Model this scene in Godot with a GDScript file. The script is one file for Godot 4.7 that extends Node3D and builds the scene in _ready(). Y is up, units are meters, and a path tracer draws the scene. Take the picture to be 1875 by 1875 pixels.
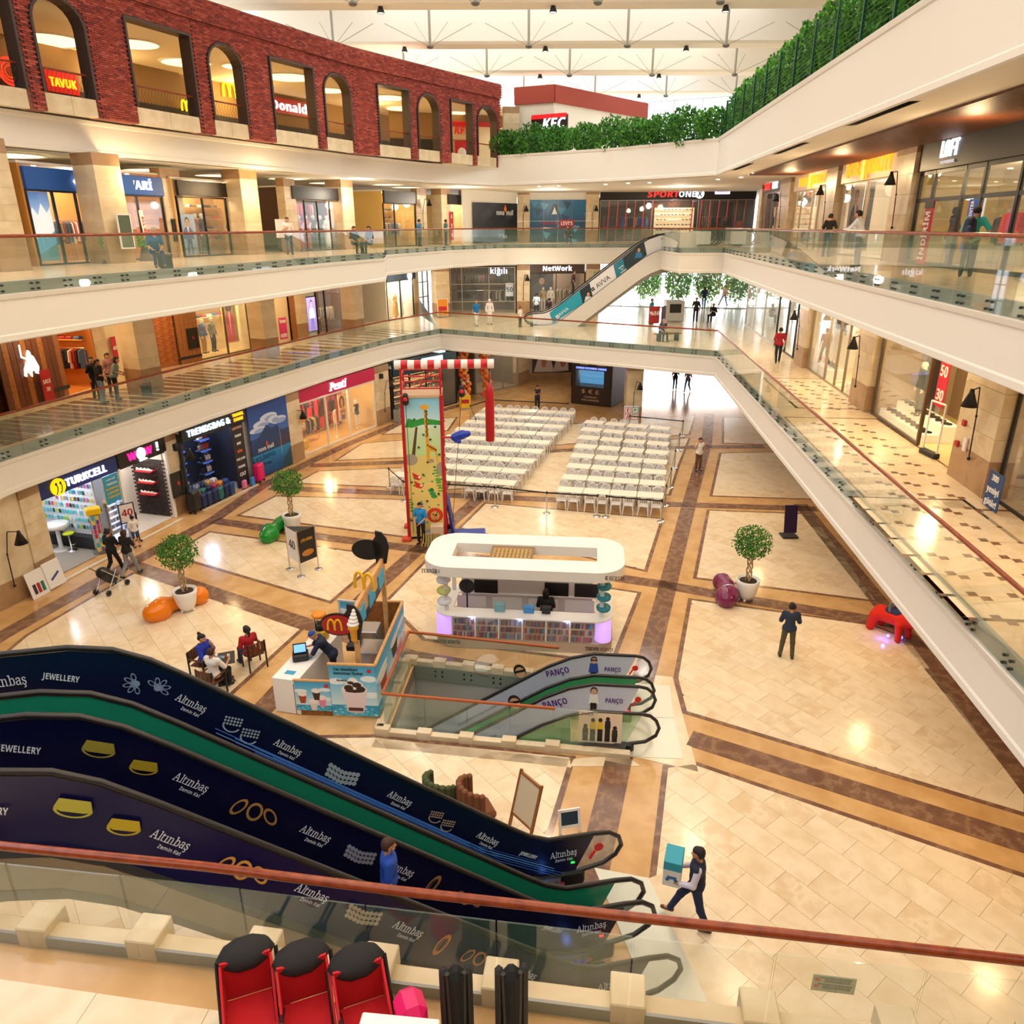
extends Node3D
# A shopping mall atrium seen from the second-floor balcony: y is up,metres,ground floor at y = 0.
var M := {}
var taken := {}
var cache := {}
var rng := RandomNumberGenerator.new()
const Y1 := 5.05
const YN := 4.92
const Y2 := 10.2
const Y3 := 15.2
# atrium edges seen left to right (x,z)
var L1E := PackedVector2Array([Vector2(-16.6,-17.5),Vector2(-15.75,-22.4),Vector2(-15.0,-25.2),Vector2(-14.2,-28.2),Vector2(-13.1,-32.0),Vector2(-11.8,-35.6),Vector2(-10.0,-40.9),Vector2(-7.5,-47.0),Vector2(-4.75,-51.4)])
var L2E := PackedVector2Array([Vector2(-14.0,-15.0),Vector2(-12.9,-19.6),Vector2(-11.8,-23.9),Vector2(-9.9,-30.8),Vector2(-8.5,-36.5),Vector2(-6.7,-41.6)])
var L3E := PackedVector2Array([Vector2(-18.6,-22.0),Vector2(-17.0,-27.8),Vector2(-15.2,-32.6),Vector2(-12.5,-38.4),Vector2(-9.3,-45.2),Vector2(-5.5,-51.6),Vector2(-0.9,-56.2)])

func numbered(n: String) -> String:
	var k: int = taken.get(n,0)
	taken[n] = k + 1
	return n if k == 0 else "%s_%03d" % [n,k]

func V(x: float,y: float,z: float) -> Vector3:
	return Vector3(x,y,z)

func W(x: float,y: float) -> Vector2:
	return Vector2(x,y)

func PW(a: Array) -> PackedVector2Array:
	return PackedVector2Array(a)

func PV(a: Array) -> PackedVector3Array:
	return PackedVector3Array(a)

func XO(o: Vector3) -> Transform3D:
	return Transform3D(Basis(),o)

func RZ(a: float) -> Basis:
	return Basis(Vector3.BACK,a)

func C(hex: String) -> Color:
	return Color.html(hex)

func mat(key: String,col = null,rough := 0.6,metal := 0.0,o := {}) -> StandardMaterial3D:
	if M.has(key):
		return M[key]
	var m := StandardMaterial3D.new()
	m.resource_name = key
	m.albedo_color = C(col) if col is String else (col if col is Color else Color.WHITE)
	m.roughness = rough
	m.metallic = metal
	if o.has("emit"):
		m.emission_enabled = true
		m.emission = C(o.emit)
		m.emission_energy_multiplier = o.get("power",1.0)
	if o.has("alpha"):
		m.transparency = BaseMaterial3D.TRANSPARENCY_ALPHA
		m.albedo_color.a = o.alpha
	if o.has("tex"):
		m.albedo_texture = o.tex
		m.uv1_triplanar = o.get("tri",true)
		m.uv1_world_triplanar = o.get("tri",true)
		m.uv1_scale = Vector3.ONE*o.get("scale",0.3)
	if o.has("spec"):
		m.metallic_specular = o.spec
	if o.get("vcol",false):
		m.vertex_color_use_as_albedo = true
	if o.get("two",false):
		m.cull_mode = BaseMaterial3D.CULL_DISABLED
	if o.has("back"):
		m.backlight_enabled = true
		m.backlight = C(o.back)
	M[key] = m
	return m

func paint(hex: String,rough := 0.55,metal := 0.0) -> StandardMaterial3D:
	return mat("p_%s_%d_%d" % [hex,int(rough*100),int(metal*10)],hex,rough,metal)

func glow(hex: String,power := 1.0) -> StandardMaterial3D:
	return mat("glow_%s_%d" % [hex,int(power*100)],hex,0.5,0.0,{"emit": hex,"power": power})

func noise_tex(seed_: int,freq: float,cols: Array,offs: Array,kind := 0,size := 512,oct := 5) -> NoiseTexture2D:
	var n := FastNoiseLite.new()
	n.seed = seed_
	n.noise_type = FastNoiseLite.TYPE_SIMPLEX_SMOOTH if kind != 2 else FastNoiseLite.TYPE_CELLULAR
	n.frequency = freq
	n.fractal_octaves = oct
	if kind == 1:
		n.fractal_type = FastNoiseLite.FRACTAL_RIDGED
		n.domain_warp_enabled = true
		n.domain_warp_amplitude = 60.0
		n.domain_warp_frequency = 0.006
	var t := NoiseTexture2D.new()
	t.width = size
	t.height = size
	t.seamless = true
	t.noise = n
	var g := Gradient.new()
	var cc := PackedColorArray()
	for c in cols:
		cc.append(C(c))
	g.colors = cc
	g.offsets = PackedFloat32Array(offs)
	t.color_ramp = g
	return t


func mb() -> SurfaceTool:
	var s := SurfaceTool.new()
	s.begin(Mesh.PRIMITIVE_TRIANGLES)
	s.set_smooth_group(-1)
	return s

func quad(s: SurfaceTool,a: Vector3,b: Vector3,c: Vector3,d: Vector3,uv := false) -> void:

	var p := [a,b,c,a,c,d]
	var u := [Vector2(0,0),Vector2(1,0),Vector2(1,1),Vector2(0,0),Vector2(1,1),Vector2(0,1)]
	for i in 6:
		if uv:
			s.set_uv(u[i])
		s.add_vertex(p[i])

func box(s: SurfaceTool,c: Vector3,z: Vector3,b := Basis()) -> void:
	var h := z*0.5
	var v := []
	for i in 8:
		v.append(c + b*Vector3(h.x if i & 1 else -h.x,h.y if i & 2 else -h.y,h.z if i & 4 else -h.z))
	quad(s,v[6],v[7],v[5],v[4])
	quad(s,v[3],v[2],v[0],v[1])
	quad(s,v[2],v[6],v[4],v[0])
	quad(s,v[7],v[3],v[1],v[5])
	quad(s,v[2],v[3],v[7],v[6])
	quad(s,v[4],v[5],v[1],v[0])

func rbox(s: SurfaceTool,c: Vector3,z: Vector3,r: float,b := Basis()) -> void:

	r = minf(r,minf(z.x,minf(z.y,z.z))*0.49)
	var h := z*0.5
	var f := func(sx,sy,sz,k):
		var q := Vector3(sx*h.x,sy*h.y,sz*h.z)
		for a in 3:
			if a != k:
				q[a] -= signf(q[a])*r
		return c + b*q
	for k in 3:
		for d in [-1.0,1.0]:
			var p := []
			for e in [[-1,1],[1,1],[1,-1],[-1,-1]]:
				var q := [0.0,0.0,0.0]
				q[k] = d
				q[(k + 1) % 3] = e[0]
				q[(k + 2) % 3] = e[1]
				p.append((f as Callable).call(q[0],q[1],q[2],k))
			if d > 0:
				quad(s,p[0],p[1],p[2],p[3])
			else:
				quad(s,p[3],p[2],p[1],p[0])
	for k in 3:
		var i := (k + 1) % 3
		var j := (k + 2) % 3
		for si in [-1.0,1.0]:
			for sj in [-1.0,1.0]:
				var p := []
				for sk in [-1.0,1.0]:
					var q := [0.0,0.0,0.0]
					q[i] = si
					q[j] = sj
					q[k] = sk
					p.append((f as Callable).call(q[0],q[1],q[2],i))
					p.append((f as Callable).call(q[0],q[1],q[2],j))
				if si*sj > 0:
					quad(s,p[0],p[1],p[3],p[2])
				else:
					quad(s,p[2],p[3],p[1],p[0])
	for sx in [-1.0,1.0]:
		for sy in [-1.0,1.0]:
			for sz in [-1.0,1.0]:
				var a = (f as Callable).call(sx,sy,sz,0)
				var bb = (f as Callable).call(sx,sy,sz,1)
				var cc = (f as Callable).call(sx,sy,sz,2)
				if sx*sy*sz > 0:
					tri(s,a,cc,bb)
				else:
					tri(s,a,bb,cc)

func tri(s: SurfaceTool,a: Vector3,b: Vector3,c: Vector3) -> void:
	s.add_vertex(a)
	s.add_vertex(b)
	s.add_vertex(c)

func perp(d: Vector3) -> Basis:
	var z := d.normalized()
	var x := z.cross(Vector3.UP if absf(z.y) < 0.95 else Vector3.RIGHT).normalized()
	return Basis(x,z.cross(x),z)

func tube(s: SurfaceTool,pts: PackedVector3Array,r,n := 8,caps := true,sx := 1.0,sy := 1.0) -> void:

	var rings := []
	var up := Basis()
	for i in pts.size():
		var d := (pts[mini(i + 1,pts.size() - 1)] - pts[maxi(i - 1,0)]).normalized()
		if i == 0:
			up = perp(d)
		else:
			var x := (up.x - d*up.x.dot(d)).normalized()
			up = Basis(x,d.cross(x),d)
		var rr: float = r[i] if r is Array or r is PackedFloat32Array else r
		var ring := PackedVector3Array()
		for k in n:
			var a := TAU*k/n
			ring.append(pts[i] + up.x*cos(a)*rr*sx + up.y*sin(a)*rr*sy)
		rings.append(ring)
	if n > 5:
		s.set_smooth_group(1)
	for i in rings.size() - 1:
		for k in n:
			var l := (k + 1) % n
			quad(s,rings[i + 1][k],rings[i + 1][l],rings[i][l],rings[i][k])
	s.set_smooth_group(-1)
	if caps:
		for k in range(1,n - 1):
			tri(s,rings[0][0],rings[0][k],rings[0][k + 1])
			var e: PackedVector3Array = rings[-1]
			tri(s,e[0],e[k + 1],e[k])

func bar(s: SurfaceTool,a: Vector3,b: Vector3,r,n := 6) -> void:
	tube(s,PackedVector3Array([a,b]),r,n)

func lathe(s: SurfaceTool,prof: Array,n := 16,at := Vector3.ZERO,b := Basis(),smooth := true) -> void:

	if smooth:
		s.set_smooth_group(2)
	for i in prof.size() - 1:
		for k in n:
			var a := TAU*k/n
			var c := TAU*(k + 1)/n
			var p := func(q,t): return at + b*Vector3(cos(t)*q[0],q[1],sin(t)*q[0])
			var w = (p as Callable).call(prof[i],a)
			var x = (p as Callable).call(prof[i],c)
			var y = (p as Callable).call(prof[i + 1],c)
			var z = (p as Callable).call(prof[i + 1],a)
			if prof[i + 1][0] > 0.0001:
				tri(s,w,y,z)
			if prof[i][0] > 0.0001:
				tri(s,w,x,y)
	s.set_smooth_group(-1)

func ball(s: SurfaceTool,c: Vector3,r: Vector3,n := 10,b := Basis()) -> void:
	var prof := []
	var m := maxi(4,n/2 + 1)
	for i in m + 1:
		var a := PI*i/m - PI/2
		prof.append([cos(a),sin(a)])
	prof[0][0] = 0.0
	prof[m][0] = 0.0
	lathe(s,prof,n,c,b*Basis.from_scale(r))

func poly_area(p: PackedVector2Array) -> float:
	var a := 0.0
	for i in p.size():
		a += p[i].cross(p[(i + 1) % p.size()])
	return a*0.5

func prism(s: SurfaceTool,p: PackedVector2Array,y0: float,y1: float) -> void:

	if poly_area(p) < 0:
		p = p.duplicate()
		p.reverse()
	var t := Geometry2D.triangulate_polygon(p)
	for i in range(0,t.size(),3):
		var a := p[t[i]]
		var b := p[t[i + 1]]
		var c := p[t[i + 2]]
		if (b - a).cross(c - a) < 0:
			var q := b
			b = c
			c = q
		tri(s,Vector3(a.x,y1,a.y),Vector3(b.x,y1,b.y),Vector3(c.x,y1,c.y))
		tri(s,Vector3(a.x,y0,a.y),Vector3(c.x,y0,c.y),Vector3(b.x,y0,b.y))
	for i in p.size():
		var a := p[i]
		var b := p[(i + 1) % p.size()]
		quad(s,Vector3(b.x,y1,b.y),Vector3(a.x,y1,a.y),Vector3(a.x,y0,a.y),Vector3(b.x,y0,b.y))

func plate(s: SurfaceTool,p: PackedVector2Array,z0: float,z1: float,f := Transform3D(),uv := Rect2()) -> void:

	if poly_area(p) < 0:
		p = p.duplicate()
		p.reverse()
	var t := Geometry2D.triangulate_polygon(p)
	var v := func(q,z):
		if uv.size.x > 0:
			s.set_uv(Vector2((q.x - uv.position.x)/uv.size.x,1.0 - (q.y - uv.position.y)/uv.size.y))
		s.add_vertex(f*Vector3(q.x,q.y,z))
	for i in range(0,t.size(),3):
		var a := p[t[i]]
		var b := p[t[i + 1]]
		var c := p[t[i + 2]]
		if (b - a).cross(c - a) > 0:
			var q := b
			b = c
			c = q
		for q in [a,b,c]:
			(v as Callable).call(q,z1)
		for q in [a,c,b]:
			(v as Callable).call(q,z0)
	if z1 - z0 < 0.0005:
		return
	for i in p.size():
		var a := p[i]
		var b := p[(i + 1) % p.size()]
		for q in [[a,z1],[b,z0],[b,z1],[a,z1],[a,z0],[b,z0]]:
			(v as Callable).call(q[0],q[1])

func rect2(x0: float,y0: float,x1: float,y1: float) -> PackedVector2Array:
	return PackedVector2Array([Vector2(x0,y0),Vector2(x1,y0),Vector2(x1,y1),Vector2(x0,y1)])

func oval(c: Vector2,rx: float,ry: float,n := 20,a0 := 0.0,a1 := TAU) -> PackedVector2Array:
	var p := PackedVector2Array()
	var full := absf(a1 - a0 - TAU) < 0.001
	for i in n if full else n + 1:
		var a := a0 + (a1 - a0)*i/n
		p.append(c + Vector2(cos(a)*rx,sin(a)*ry))
	return p

func mesh(s: SurfaceTool) -> ArrayMesh:
	s.generate_normals()
	s.index()
	return s.commit()

func put(called: String,me: Mesh,m: Material,parent: Node3D = self,at := Transform3D()) -> MeshInstance3D:
	var o := MeshInstance3D.new()
	o.name = numbered(called) if parent == self else called
	o.mesh = me
	o.material_override = m
	o.transform = at
	parent.add_child(o,true)
	return o

func obj(called: String,s: SurfaceTool,m: Material,parent: Node3D = self,at := Transform3D()) -> MeshInstance3D:
	return put(called,mesh(s),m,parent,at)

func thing(called: String,label: String,category: String,at := Transform3D(),group := "") -> Node3D:
	var o := Node3D.new()
	o.name = numbered(called)
	add_child(o)
	o.transform = at
	return tag(o,label,category,group)

func tag(o: Node3D,label: String,category := "",group := "",kind := "") -> Node3D:
	if label:
		o.set_meta("label",label)
	if category:
		o.set_meta("category",category)
	if group:
		o.set_meta("group",group)
	if kind:
		o.set_meta("kind",kind)
	return o

func struct(called: String,s: SurfaceTool,m: Material,label := "",category := "") -> MeshInstance3D:
	var o := obj(called,s,m)
	tag(o,label,category,"","structure")
	return o

func dup(o: Node3D,at: Transform3D,label: String,group := "") -> Node3D:
	var r: Node3D = o.duplicate()
	var base := String(o.name)
	if base.length() > 4 and base[-4] == "_" and base.right(3).is_valid_int():
		base = base.left(-4)
	r.name = numbered(base)
	add_child(r)
	r.transform = at
	r.set_meta("label",label)
	if group:
		r.set_meta("group",group)
	return r

func T(x: float,y: float,z: float,turn := 0.0,tilt := 0.0) -> Transform3D:
	return Transform3D(Basis(Vector3.UP,turn)*Basis(Vector3.RIGHT,tilt),Vector3(x,y,z))

func frame(a: Vector2,b: Vector2,y := 0.0) -> Transform3D:

	var d := (b - a).normalized()
	return Transform3D(Basis(Vector3(d.x,0,d.y),Vector3.UP,Vector3(-d.y,0,d.x)),Vector3(a.x,y,a.y))

func at(f: Transform3D,x: float,y: float,z := 0.0,turn := 0.0) -> Transform3D:
	return f*T(x,y,z,turn)

func words(parent: Node3D,what: String,f: Transform3D,h: float,m: Material,o := {}) -> MeshInstance3D:

	var t := TextMesh.new()
	var fo := SystemFont.new()
	fo.font_names = PackedStringArray([o.get("font","Droid Sans")])
	fo.font_weight = 700 if o.get("bold",true) else 400
	t.font = fo
	t.font_size = 32
	t.pixel_size = h/23.0
	t.depth = o.get("depth",0.03)
	t.curve_step = o.get("step",2.0)
	t.text = what
	t.horizontal_alignment = o.get("align",HORIZONTAL_ALIGNMENT_CENTER)
	var x := 1.0
	if o.has("w"):
		x = o.w/maxf(0.001,t.get_aabb().size.x)
	var b := f.basis*Basis(Vector3(x,0,0),Vector3(o.get("slant",0.0),1,0),Vector3(0,0,1))
	return put(o.get("name","lettering"),t,m,parent,Transform3D(b,f.origin))


func canvas(w: int,h: int,hex: String) -> Image:
	var im := Image.create(w,h,false,Image.FORMAT_RGB8)
	im.fill(C(hex))
	return im

func ipoly(im: Image,p: PackedVector2Array,hex) -> void:

	var w := im.get_width()
	var h := im.get_height()
	var col: Color = C(hex) if hex is String else hex
	var lo := 1e9
	var hi := -1e9
	for q in p:
		lo = minf(lo,q.y)
		hi = maxf(hi,q.y)
	for y in range(maxi(0,int(lo*h)),mini(h,int(hi*h) + 1)):
		var yy := (y + 0.5)/h
		var xs := []
		for i in p.size():
			var a := p[i]
			var b := p[(i + 1) % p.size()]
			if (a.y <= yy) != (b.y <= yy):
				xs.append(a.x + (yy - a.y)/(b.y - a.y)*(b.x - a.x))
		xs.sort()
		for i in range(0,xs.size() - 1,2):
			var x0 := clampi(roundi(xs[i]*w),0,w)
			var x1 := clampi(roundi(xs[i + 1]*w),0,w)
			if x1 > x0:
				im.fill_rect(Rect2i(x0,y,x1 - x0,1),col)

func ioval(im: Image,cx: float,cy: float,rx: float,ry: float,hex) -> void:
	ipoly(im,oval(Vector2(cx,cy),rx,ry,24),hex)

func irect(im: Image,x0: float,y0: float,x1: float,y1: float,hex) -> void:
	ipoly(im,rect2(x0,y0,x1,y1),hex)

func igrad(im: Image,y0: float,y1: float,a: String,b: String) -> void:
	var h := im.get_height()
	for y in range(int(y0*h),int(y1*h)):
		im.fill_rect(Rect2i(0,y,im.get_width(),1),C(a).lerp(C(b),(float(y)/h - y0)/(y1 - y0)))

func print_mat(key: String,im: Image,rough := 0.5,power := 0.0) -> StandardMaterial3D:
	var m := StandardMaterial3D.new()
	m.resource_name = key
	m.roughness = rough
	var t := ImageTexture.create_from_image(im)
	m.albedo_texture = t
	if power > 0:
		m.emission_enabled = true
		m.emission_texture = t
		m.emission_operator = BaseMaterial3D.EMISSION_OP_MULTIPLY
		m.emission = Color.WHITE
		m.emission_energy_multiplier = power
	M[key] = m
	return m

func lamp(at_: Vector3,hex: String,energy: float,size := 0.2,called := "lamp_light") -> void:
	var l := OmniLight3D.new()
	l.name = numbered(called)
	l.position = at_
	l.light_color = C(hex)
	l.light_energy = energy
	l.light_size = size
	l.omni_range = 60.0
	l.omni_attenuation = 2.0
	l.shadow_enabled = true
	add_child(l)

func panel_light(at_: Transform3D,size: Vector2,hex: String,energy: float) -> void:

	var l := AreaLight3D.new()
	l.name = numbered("panel_light")
	l.transform = at_
	l.area_size = size
	l.light_color = C(hex)
	l.light_energy = energy
	l.area_normalize_energy = true
	l.area_range = 80.0
	l.shadow_enabled = true
	add_child(l)
func _ready() -> void:
	rng.seed = 7

	var cam := Camera3D.new()
	cam.name = "camera"
	cam.position = V(0,11.5,0)
	cam.basis = Basis(Vector3.RIGHT,deg_to_rad(-20.88))*RZ(deg_to_rad(-0.226))
	cam.fov = 68.6
	cam.near = 0.05
	cam.far = 400.0
	add_child(cam)
	cam.current = true
	var we := WorldEnvironment.new()
	we.name = "surroundings"
	var e := Environment.new()
	e.background_mode = Environment.BG_COLOR
	e.background_color = C("eef4ff")
	e.background_energy_multiplier = 3.0
	e.tonemap_mode = Environment.TONE_MAPPER_LINEAR
	e.tonemap_exposure = 1.0
	e.sdfgi_enabled = true
	e.ssao_enabled = true
	e.ssil_enabled = true
	we.environment = e
	add_child(we)

	for k in 8:
		var z := -53.4 + 8.4*k
		panel_light(T(3.0,23.25,z,0,-PI/2),W(22,5.5),["ffffff","ffffff","fffaf2","fff2e0","ffe9cc","ffdfb5","ffdbae","ffdbae"][k],22.0)
		var s := mb()
		box(s,V(3.0,23.35,z),V(22,0.06,5.5))
		tag(obj("window",s,glow("fdfcf8",0.9)),"glazed daylight panel high in the roof between two white beams","skylight","glazed roof panels between the beams","structure")

	panel_light(T(15.5,7.6,-77.0,PI),W(18,5),"f4f8ff",420.0)
	panel_light(T(15.5,2.0,-70.0,PI),W(12,3.4),"f4f8ff",200.0)
	surfaces()
	structure()
	details()
func surfaces() -> void:
	mat("plaster","ece9e2",0.75)
	mat("cream",null,0.16,0,{"tex": noise_tex(3,0.007,["e3cca6","ecd8b6","f1dfc0","e6d0ab"],[0.0,0.45,0.7,1.0]),"scale": 0.35})
	mat("cream_b",null,0.14,0,{"tex": noise_tex(4,0.007,["dec59c","e8d2ae","eedab8","e2caa2"],[0.0,0.4,0.7,1.0]),"scale": 0.3})
	mat("cream_c",null,0.18,0,{"tex": noise_tex(5,0.009,["dcc196","e6ceaa","efdcba","dec59c"],[0.0,0.5,0.75,1.0]),"scale": 0.4})
	mat("tan",null,0.13,0,{"tex": noise_tex(6,0.006,["c09258","cda26a","d8ae78","c69a60"],[0.0,0.4,0.7,1.0]),"scale": 0.25})
	mat("tan_b",null,0.13,0,{"tex": noise_tex(7,0.006,["c69c66","d8b37e","dfbb8a","cda56e"],[0.0,0.4,0.7,1.0]),"scale": 0.25})
	mat("brown",null,0.12,0,{"tex": noise_tex(8,0.008,["694a3a","775543","815e49","96755a","735240"],[0.0,0.45,0.66,0.75,1.0],1),"scale": 0.35})
	mat("stone",null,0.35,0,{"tex": noise_tex(9,0.006,["cdb892","dcc9a6","e5d5b6","d2bd97"],[0.0,0.4,0.7,1.0]),"scale": 0.3})
	mat("stone_b",null,0.35,0,{"tex": noise_tex(10,0.006,["c5ae88","d6c19c","dfccab","cbb48d"],[0.0,0.4,0.7,1.0]),"scale": 0.3})
	mat("stone_brown",null,0.35,0,{"tex": noise_tex(11,0.006,["93714d","a68460","b08e69","9a7853"],[0.0,0.4,0.7,1.0]),"scale": 0.3})
	mat("wood_rail",null,0.22,0,{"tex": noise_tex(12,0.02,["6e2a12","8c3a18","9c4820"],[0.0,0.5,1.0]),"scale": 0.6})
	mat("wood_pale",null,0.5,0,{"tex": noise_tex(13,0.015,["c08a52","d3a066","dcae78"],[0.0,0.5,1.0]),"scale": 0.7})
	mat("wood_dark",null,0.5,0,{"tex": noise_tex(14,0.015,["4a2412","64351b","744022"],[0.0,0.5,1.0]),"scale": 0.8})
	mat("wood_mid",null,0.45,0,{"tex": noise_tex(15,0.015,["7c4a22","98602e","a86c36"],[0.0,0.5,1.0]),"scale": 0.8})
	mat("mortar","8a5448",0.9)
	mat("bronze","4a3a34",0.4,0.3)
	mat("steel","c8c9cb",0.22,0.9)
	mat("chrome","e4e6e8",0.1,1.0)
	mat("dark_steel","3a3c3e",0.35,0.7)
	mat("black","141416",0.45)
	mat("white","f2f1ee",0.4)
	mat("glass","8fd0ae",0.02,0,{"alpha": 0.06})
	mat("pane","dfeef0",0.02,0,{"alpha": 0.05})
	mat("leaf","2f6b22",0.5,0,{"back": "3f7a20","vcol": false})
	mat("leaf_b","4f8f2c",0.5,0,{"back": "5a9a28"})
	mat("leaf_c","1f4d1a",0.5,0,{"back": "2a5a18"})

func normal2(d: Vector2) -> Vector2:
	return W(-d.y,d.x)

func offset_line(p: PackedVector2Array,off: float) -> PackedVector2Array:
	var q := PackedVector2Array()
	for i in p.size():
		var n := Vector2.ZERO
		var n0 := normal2((p[i] - p[maxi(i - 1,0)]).normalized())
		var n1 := normal2((p[mini(i + 1,p.size() - 1)] - p[i]).normalized())
		if i == 0:
			n = n1
		elif i == p.size() - 1:
			n = n0
		else:
			n = (n0 + n1)/maxf(0.35,1.0 + n0.dot(n1))
		q.append(p[i] + n*off)
	return q

func sweep(s: SurfaceTool,p: PackedVector2Array,prof: Array) -> void:

	var lines := []
	for q in prof:
		lines.append(offset_line(p,q[0]))
	var m := prof.size()
	for i in p.size() - 1:
		for k in m:
			var l := (k + 1) % m
			var a := V(lines[k][i].x,prof[k][1],lines[k][i].y)
			var b := V(lines[k][i + 1].x,prof[k][1],lines[k][i + 1].y)
			var c := V(lines[l][i + 1].x,prof[l][1],lines[l][i + 1].y)
			var d := V(lines[l][i].x,prof[l][1],lines[l][i].y)
			quad(s,d,c,b,a)
	for e in [0,p.size() - 1]:
		for k in range(1,m - 1):
			var v := []
			for j in [0,k,k + 1]:
				v.append(V(lines[j][e].x,prof[j][1],lines[j][e].y))
			if e == 0:
				tri(s,v[0],v[1],v[2])
			else:
				tri(s,v[0],v[2],v[1])

func fascia(p: PackedVector2Array,bot: float,top: float,label: String) -> void:
	var s := mb()
	sweep(s,p,[[-0.25,bot],[0.02,bot],[0.06,bot + 0.03],[0.06,bot + 0.16],[0.03,bot + 0.2],[0.03,top - 0.16],[0.07,top - 0.13],[0.1,top - 0.02],[0.1,top],[-0.25,top]])
	struct("trim",s,M.plaster,label,"fascia")

func railing(p: PackedVector2Array,y: float,label: String,step := 1.25,hide := -1) -> Node3D:

	var t := thing("glass_railing",label,"railing")
	var s := mb()
	var rail := offset_line(p,0.07)
	var pts := PackedVector3Array()
	for q in rail:
		pts.append(V(q.x,y + 1.1,q.y))
	tube(s,pts,0.045,10,true,1.0,1.0)
	obj("handrail",s,M.wood_rail,t)
	s = mb()
	sweep(s,p,[[-0.06,y - 0.3],[0.02,y - 0.3],[0.02,y + 0.02],[-0.06,y + 0.02]])
	obj("slab_edge",s,paint("8f948e",0.5),t)
	var bolts := mb()
	for i in p.size() - 1:
		if i == hide:
			continue
		var a := rail[i]
		var b := rail[i + 1]
		var n := maxi(1,roundi(a.distance_to(b)/step))
		var f := frame(a,b)
		var w := a.distance_to(b)/n
		var gm: ArrayMesh
		var g := mb()
		box(g,Vector3.ZERO,V(w - 0.02,1.36,0.018))
		gm = mesh(g)
		for k in n:
			put("glass_panel",gm,M.glass,t,f*T((k + 0.5)*w,y + 0.4,0))
			for sx in [0.1,w - 0.1]:
				for yy in [y - 0.06,y - 0.2]:
					var c := f*V(k*w + sx,yy,0)
					tube(bolts,PV([c - f.basis.z*0.08,c + f.basis.z*0.03]),0.028,6)
	tag(obj("point_fittings",bolts,M.dark_steel,t),"","","","stuff")
	return t

func slab(called: String,p: PackedVector2Array,y0: float,y1: float,m: Material) -> void:
	var s := mb()
	prism(s,p,y0,y1)
	struct(called,s,m)

func join2(a: PackedVector2Array,b: Array) -> PackedVector2Array:
	var r := a.duplicate()
	for q in b:
		r.append(W(q[0],q[1]))
	return r

func column(c: Vector2,d: Vector2,w: float,y0: float,y1: float,label: String,n := 5,brown := true) -> void:

	var t := thing("column",label,"column",frame(c,c + d,y0),"marble-clad columns")
	t.set_meta("kind","structure")
	var h := y1 - y0
	var base := 1.0 if brown else 0.0
	var cap := 0.42 if brown else 0.0
	var s := mb()
	if brown:
		box(s,V(w/2,base/2,-w/2),V(w,base,w))
		obj("base",s,M.stone_brown,t)
		s = mb()
		box(s,V(w/2,h - cap/2,-w/2),V(w,cap,w))
		obj("capital",s,M.stone_brown,t)
	var ch := (h - base - cap)/n
	for k in n:
		s = mb()
		box(s,V(w/2,base + (k + 0.5)*ch,-w/2),V(w - 0.01,ch - 0.008,w - 0.01))
		obj("stone_panel",s,M.stone if (k*7 + int(absf(c.x)*3)) % 3 else M.stone_b,t)
	s = mb()
	box(s,V(w/2,h/2,-w/2),V(w - 0.03,h - 0.02,w - 0.03))
	obj("core",s,M.stone_b,t)

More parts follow.
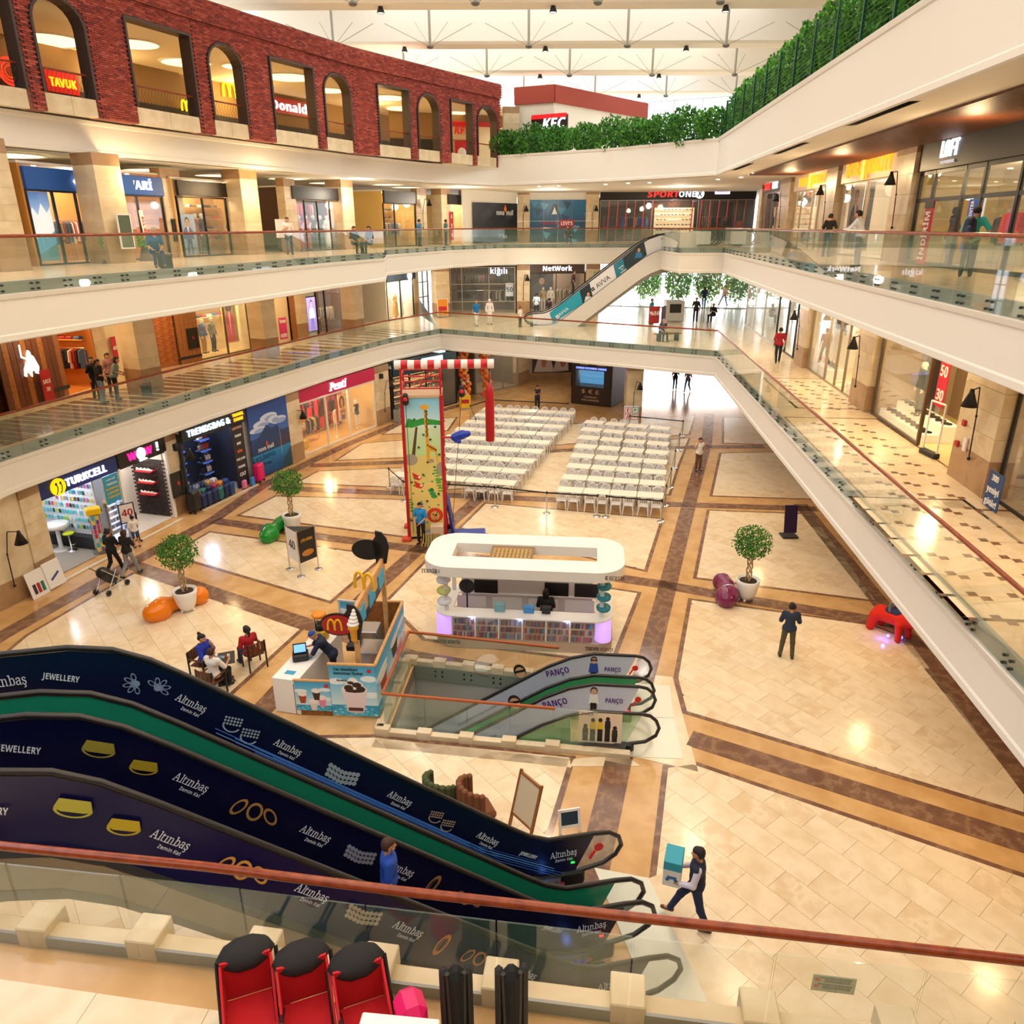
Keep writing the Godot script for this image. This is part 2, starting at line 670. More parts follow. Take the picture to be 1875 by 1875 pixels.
func structure() -> void:
	var l1back := PW([W(-4.75,-51.4),W(11.25,-41.5)])
	var l1right := PW([W(11.25,-41.5),W(8.02,-10.4),W(7.35,-3.95)])
	var l2 := join2(L2E,[[-7.4,-46.5],[-4.1,-55.2],[-0.5,-59.9],[9.6,-60.0],[10.2,-47.9],[12.9,-47.9]])
	var l2right := PW([W(12.9,-47.9),W(8.9,-13.3),W(7.4,-0.3)])
	var l3b := PW([W(-0.9,-56.2),W(6.35,-51.2),W(11.45,-45.6)])
	var l3r := PW([W(11.45,-45.6),W(8.85,-18.8),W(7.2,-1.5)])

	ground_floor()

	var far := [[-12,-78],[-46,-78],[-46,-12]]
	var n1 := PW([W(-16.6,-8.0),W(-6.9,-8.0),W(-6.9,-5.73),W(-4.75,-5.4),W(-1.0,-4.88),W(7.35,-3.75)])
	for L in [[L1E,Y1,3.66,0.03],[L2E,Y2,8.75,0.03],[L3E,Y3,14.05,0.03]]:
		var p := join2(L[0],far)
		p[0] = W(p[0].x,maxf(p[0].y,-12.0))
		slab("floor",p,L[1] - 0.04,L[1],M.cream_c)
		slab("ceiling",p,L[2],L[1] - 0.04,M.plaster)
	var backs := [
		[PW([W(-4.75,-51.4),W(11.25,-41.5),W(40,-41.5),W(40,-92),W(-12,-92)]),Y1,3.66],
		[PW([W(-6.7,-41.6),W(-7.4,-46.5),W(-4.1,-55.2),W(-0.5,-59.9),W(9.6,-60.0),W(10.2,-47.9),W(12.9,-47.9),W(40,-47.9),W(40,-78),W(-12,-78)]),Y2,8.75],
		[PW([W(-0.9,-56.2),W(6.35,-51.2),W(11.45,-45.6),W(34,-45.6),W(34,-78),W(-12,-78)]),Y3,14.05]]
	var rights := [
		[PW([W(11.25,-41.5),W(8.02,-10.4),W(7.35,-3.75),W(40,-3.75),W(40,-41.5)]),Y1,3.66],
		[PW([W(12.9,-47.9),W(8.9,-13.3),W(7.4,-0.3),W(40,-0.3),W(40,-47.9)]),Y2,8.75],
		[PW([W(11.45,-45.6),W(8.85,-18.8),W(7.2,-1.5),W(34,-1.5),W(34,-45.6)]),Y3,14.05]]
	for L in backs + rights:
		slab("floor",L[0],L[1] - 0.04,L[1],M.cream_c)
		slab("ceiling",L[0],L[2],L[1] - 0.04,M.plaster)
	var near1 := join2(n1,[[40,-3.75],[40,10],[-46,10],[-46,-8.0]])
	var near_floor := thing("floor","","")
	near_floor.set_meta("kind","structure")
	slab("floor",near1,YN - 0.04,YN - 0.012,M.tan)
	slab("ceiling",near1,3.66,YN - 0.04,M.plaster)
	var nt := []
	tile(PW([W(-7.5,-5.4),W(-4.82,-5.02),W(-3.1,-4.77),W(-1.0,-4.48),W(7.3,-3.4),W(7.3,2),W(-7.5,2)]),0.55,1.1,7.0,nt)
	for k in nt.size():
		var s2 := mb()
		prism(s2,nt[k][0],YN - 0.011,YN)
		obj("tile",s2,nt[k][1],near_floor)
	var near2 := PW([W(-46,0.45),W(40,0.45),W(40,10),W(-46,10)])
	slab("floor",near2,Y2 - 0.04,Y2,M.cream_c)
	slab("ceiling",near2,8.75,Y2 - 0.04,M.plaster)
	slab("ceiling",PW([W(-46,1.5),W(34,1.5),W(34,10),W(-46,10)]),14.05,Y3,M.plaster)
	slab("floor",PW([W(-46,-12),W(-16.6,-12),W(-16.6,-8),W(-46,-8)]),Y1 - 0.5,Y1,M.cream_c)

	fascia(L1E,3.66,4.75,"long white band along the left edge of the first-floor gallery")
	fascia(l1back,3.66,4.75,"white band under the first-floor railing across the back of the atrium")
	fascia(l1right,3.66,4.75,"white band along the right edge of the first-floor gallery")
	fascia(l2,8.75,9.93,"white band along the left and back edge of the second-floor gallery")
	fascia(l2right,8.75,9.93,"white band along the right edge of the second-floor gallery")
	fascia(L3E,14.05,15.2,"white band below the red brick arcade on the left")
	fascia(l3b,14.05,15.95,"tall white parapet below the hedge at the back")
	fascia(l3r,14.05,15.95,"tall white parapet below the hedge on the right")
	var s := mb()
	sweep(s,PW([W(-6.9,-5.73),W(-4.75,-5.4),W(-1.0,-4.88),W(7.35,-3.75)]),[[-0.2,3.66],[0.02,3.66],[0.02,4.9],[-0.2,4.9]])
	struct("trim",s,M.plaster,"white band below the railing nearest the viewer","fascia")

	railing(L1E,Y1,"glass railing with wooden handrail along the left first-floor gallery")
	railing(l1back,Y1,"glass railing with wooden handrail at the back of the first floor")
	railing(l1right,Y1,"glass railing with dark wooden handrail along the right first-floor gallery")
	railing(l2,Y2,"glass railing with wooden handrail along the left and back second-floor gallery")
	railing(l2right,Y2,"glass railing with wooden handrail along the right second-floor gallery")
	near_railing()

	roof()
	brick_wall()

	for w in [[-46,-6,-46,-80],[-46,-80,-14,-80],[40,-60,40,10],[40,10,-46,10],[-46,10,-46,-8]]:
		s = mb()
		var f := frame(W(w[0],w[1]),W(w[2],w[3]))
		var L := W(w[0],w[1]).distance_to(W(w[2],w[3]))
		box(s,f*V(L/2,11.5,0),V(L,25,0.3),f.basis)
		struct("wall",s,M.plaster)

func near_railing() -> void:
	var p := PW([W(-6.9,-5.73),W(-4.75,-5.4),W(-2.76,-5.15),W(-1.0,-4.88),W(0.61,-4.66),W(2.14,-4.45),W(3.96,-4.2),W(7.35,-3.75)])
	var t := thing("glass_railing","big glass railing nearest the viewer, with glossy wooden handrail and stone blocks at its foot","railing")
	var s := mb()
	var pts := PackedVector3Array()
	for q in p:
		pts.append(V(q.x,6.15,q.y))
	tube(s,pts,0.042,14)
	obj("handrail",s,M.wood_rail,t)
	var f := frame(p[1],p[-1])
	var foot := [-5.85,-4.7,-3.57,-2.43,-1.28,-0.14,1.0,2.13,3.27,4.4,5.5]
	var kerb := mb()
	sweep(kerb,p,[[-0.19,YN - 0.02],[0.0,YN - 0.02],[0.0,YN + 0.11],[-0.17,YN + 0.11],[-0.19,YN + 0.09]])
	obj("kerb",kerb,M.stone,t)
	s = mb()
	sweep(s,p,[[0.0,YN - 0.35],[0.03,YN - 0.35],[0.03,YN + 0.13],[0.0,YN + 0.13]])
	obj("slab_edge",s,paint("8a8f94",0.35,0.4),t)
	for i in foot.size():
		var x: float = foot[i]
		var k := 0
		while k < p.size() - 2 and p[k + 1].x < x:
			k += 1
		var q := p[k].lerp(p[k + 1],(x - p[k].x)/(p[k + 1].x - p[k].x))
		var fr := frame(p[k],p[k + 1])
		fr.origin = V(q.x,YN,q.y)
		s = mb()
		rbox(s,V(0,0.1,-0.13),V(0.31,0.24,0.33),0.012)
		obj("stone_block",s,M.stone,t,fr)
		if i < foot.size() - 1:
			var x2: float = foot[i + 1]
			var k2 := 0
			while k2 < p.size() - 2 and p[k2 + 1].x < x2:
				k2 += 1
			var q2 := p[k2].lerp(p[k2 + 1],(x2 - p[k2].x)/(p[k2 + 1].x - p[k2].x))
			var f2 := frame(q,q2)
			s = mb()
			box(s,V(q.distance_to(q2)/2,0,0),V(q.distance_to(q2) - 0.016,1.22,0.016))
			obj("glass_panel",s,M.glass,t,f2*T(0,YN + 0.46,0.05))

	var nf := frame(p[5],p[6])
	var n := thing("notice_sign","small grey safety notice with two red symbols, stuck on the near glass","sign",at(Transform3D(nf.basis,V(2.63,5.66,-4.38)),0,0,0.0))
	s = mb()
	plate(s,rect2(-0.17,-0.09,0.17,0.09),-0.004,0.004)
	obj("plate",s,paint("a9ac94",0.5),n)
	for y in [0.045,-0.03]:
		s = mb()
		plate(s,oval(W(-0.135,y - 0.004),0.022,0.018,14),0.0,0.006)
		obj("red_symbol",s,paint("c8202c"),n)
	words(n,"CAM KORKULUKLARA YASLANMAYINIZ",T(0.01,0.068,0.006),0.011,paint("2a2a26"),{"depth": 0.002,"w": 0.25})
	for k in 3:
		words(n,"Çocuklarınızı cam korkuluklardan uzak tutunuz",T(0.025,0.05 - 0.013*k,0.006),0.007,paint("44443e"),{"depth": 0.002,"w": 0.2,"bold": false})
	words(n,"DO NOT LEAN ON THE GLASS RAILING",T(0.01,-0.006,0.006),0.011,paint("2a2a26"),{"depth": 0.002,"w": 0.27})
	for k in 3:
		words(n,"Please keep your children away from the glass",T(0.025,-0.024 - 0.013*k,0.006),0.007,paint("44443e"),{"depth": 0.002,"w": 0.22,"bold": false})
	words(n,"nova mall",T(0.0,-0.08,0.006),0.013,paint("5a3a34"),{"depth": 0.002,"bold": false})

func roof() -> void:
	var s: SurfaceTool
	for k in 8:
		var z := -66.0 + 8.4*k
		s = mb()
		rbox(s,V(4,22.6,z),V(36,3.2,1.5),0.12)
		struct("ceiling",s,mat("roof_white","f3efe6",0.7),"deep white roof beam running across the atrium, number %s from the back wall" % ["one","two","three","four","five","six","seven","eight"][k],"beam")
		if k < 7:

			for x in [[-9.5,-4.3,1.0,6.3,11.6,16.8],[-6.8,-1.5,3.8,9.1,14.4]][k % 2]:
				var c := V(x,20.5,z + 2.6)
				var t := thing("roof_strut","grey hanging strut with thin splayed cables below the roof","strut",XO(c),"cable struts below the roof")
				s = mb()
				bar(s,V(0,0,0),V(0,2.7,0),0.07,8)
				obj("post",s,paint("9a988c",0.4,0.5),t)
				s = mb()
				ball(s,Vector3.ZERO,V(0.2,0.11,0.2),8)
				obj("node",s,paint("77756a",0.4,0.5),t)
				for e in [[-2.3,0.6],[2.3,0.6],[-0.9,-1.2],[0.9,-1.2]]:
					s = mb()
					bar(s,Vector3.ZERO,V(e[0],0.95 if absf(e[0]) > 1 else 1.4,e[1]),0.014,4)
					obj("cable",s,paint("8a887c",0.4,0.5),t)

	for k in 9:
		var z := -66.0 + 8.4*k - 4.2
		for e in [[-1.0,1],[1.0,1]]:
			s = mb()
			box(s,V(4,23.9,z + e[0]*3.55),V(36,0.3,1.5))
			struct("ceiling",s,M.roof_white)
		for x in [[-11.5,7.0],[18.0,8.0]]:
			s = mb()
			box(s,V(x[0],23.9,z),V(x[1],0.3,5.6))
			struct("ceiling",s,M.roof_white)
	s = mb()
	box(s,V(28,23.9,-30),V(12,0.3,84))
	struct("ceiling",s,M.roof_white)
	s = mb()
	box(s,V(-40,20.6,-35),V(30,0.3,90))
	struct("ceiling",s,M.roof_white)

func brick_wall() -> void:
	var BV := PW([W(-19.55,-20.4),W(-17.04,-25.89),W(-14.74,-30.94),W(-12.95,-35.45),W(-8.3,-45.03),W(-0.71,-56.36)])

	var W := [[1,-0.2,2.52,false],[1,3.16,5.12,true],[2,1.4,4.65,false],[3,0.65,2.6,true],[3,4.4,7.4,false],[3,8.15,10.3,true],[4,1.8,4.4,false],[4,5.15,7.1,true],[4,8.3,10.5,false],[4,11.05,13.2,true]]
	var wall := thing("wall_left","long red brick arcade wall with arched and square openings above the left gallery","brick wall")
	wall.set_meta("kind","structure")
	var brick_cols := ["9c4034","a84a3c","8a3830","b4584a","7a3230","a04238","95402f"]
	var bm := []
	for c in brick_cols:
		bm.append(mat("brick_" + c,c,0.85))
	var bs := mb()
	box(bs,Vector3.ZERO,V(0.24,0.062,0.05))
	var bmesh_ := mesh(bs)
	var cells := []
	for i in BV.size() - 1:
		var L := BV[i].distance_to(BV[i + 1])
		var f := frame(BV[i],BV[i + 1])
		var o := PW([W(0,Y3)])
		var mine := []
		for w in W:
			if w[0] == i:
				mine.append(w)
		for w in mine:
			if w[1] > 0:
				o.append(W(w[1],Y3))
			if w[3]:
				o.append_array(PW([W(w[1],17.95)]))
				var c := W((w[1] + w[2])/2,17.9)
				for k in range(1,12):
					var a := PI - PI*k/12
					o.append(c + W(cos(a)*(w[2] - w[1])/2,sin(a)*0.85))
				o.append(W(w[2],17.95))
			else:
				if w[1] < 0:
					o[0] = W(0,18.75)
				else:
					o.append(W(w[1],18.75))
				o.append(W(w[2],18.75))
			o.append(W(w[2],Y3))
		o.append_array(PW([W(L,Y3),W(L,20.2),W(0,20.2)]))
		var s := mb()
		plate(s,o,-0.5,-0.03,f)
		obj("backing",s,M.mortar,wall)

		s = mb()
		box(s,f*V(L/2,19.78,0.0),V(L + 0.04,0.84,0.22),f.basis)
		obj("top_band",s,M.mortar,wall)
		for w in mine:
			var x0: float = w[1]
			var x1: float = w[2]
			var xm := (x0 + x1)/2

			for k in 2:
				s = mb()
				box(s,f*V(lerpf(x0,x1,0.25 + 0.5*k),(Y3 + 15.78)/2,-0.16),V((x1 - x0)/2 - 0.012,0.58,0.3),f.basis)
				obj("stone_panel",s,M.stone,wall)

			s = mb()
			if w[3]:
				var pts := PW([W(x0,15.8),W(x0,17.95)])
				for k in range(1,12):
					var a := PI - PI*k/12
					pts.append(W(xm,17.9) + W(cos(a)*(x1 - x0)/2,sin(a)*0.85))
				pts.append_array(PW([W(x1,17.95),W(x1,15.8)]))
				lining(s,pts,f)
			else:
				lining(s,PW([W(x0,15.8),W(x0,18.75),W(x1,18.75),W(x1,15.8)]),f)
			obj("window_lining",s,M.bronze,wall)

			s = mb()
			bar(s,f*V(x0,16.55,-0.2),f*V(x1,16.55,-0.2),0.035)
			obj("window_rail",s,M.wood_rail,wall)
			s = mb()
			var nb := int((x1 - x0)/0.16)
			for k in nb:
				var x := x0 + (k + 0.5)*(x1 - x0)/nb
				tube(s,PV([f*V(x - 0.05,15.8,-0.2),f*V(x + 0.06,16.1,-0.2),f*V(x - 0.06,16.3,-0.2),f*V(x + 0.04,16.53,-0.2)]),0.008,4,false)
			tag(obj("wrought_grille",s,M.black,wall),"","","","stuff")

		var rows := int((20.2 - Y3)/0.074)
		for r in rows:
			var y := Y3 + 0.037 + r*0.074
			var off := 0.0 if r % 2 else 0.126
			var x := off
			while x < L:
				var hit := false
				for w in mine:
					if x + 0.13 > w[1] and x - 0.13 < w[2]:
						var top := 18.78
						if w[3]:
							var q := clampf((x - (w[1] + w[2])/2)/((w[2] - w[1])/2 + 0.1),-1,1)
							top = 17.95 + sqrt(1 - q*q)*0.9
						if y < top:
							hit = true
				if not hit:
					cells.append([f*T(x,y,(0.11 if y > 19.36 else 0.0) + rng.randf_range(-0.008,0.008))])
				x += 0.252
	var eye := V(0,11.5,0)
	var vis := []
	for k in cells.size():
		var p: Vector3 = cells[k][0].origin
		var sx := (p - eye)
		if sx.x/-sx.z > -0.67 and sx.y/-sx.z < 0.29:
			vis.append([sx.length(),k])
	vis.sort_custom(func(a,b): return a[0] < b[0])
	var single := {}
	for k in mini(300,vis.size()):
		single[vis[k][1]] = true
		put("brick",bmesh_,bm[rng.randi() % bm.size()],wall,cells[vis[k][1]][0])
	var rest := {}
	for k in cells.size():
		if not single.has(k):
			var c := rng.randi() % bm.size()
			if not rest.has(c):
				rest[c] = []
			rest[c].append(cells[k][0])
	for c in rest:
		var mm := MultiMesh.new()
		mm.transform_format = MultiMesh.TRANSFORM_3D
		mm.mesh = bmesh_
		mm.instance_count = rest[c].size()
		for k in rest[c].size():
			mm.set_instance_transform(k,rest[c][k])
		var mi := MultiMeshInstance3D.new()
		mi.name = "bricks"
		mi.multimesh = mm
		mi.material_override = bm[c]
		mi.set_meta("kind","stuff")
		wall.add_child(mi,true)

func lining(s: SurfaceTool,p: PackedVector2Array,f: Transform3D) -> void:
	for i in p.size() - 1:
		var a := p[i]
		var b := p[i + 1]
		var d := (b - a).normalized()
		var m := (a + b)/2
		var bb := f.basis*Basis(V(d.x,d.y,0),V(-d.y,d.x,0),Vector3.BACK)
		box(s,f*V(m.x,m.y,-0.2),V(a.distance_to(b) + 0.03,0.09,0.56),bb)
func ground_floor() -> void:
	var fl := thing("floor","glossy marble ground floor with cream panels, tan bands and dark brown strips","floor")
	fl.set_meta("kind","structure")

	var hole := PW([W(-3.05,-15.1),W(-2.75,-18.25),W(1.55,-17.15),W(1.35,-14.5)])
	var s := mb()
	var rects := [PW([W(-46,10),W(-46,-95),W(-3.05,-95),W(-2.75,-18.25),W(-3.05,-15.1),W(-3.05,10)]),
		PW([W(1.35,10),W(1.35,-14.5),W(1.55,-17.15),W(1.55,-95),W(40,-95),W(40,10)]),
		PW([W(-3.05,10),W(-3.05,-15.1),W(1.35,-14.5),W(1.35,10)]),
		PW([W(-2.75,-18.25),W(-3.05,-95),W(1.55,-95),W(1.55,-17.15)])]
	for r in rects:
		prism(s,r,-0.4,-0.012)
	obj("tan_stone",s,M.tan,fl)

	var P := [
		[[-14.61,-19.84],[-13.43,-24.17],[-6.51,-20.17],[-8.3,-14.0],[-11.5,-12.0],[-14.6,-14.0]],
		[[-12.79,-25.82],[-12.17,-27.97],[-4.85,-25.6],[-6.0,-22.03]],
		[[-11.6,-29.92],[-10.77,-32.26],[-3.6,-31.6],[-3.9,-27.4]],
		[[-10.28,-34.2],[-9.72,-35.99],[-4.4,-36.6],[-4.2,-33.4]],
		[[-9.18,-37.96],[-8.41,-41.13],[-4.2,-42.4],[-4.4,-38.6]],
		[[-7.6,-43.2],[-6.6,-46.2],[-3.6,-47.2],[-3.9,-44.0]],
		[[-1.15,-31.21],[6.23,-29.28],[4.72,-24.32],[-2.05,-28.4]],
		[[-3.14,-25.05],[4.18,-22.49],[2.75,-18.3],[-2.6,-19.6],[-4.07,-21.97]],
		[[11.3,-38.89],[14.5,-39.07],[13.4,-31.69],[9.13,-32.17]],
		[[8.52,-30.22],[12.73,-29.71],[11.88,-21.92],[6.45,-23.68]],
		[[5.89,-21.97],[10.97,-20.27],[11.72,-19.42],[11.01,-12.93],[10.68,-12.42],[4.41,-15.96],[4.5,-17.43]],
		[[10.2,-42.0],[8.4,-36.5],[7.15,-32.34],[-0.7,-32.9],[0.9,-39.0]],
		[[11.8,-47.5],[10.4,-42.9],[1.2,-40.4],[2.4,-45.0]],
		[[13.6,-47.0],[17.0,-46.5],[15.5,-40.5],[12.0,-41.0]],
		[[-0.6,-33.6],[0.5,-38.6],[-2.6,-38.0],[-3.0,-33.2]],

		[[-6.4,-14.9],[-3.35,-14.95],[1.3,-14.15],[0.2,-10.2],[-0.9,-5.6],[-14.0,-7.0],[-9.4,-13.2]],
		[[3.52,-13.83],[4.1,-13.95],[9.66,-10.7],[11.6,-9.0],[11.6,-3.0],[0.9,-3.0],[2.0,-8.2]]]
	var dark := mb()
	var tiles := []
	var outer := 0.13
	for q in P:
		var p := PackedVector2Array()
		for v in q:
			p.append(W(v[0],v[1]))
		for b in Geometry2D.offset_polygon(p,outer,Geometry2D.JOIN_MITER):
			prism(dark,b,-0.02,-0.004)
		tile(p,0.6,0.9,52.0,tiles)
	obj("dark_border",dark,M.brown,fl)

	var strips := [[[-16.2,-14.5],[-15.43,-19.8],[-14.0,-25.0],[-12.55,-29.4],[-11.9,-33.6],[-10.6,-37.5],[-9.2,-41.2],[-6.6,-46.6],[-3.0,-51.5]],
		[[-14.0,-25.0],[-6.8,-20.75],[-2.9,-18.6],[-0.6,-17.9]],
		[[-12.5,-29.3],[-7.3,-27.4],[-3.5,-26.2],[5.0,-23.2],[7.95,-21.9],[12.0,-20.3]],
		[[-11.4,-33.5],[-9.9,-33.3],[-4.8,-32.6],[1.2,-31.8],[5.4,-31.2],[13.2,-30.4]],
		[[-10.4,-37.0],[-5.9,-37.5],[2.8,-39.6],[11.0,-40.2],[14.0,-40.2]],
		[[-8.5,-14.6],[-6.45,-15.85],[-4.9,-22.3],[-3.5,-26.4],[-1.85,-30.9],[-0.2,-36.1],[2.06,-43.6],[3.5,-48.0]],
		[[0.1,-6.0],[2.4,-14.0],[3.7,-17.9],[8.05,-31.8],[11.0,-41.0],[12.9,-48.0]],
		[[4.25,-14.9],[10.3,-11.5],[13.0,-10.0]],
		[[12.7,-31.0],[11.95,-21.5],[11.35,-13.0],[11.2,-3.0]]]
	var st := []
	for q in strips:
		var p := PackedVector2Array()
		for v in q:
			p.append(W(v[0],v[1]))
		var w := 0.3
		var a := offset_line(p,w)
		var b := offset_line(p,-w)
		for i in p.size() - 1:
			var n := maxi(1,roundi(p[i].distance_to(p[i + 1])/1.3))
			for k in n:
				var u := float(k)/n
				var v := float(k + 1)/n
				st.append([PW([a[i].lerp(a[i + 1],u),a[i].lerp(a[i + 1],v),b[i].lerp(b[i + 1],v),b[i].lerp(b[i + 1],u)]),M.brown])

	for q in [[[-3.35,-14.95],[1.3,-14.15],[3.05,-13.95],[4.17,-13.76],[4.42,-16.9],[4.28,-17.5],[2.9,-17.75],[2.9,-16.95],[3.33,-17.2]]]:
		pass
	for q in [[[2.6,-14.3],[4.17,-13.7],[4.35,-17.5],[2.9,-17.75]],[[1.4,-14.15],[2.6,-14.3],[2.9,-13.9],[1.3,-13.9]]]:
		var p := PackedVector2Array()
		for v in q:
			p.append(W(v[0],v[1]))
		st.append([p,M.cream_b])
	for x in [[[-3.3,-14.92],[1.3,-14.2],[1.33,-13.85],[-3.35,-14.6]]]:
		var p := PackedVector2Array()
		for v in x:
			p.append(W(v[0],v[1]))
		st.append([p,M.cream_b])
	var plates := mb()
	for q in [[[2.2,-14.25],[3.92,-14.13],[4.02,-15.65],[2.3,-15.75]],[[2.3,-15.77],[4.02,-15.67],[4.2,-17.07],[2.5,-17.3]]]:
		var p := PackedVector2Array()
		for v in q:
			p.append(W(v[0],v[1]))
		var e := mb()
		prism(e,p,-0.012,0.009)
		obj("landing_plate",e,paint("d9d6c4",0.25,0.2),fl)
	for q in [[[1.55,-11.0],[2.55,-10.75],[3.1,-8.2],[3.0,-7.9],[2.2,-8.1]],[[2.55,-10.75],[2.9,-10.9],[3.55,-7.75],[3.1,-7.6]]]:
		var p := PackedVector2Array()
		for v in q:
			p.append(W(v[0],v[1]))
		var e := mb()
		prism(e,p,-0.012,0.01 if q.size() == 5 else 0.004)
		obj("landing_plate",e,paint("d3d4c6",0.25,0.2) if q.size() == 5 else M.cream_b,fl)
	for q in st:
		tiles.append([q[0],q[1]])

	var order := []
	for k in tiles.size():
		var c := Vector2.ZERO
		for v in tiles[k][0]:
			c += v
		c /= tiles[k][0].size()
		var d := V(c.x,-11.5,c.y)
		var fwd := -(d.z*cos(0.3644) + d.y*sin(0.3644))
		var seen_ := absf(d.x) < fwd*0.7 and absf(poly_area(tiles[k][0])) > 0.12 and c.y < -7.0
		order.append([d.length() if seen_ else 1000.0 + d.length(),k])
	order.sort_custom(func(x,y): return x[0] < y[0])
	var many := {}
	for n in order.size():
		var k: int = order[n][1]
		var m: Material = tiles[k][1]
		if n < 300 and order[n][0] < 1000:
			var e := mb()
			prism(e,tiles[k][0],-0.011,0.0)
			obj("tile",e,m,fl)
		else:
			if not many.has(m):
				many[m] = mb()
			prism(many[m],tiles[k][0],-0.011,0.0)
	for m in many:
		tag(obj("tiles",many[m],m,fl),"","","","stuff")

func tile(p: PackedVector2Array,w: float,l: float,deg: float,out: Array) -> void:

	var r := Transform2D(deg_to_rad(deg),Vector2.ZERO)
	var q := r.affine_inverse()*p
	var lo := W(1e9,1e9)
	var hi := -lo
	for v in q:
		lo = lo.min(v)
		hi = hi.max(v)
	var row := floori(lo.y/w)
	while row*w < hi.y:
		var x := floorf(lo.x/l)*l - (l*0.5 if posmod(row,2) else 0.0)
		while x < hi.x:
			var cell := rect2(x + 0.003,row*w + 0.003,x + l - 0.003,row*w + w - 0.003)
			for piece in Geometry2D.intersect_polygons(cell,q):
				if absf(poly_area(piece)) > 0.004:
					var u := rng.randf()
					out.append([r*piece,M.cream if u < 0.5 else (M.cream_b if u < 0.8 else M.cream_c)])
			x += l
		row += 1

func net(bones: Array,cell: float,k := 0.035) -> ArrayMesh:

	var lo := Vector3.ONE*1e9
	var hi := -lo
	for b in bones:
		var r: float = maxf(b[2],b[3]) + cell*2
		for j in 2:
			lo = lo.min(b[j] - Vector3.ONE*r)
			hi = hi.max(b[j] + Vector3.ONE*r)
	var n := Vector3i(((hi - lo)/cell).ceil()) + Vector3i.ONE
	var f := PackedFloat32Array()
	f.resize(n.x*n.y*n.z)
	f.fill(1.0)
	var pad := k + cell*2.0
	for b in bones:
		var a: Vector3 = b[0]
		var d: Vector3 = b[1] - a
		var ra: float = b[2]
		var dr: float = b[3] - ra
		var dd := maxf(d.length_squared(),1e-9)
		var m := Vector3.ONE*(maxf(ra,b[3]) + pad)
		var i0 := Vector3i(((a.min(b[1]) - m - lo)/cell).floor().max(Vector3.ZERO))
		var i1 := Vector3i(((a.max(b[1]) + m - lo)/cell).ceil()).min(n - Vector3i.ONE)
		for z in range(i0.z,i1.z + 1):
			for y in range(i0.y,i1.y + 1):
				var at_ := (z*n.y + y)*n.x
				for x in range(i0.x,i1.x + 1):
					var p := lo + Vector3(x,y,z)*cell - a
					var t := clampf(p.dot(d)/dd,0.0,1.0)
					var v := (p - d*t).length() - ra - dr*t
					var o := f[at_ + x]
					var h := maxf(k - absf(o - v),0.0)/k
					f[at_ + x] = minf(o,v) - h*h*k*0.25
	var id := PackedInt32Array()
	id.resize(f.size())
	id.fill(-1)
	var vs := PackedVector3Array()
	var sx := 1
	var sy := n.x
	var sz := n.x*n.y
	var offs := [0,sx,sy,sx + sy,sz,sx + sz,sy + sz,sx + sy + sz]
	var edges := [[0,1],[2,3],[4,5],[6,7],[0,2],[1,3],[4,6],[5,7],[0,4],[1,5],[2,6],[3,7]]
	var corner := [Vector3(0,0,0),Vector3(1,0,0),Vector3(0,1,0),Vector3(1,1,0),Vector3(0,0,1),Vector3(1,0,1),Vector3(0,1,1),Vector3(1,1,1)]
	for z in n.z - 1:
		for y in n.y - 1:
			var at_ := (z*n.y + y)*n.x
			for x in n.x - 1:
				var c := at_ + x
				if f[c] > 0.9:
					continue
				var neg := 0
				for o in offs:
					if f[c + o] < 0:
						neg += 1
				if neg == 0 or neg == 8:
					continue
				var sum := Vector3.ZERO
				var cnt := 0
				for e in edges:
					var u: float = f[c + offs[e[0]]]
					var w: float = f[c + offs[e[1]]]
					if (u < 0) != (w < 0):
						sum += corner[e[0]].lerp(corner[e[1]],u/(u - w))
						cnt += 1
				id[c] = vs.size()
				vs.append(lo + (Vector3(x,y,z) + sum/cnt)*cell)
	var ix := PackedInt32Array()
	for z in range(1,n.z - 1):
		for y in range(1,n.y - 1):
			var at_ := (z*n.y + y)*n.x
			for x in range(1,n.x - 1):
				var c := at_ + x
				if f[c] > 0.9:
					continue
				for ax in 3:
					var st: int = [sx,sy,sz][ax]
					var u := f[c] < 0
					var w := f[c + st] < 0
					if u == w:
						continue
					var p: int = [sy,sz,sx][ax]
					var q: int = [sz,sx,sy][ax]
					var a := id[c]
					var b := id[c - p]
					var d := id[c - p - q]
					var e := id[c - q]
					if a < 0 or b < 0 or d < 0 or e < 0:
						continue
					if u:
						ix.append_array(PackedInt32Array([a,d,b,a,e,d]))
					else:
						ix.append_array(PackedInt32Array([a,b,d,a,d,e]))
	var nn := PackedVector3Array()
	nn.resize(vs.size())
	for i in range(0,ix.size(),3):
		var g := (vs[ix[i + 2]] - vs[ix[i]]).cross(vs[ix[i + 1]] - vs[ix[i]])
		for j in 3:
			nn[ix[i + j]] += g
	for i in nn.size():
		nn[i] = nn[i].normalized()
	var arr := []
	arr.resize(Mesh.ARRAY_MAX)
	arr[Mesh.ARRAY_VERTEX] = vs
	arr[Mesh.ARRAY_NORMAL] = nn
	arr[Mesh.ARRAY_INDEX] = ix
	var me := ArrayMesh.new()
	if vs.size():
		me.add_surface_from_arrays(Mesh.PRIMITIVE_TRIANGLES,arr)
	return me

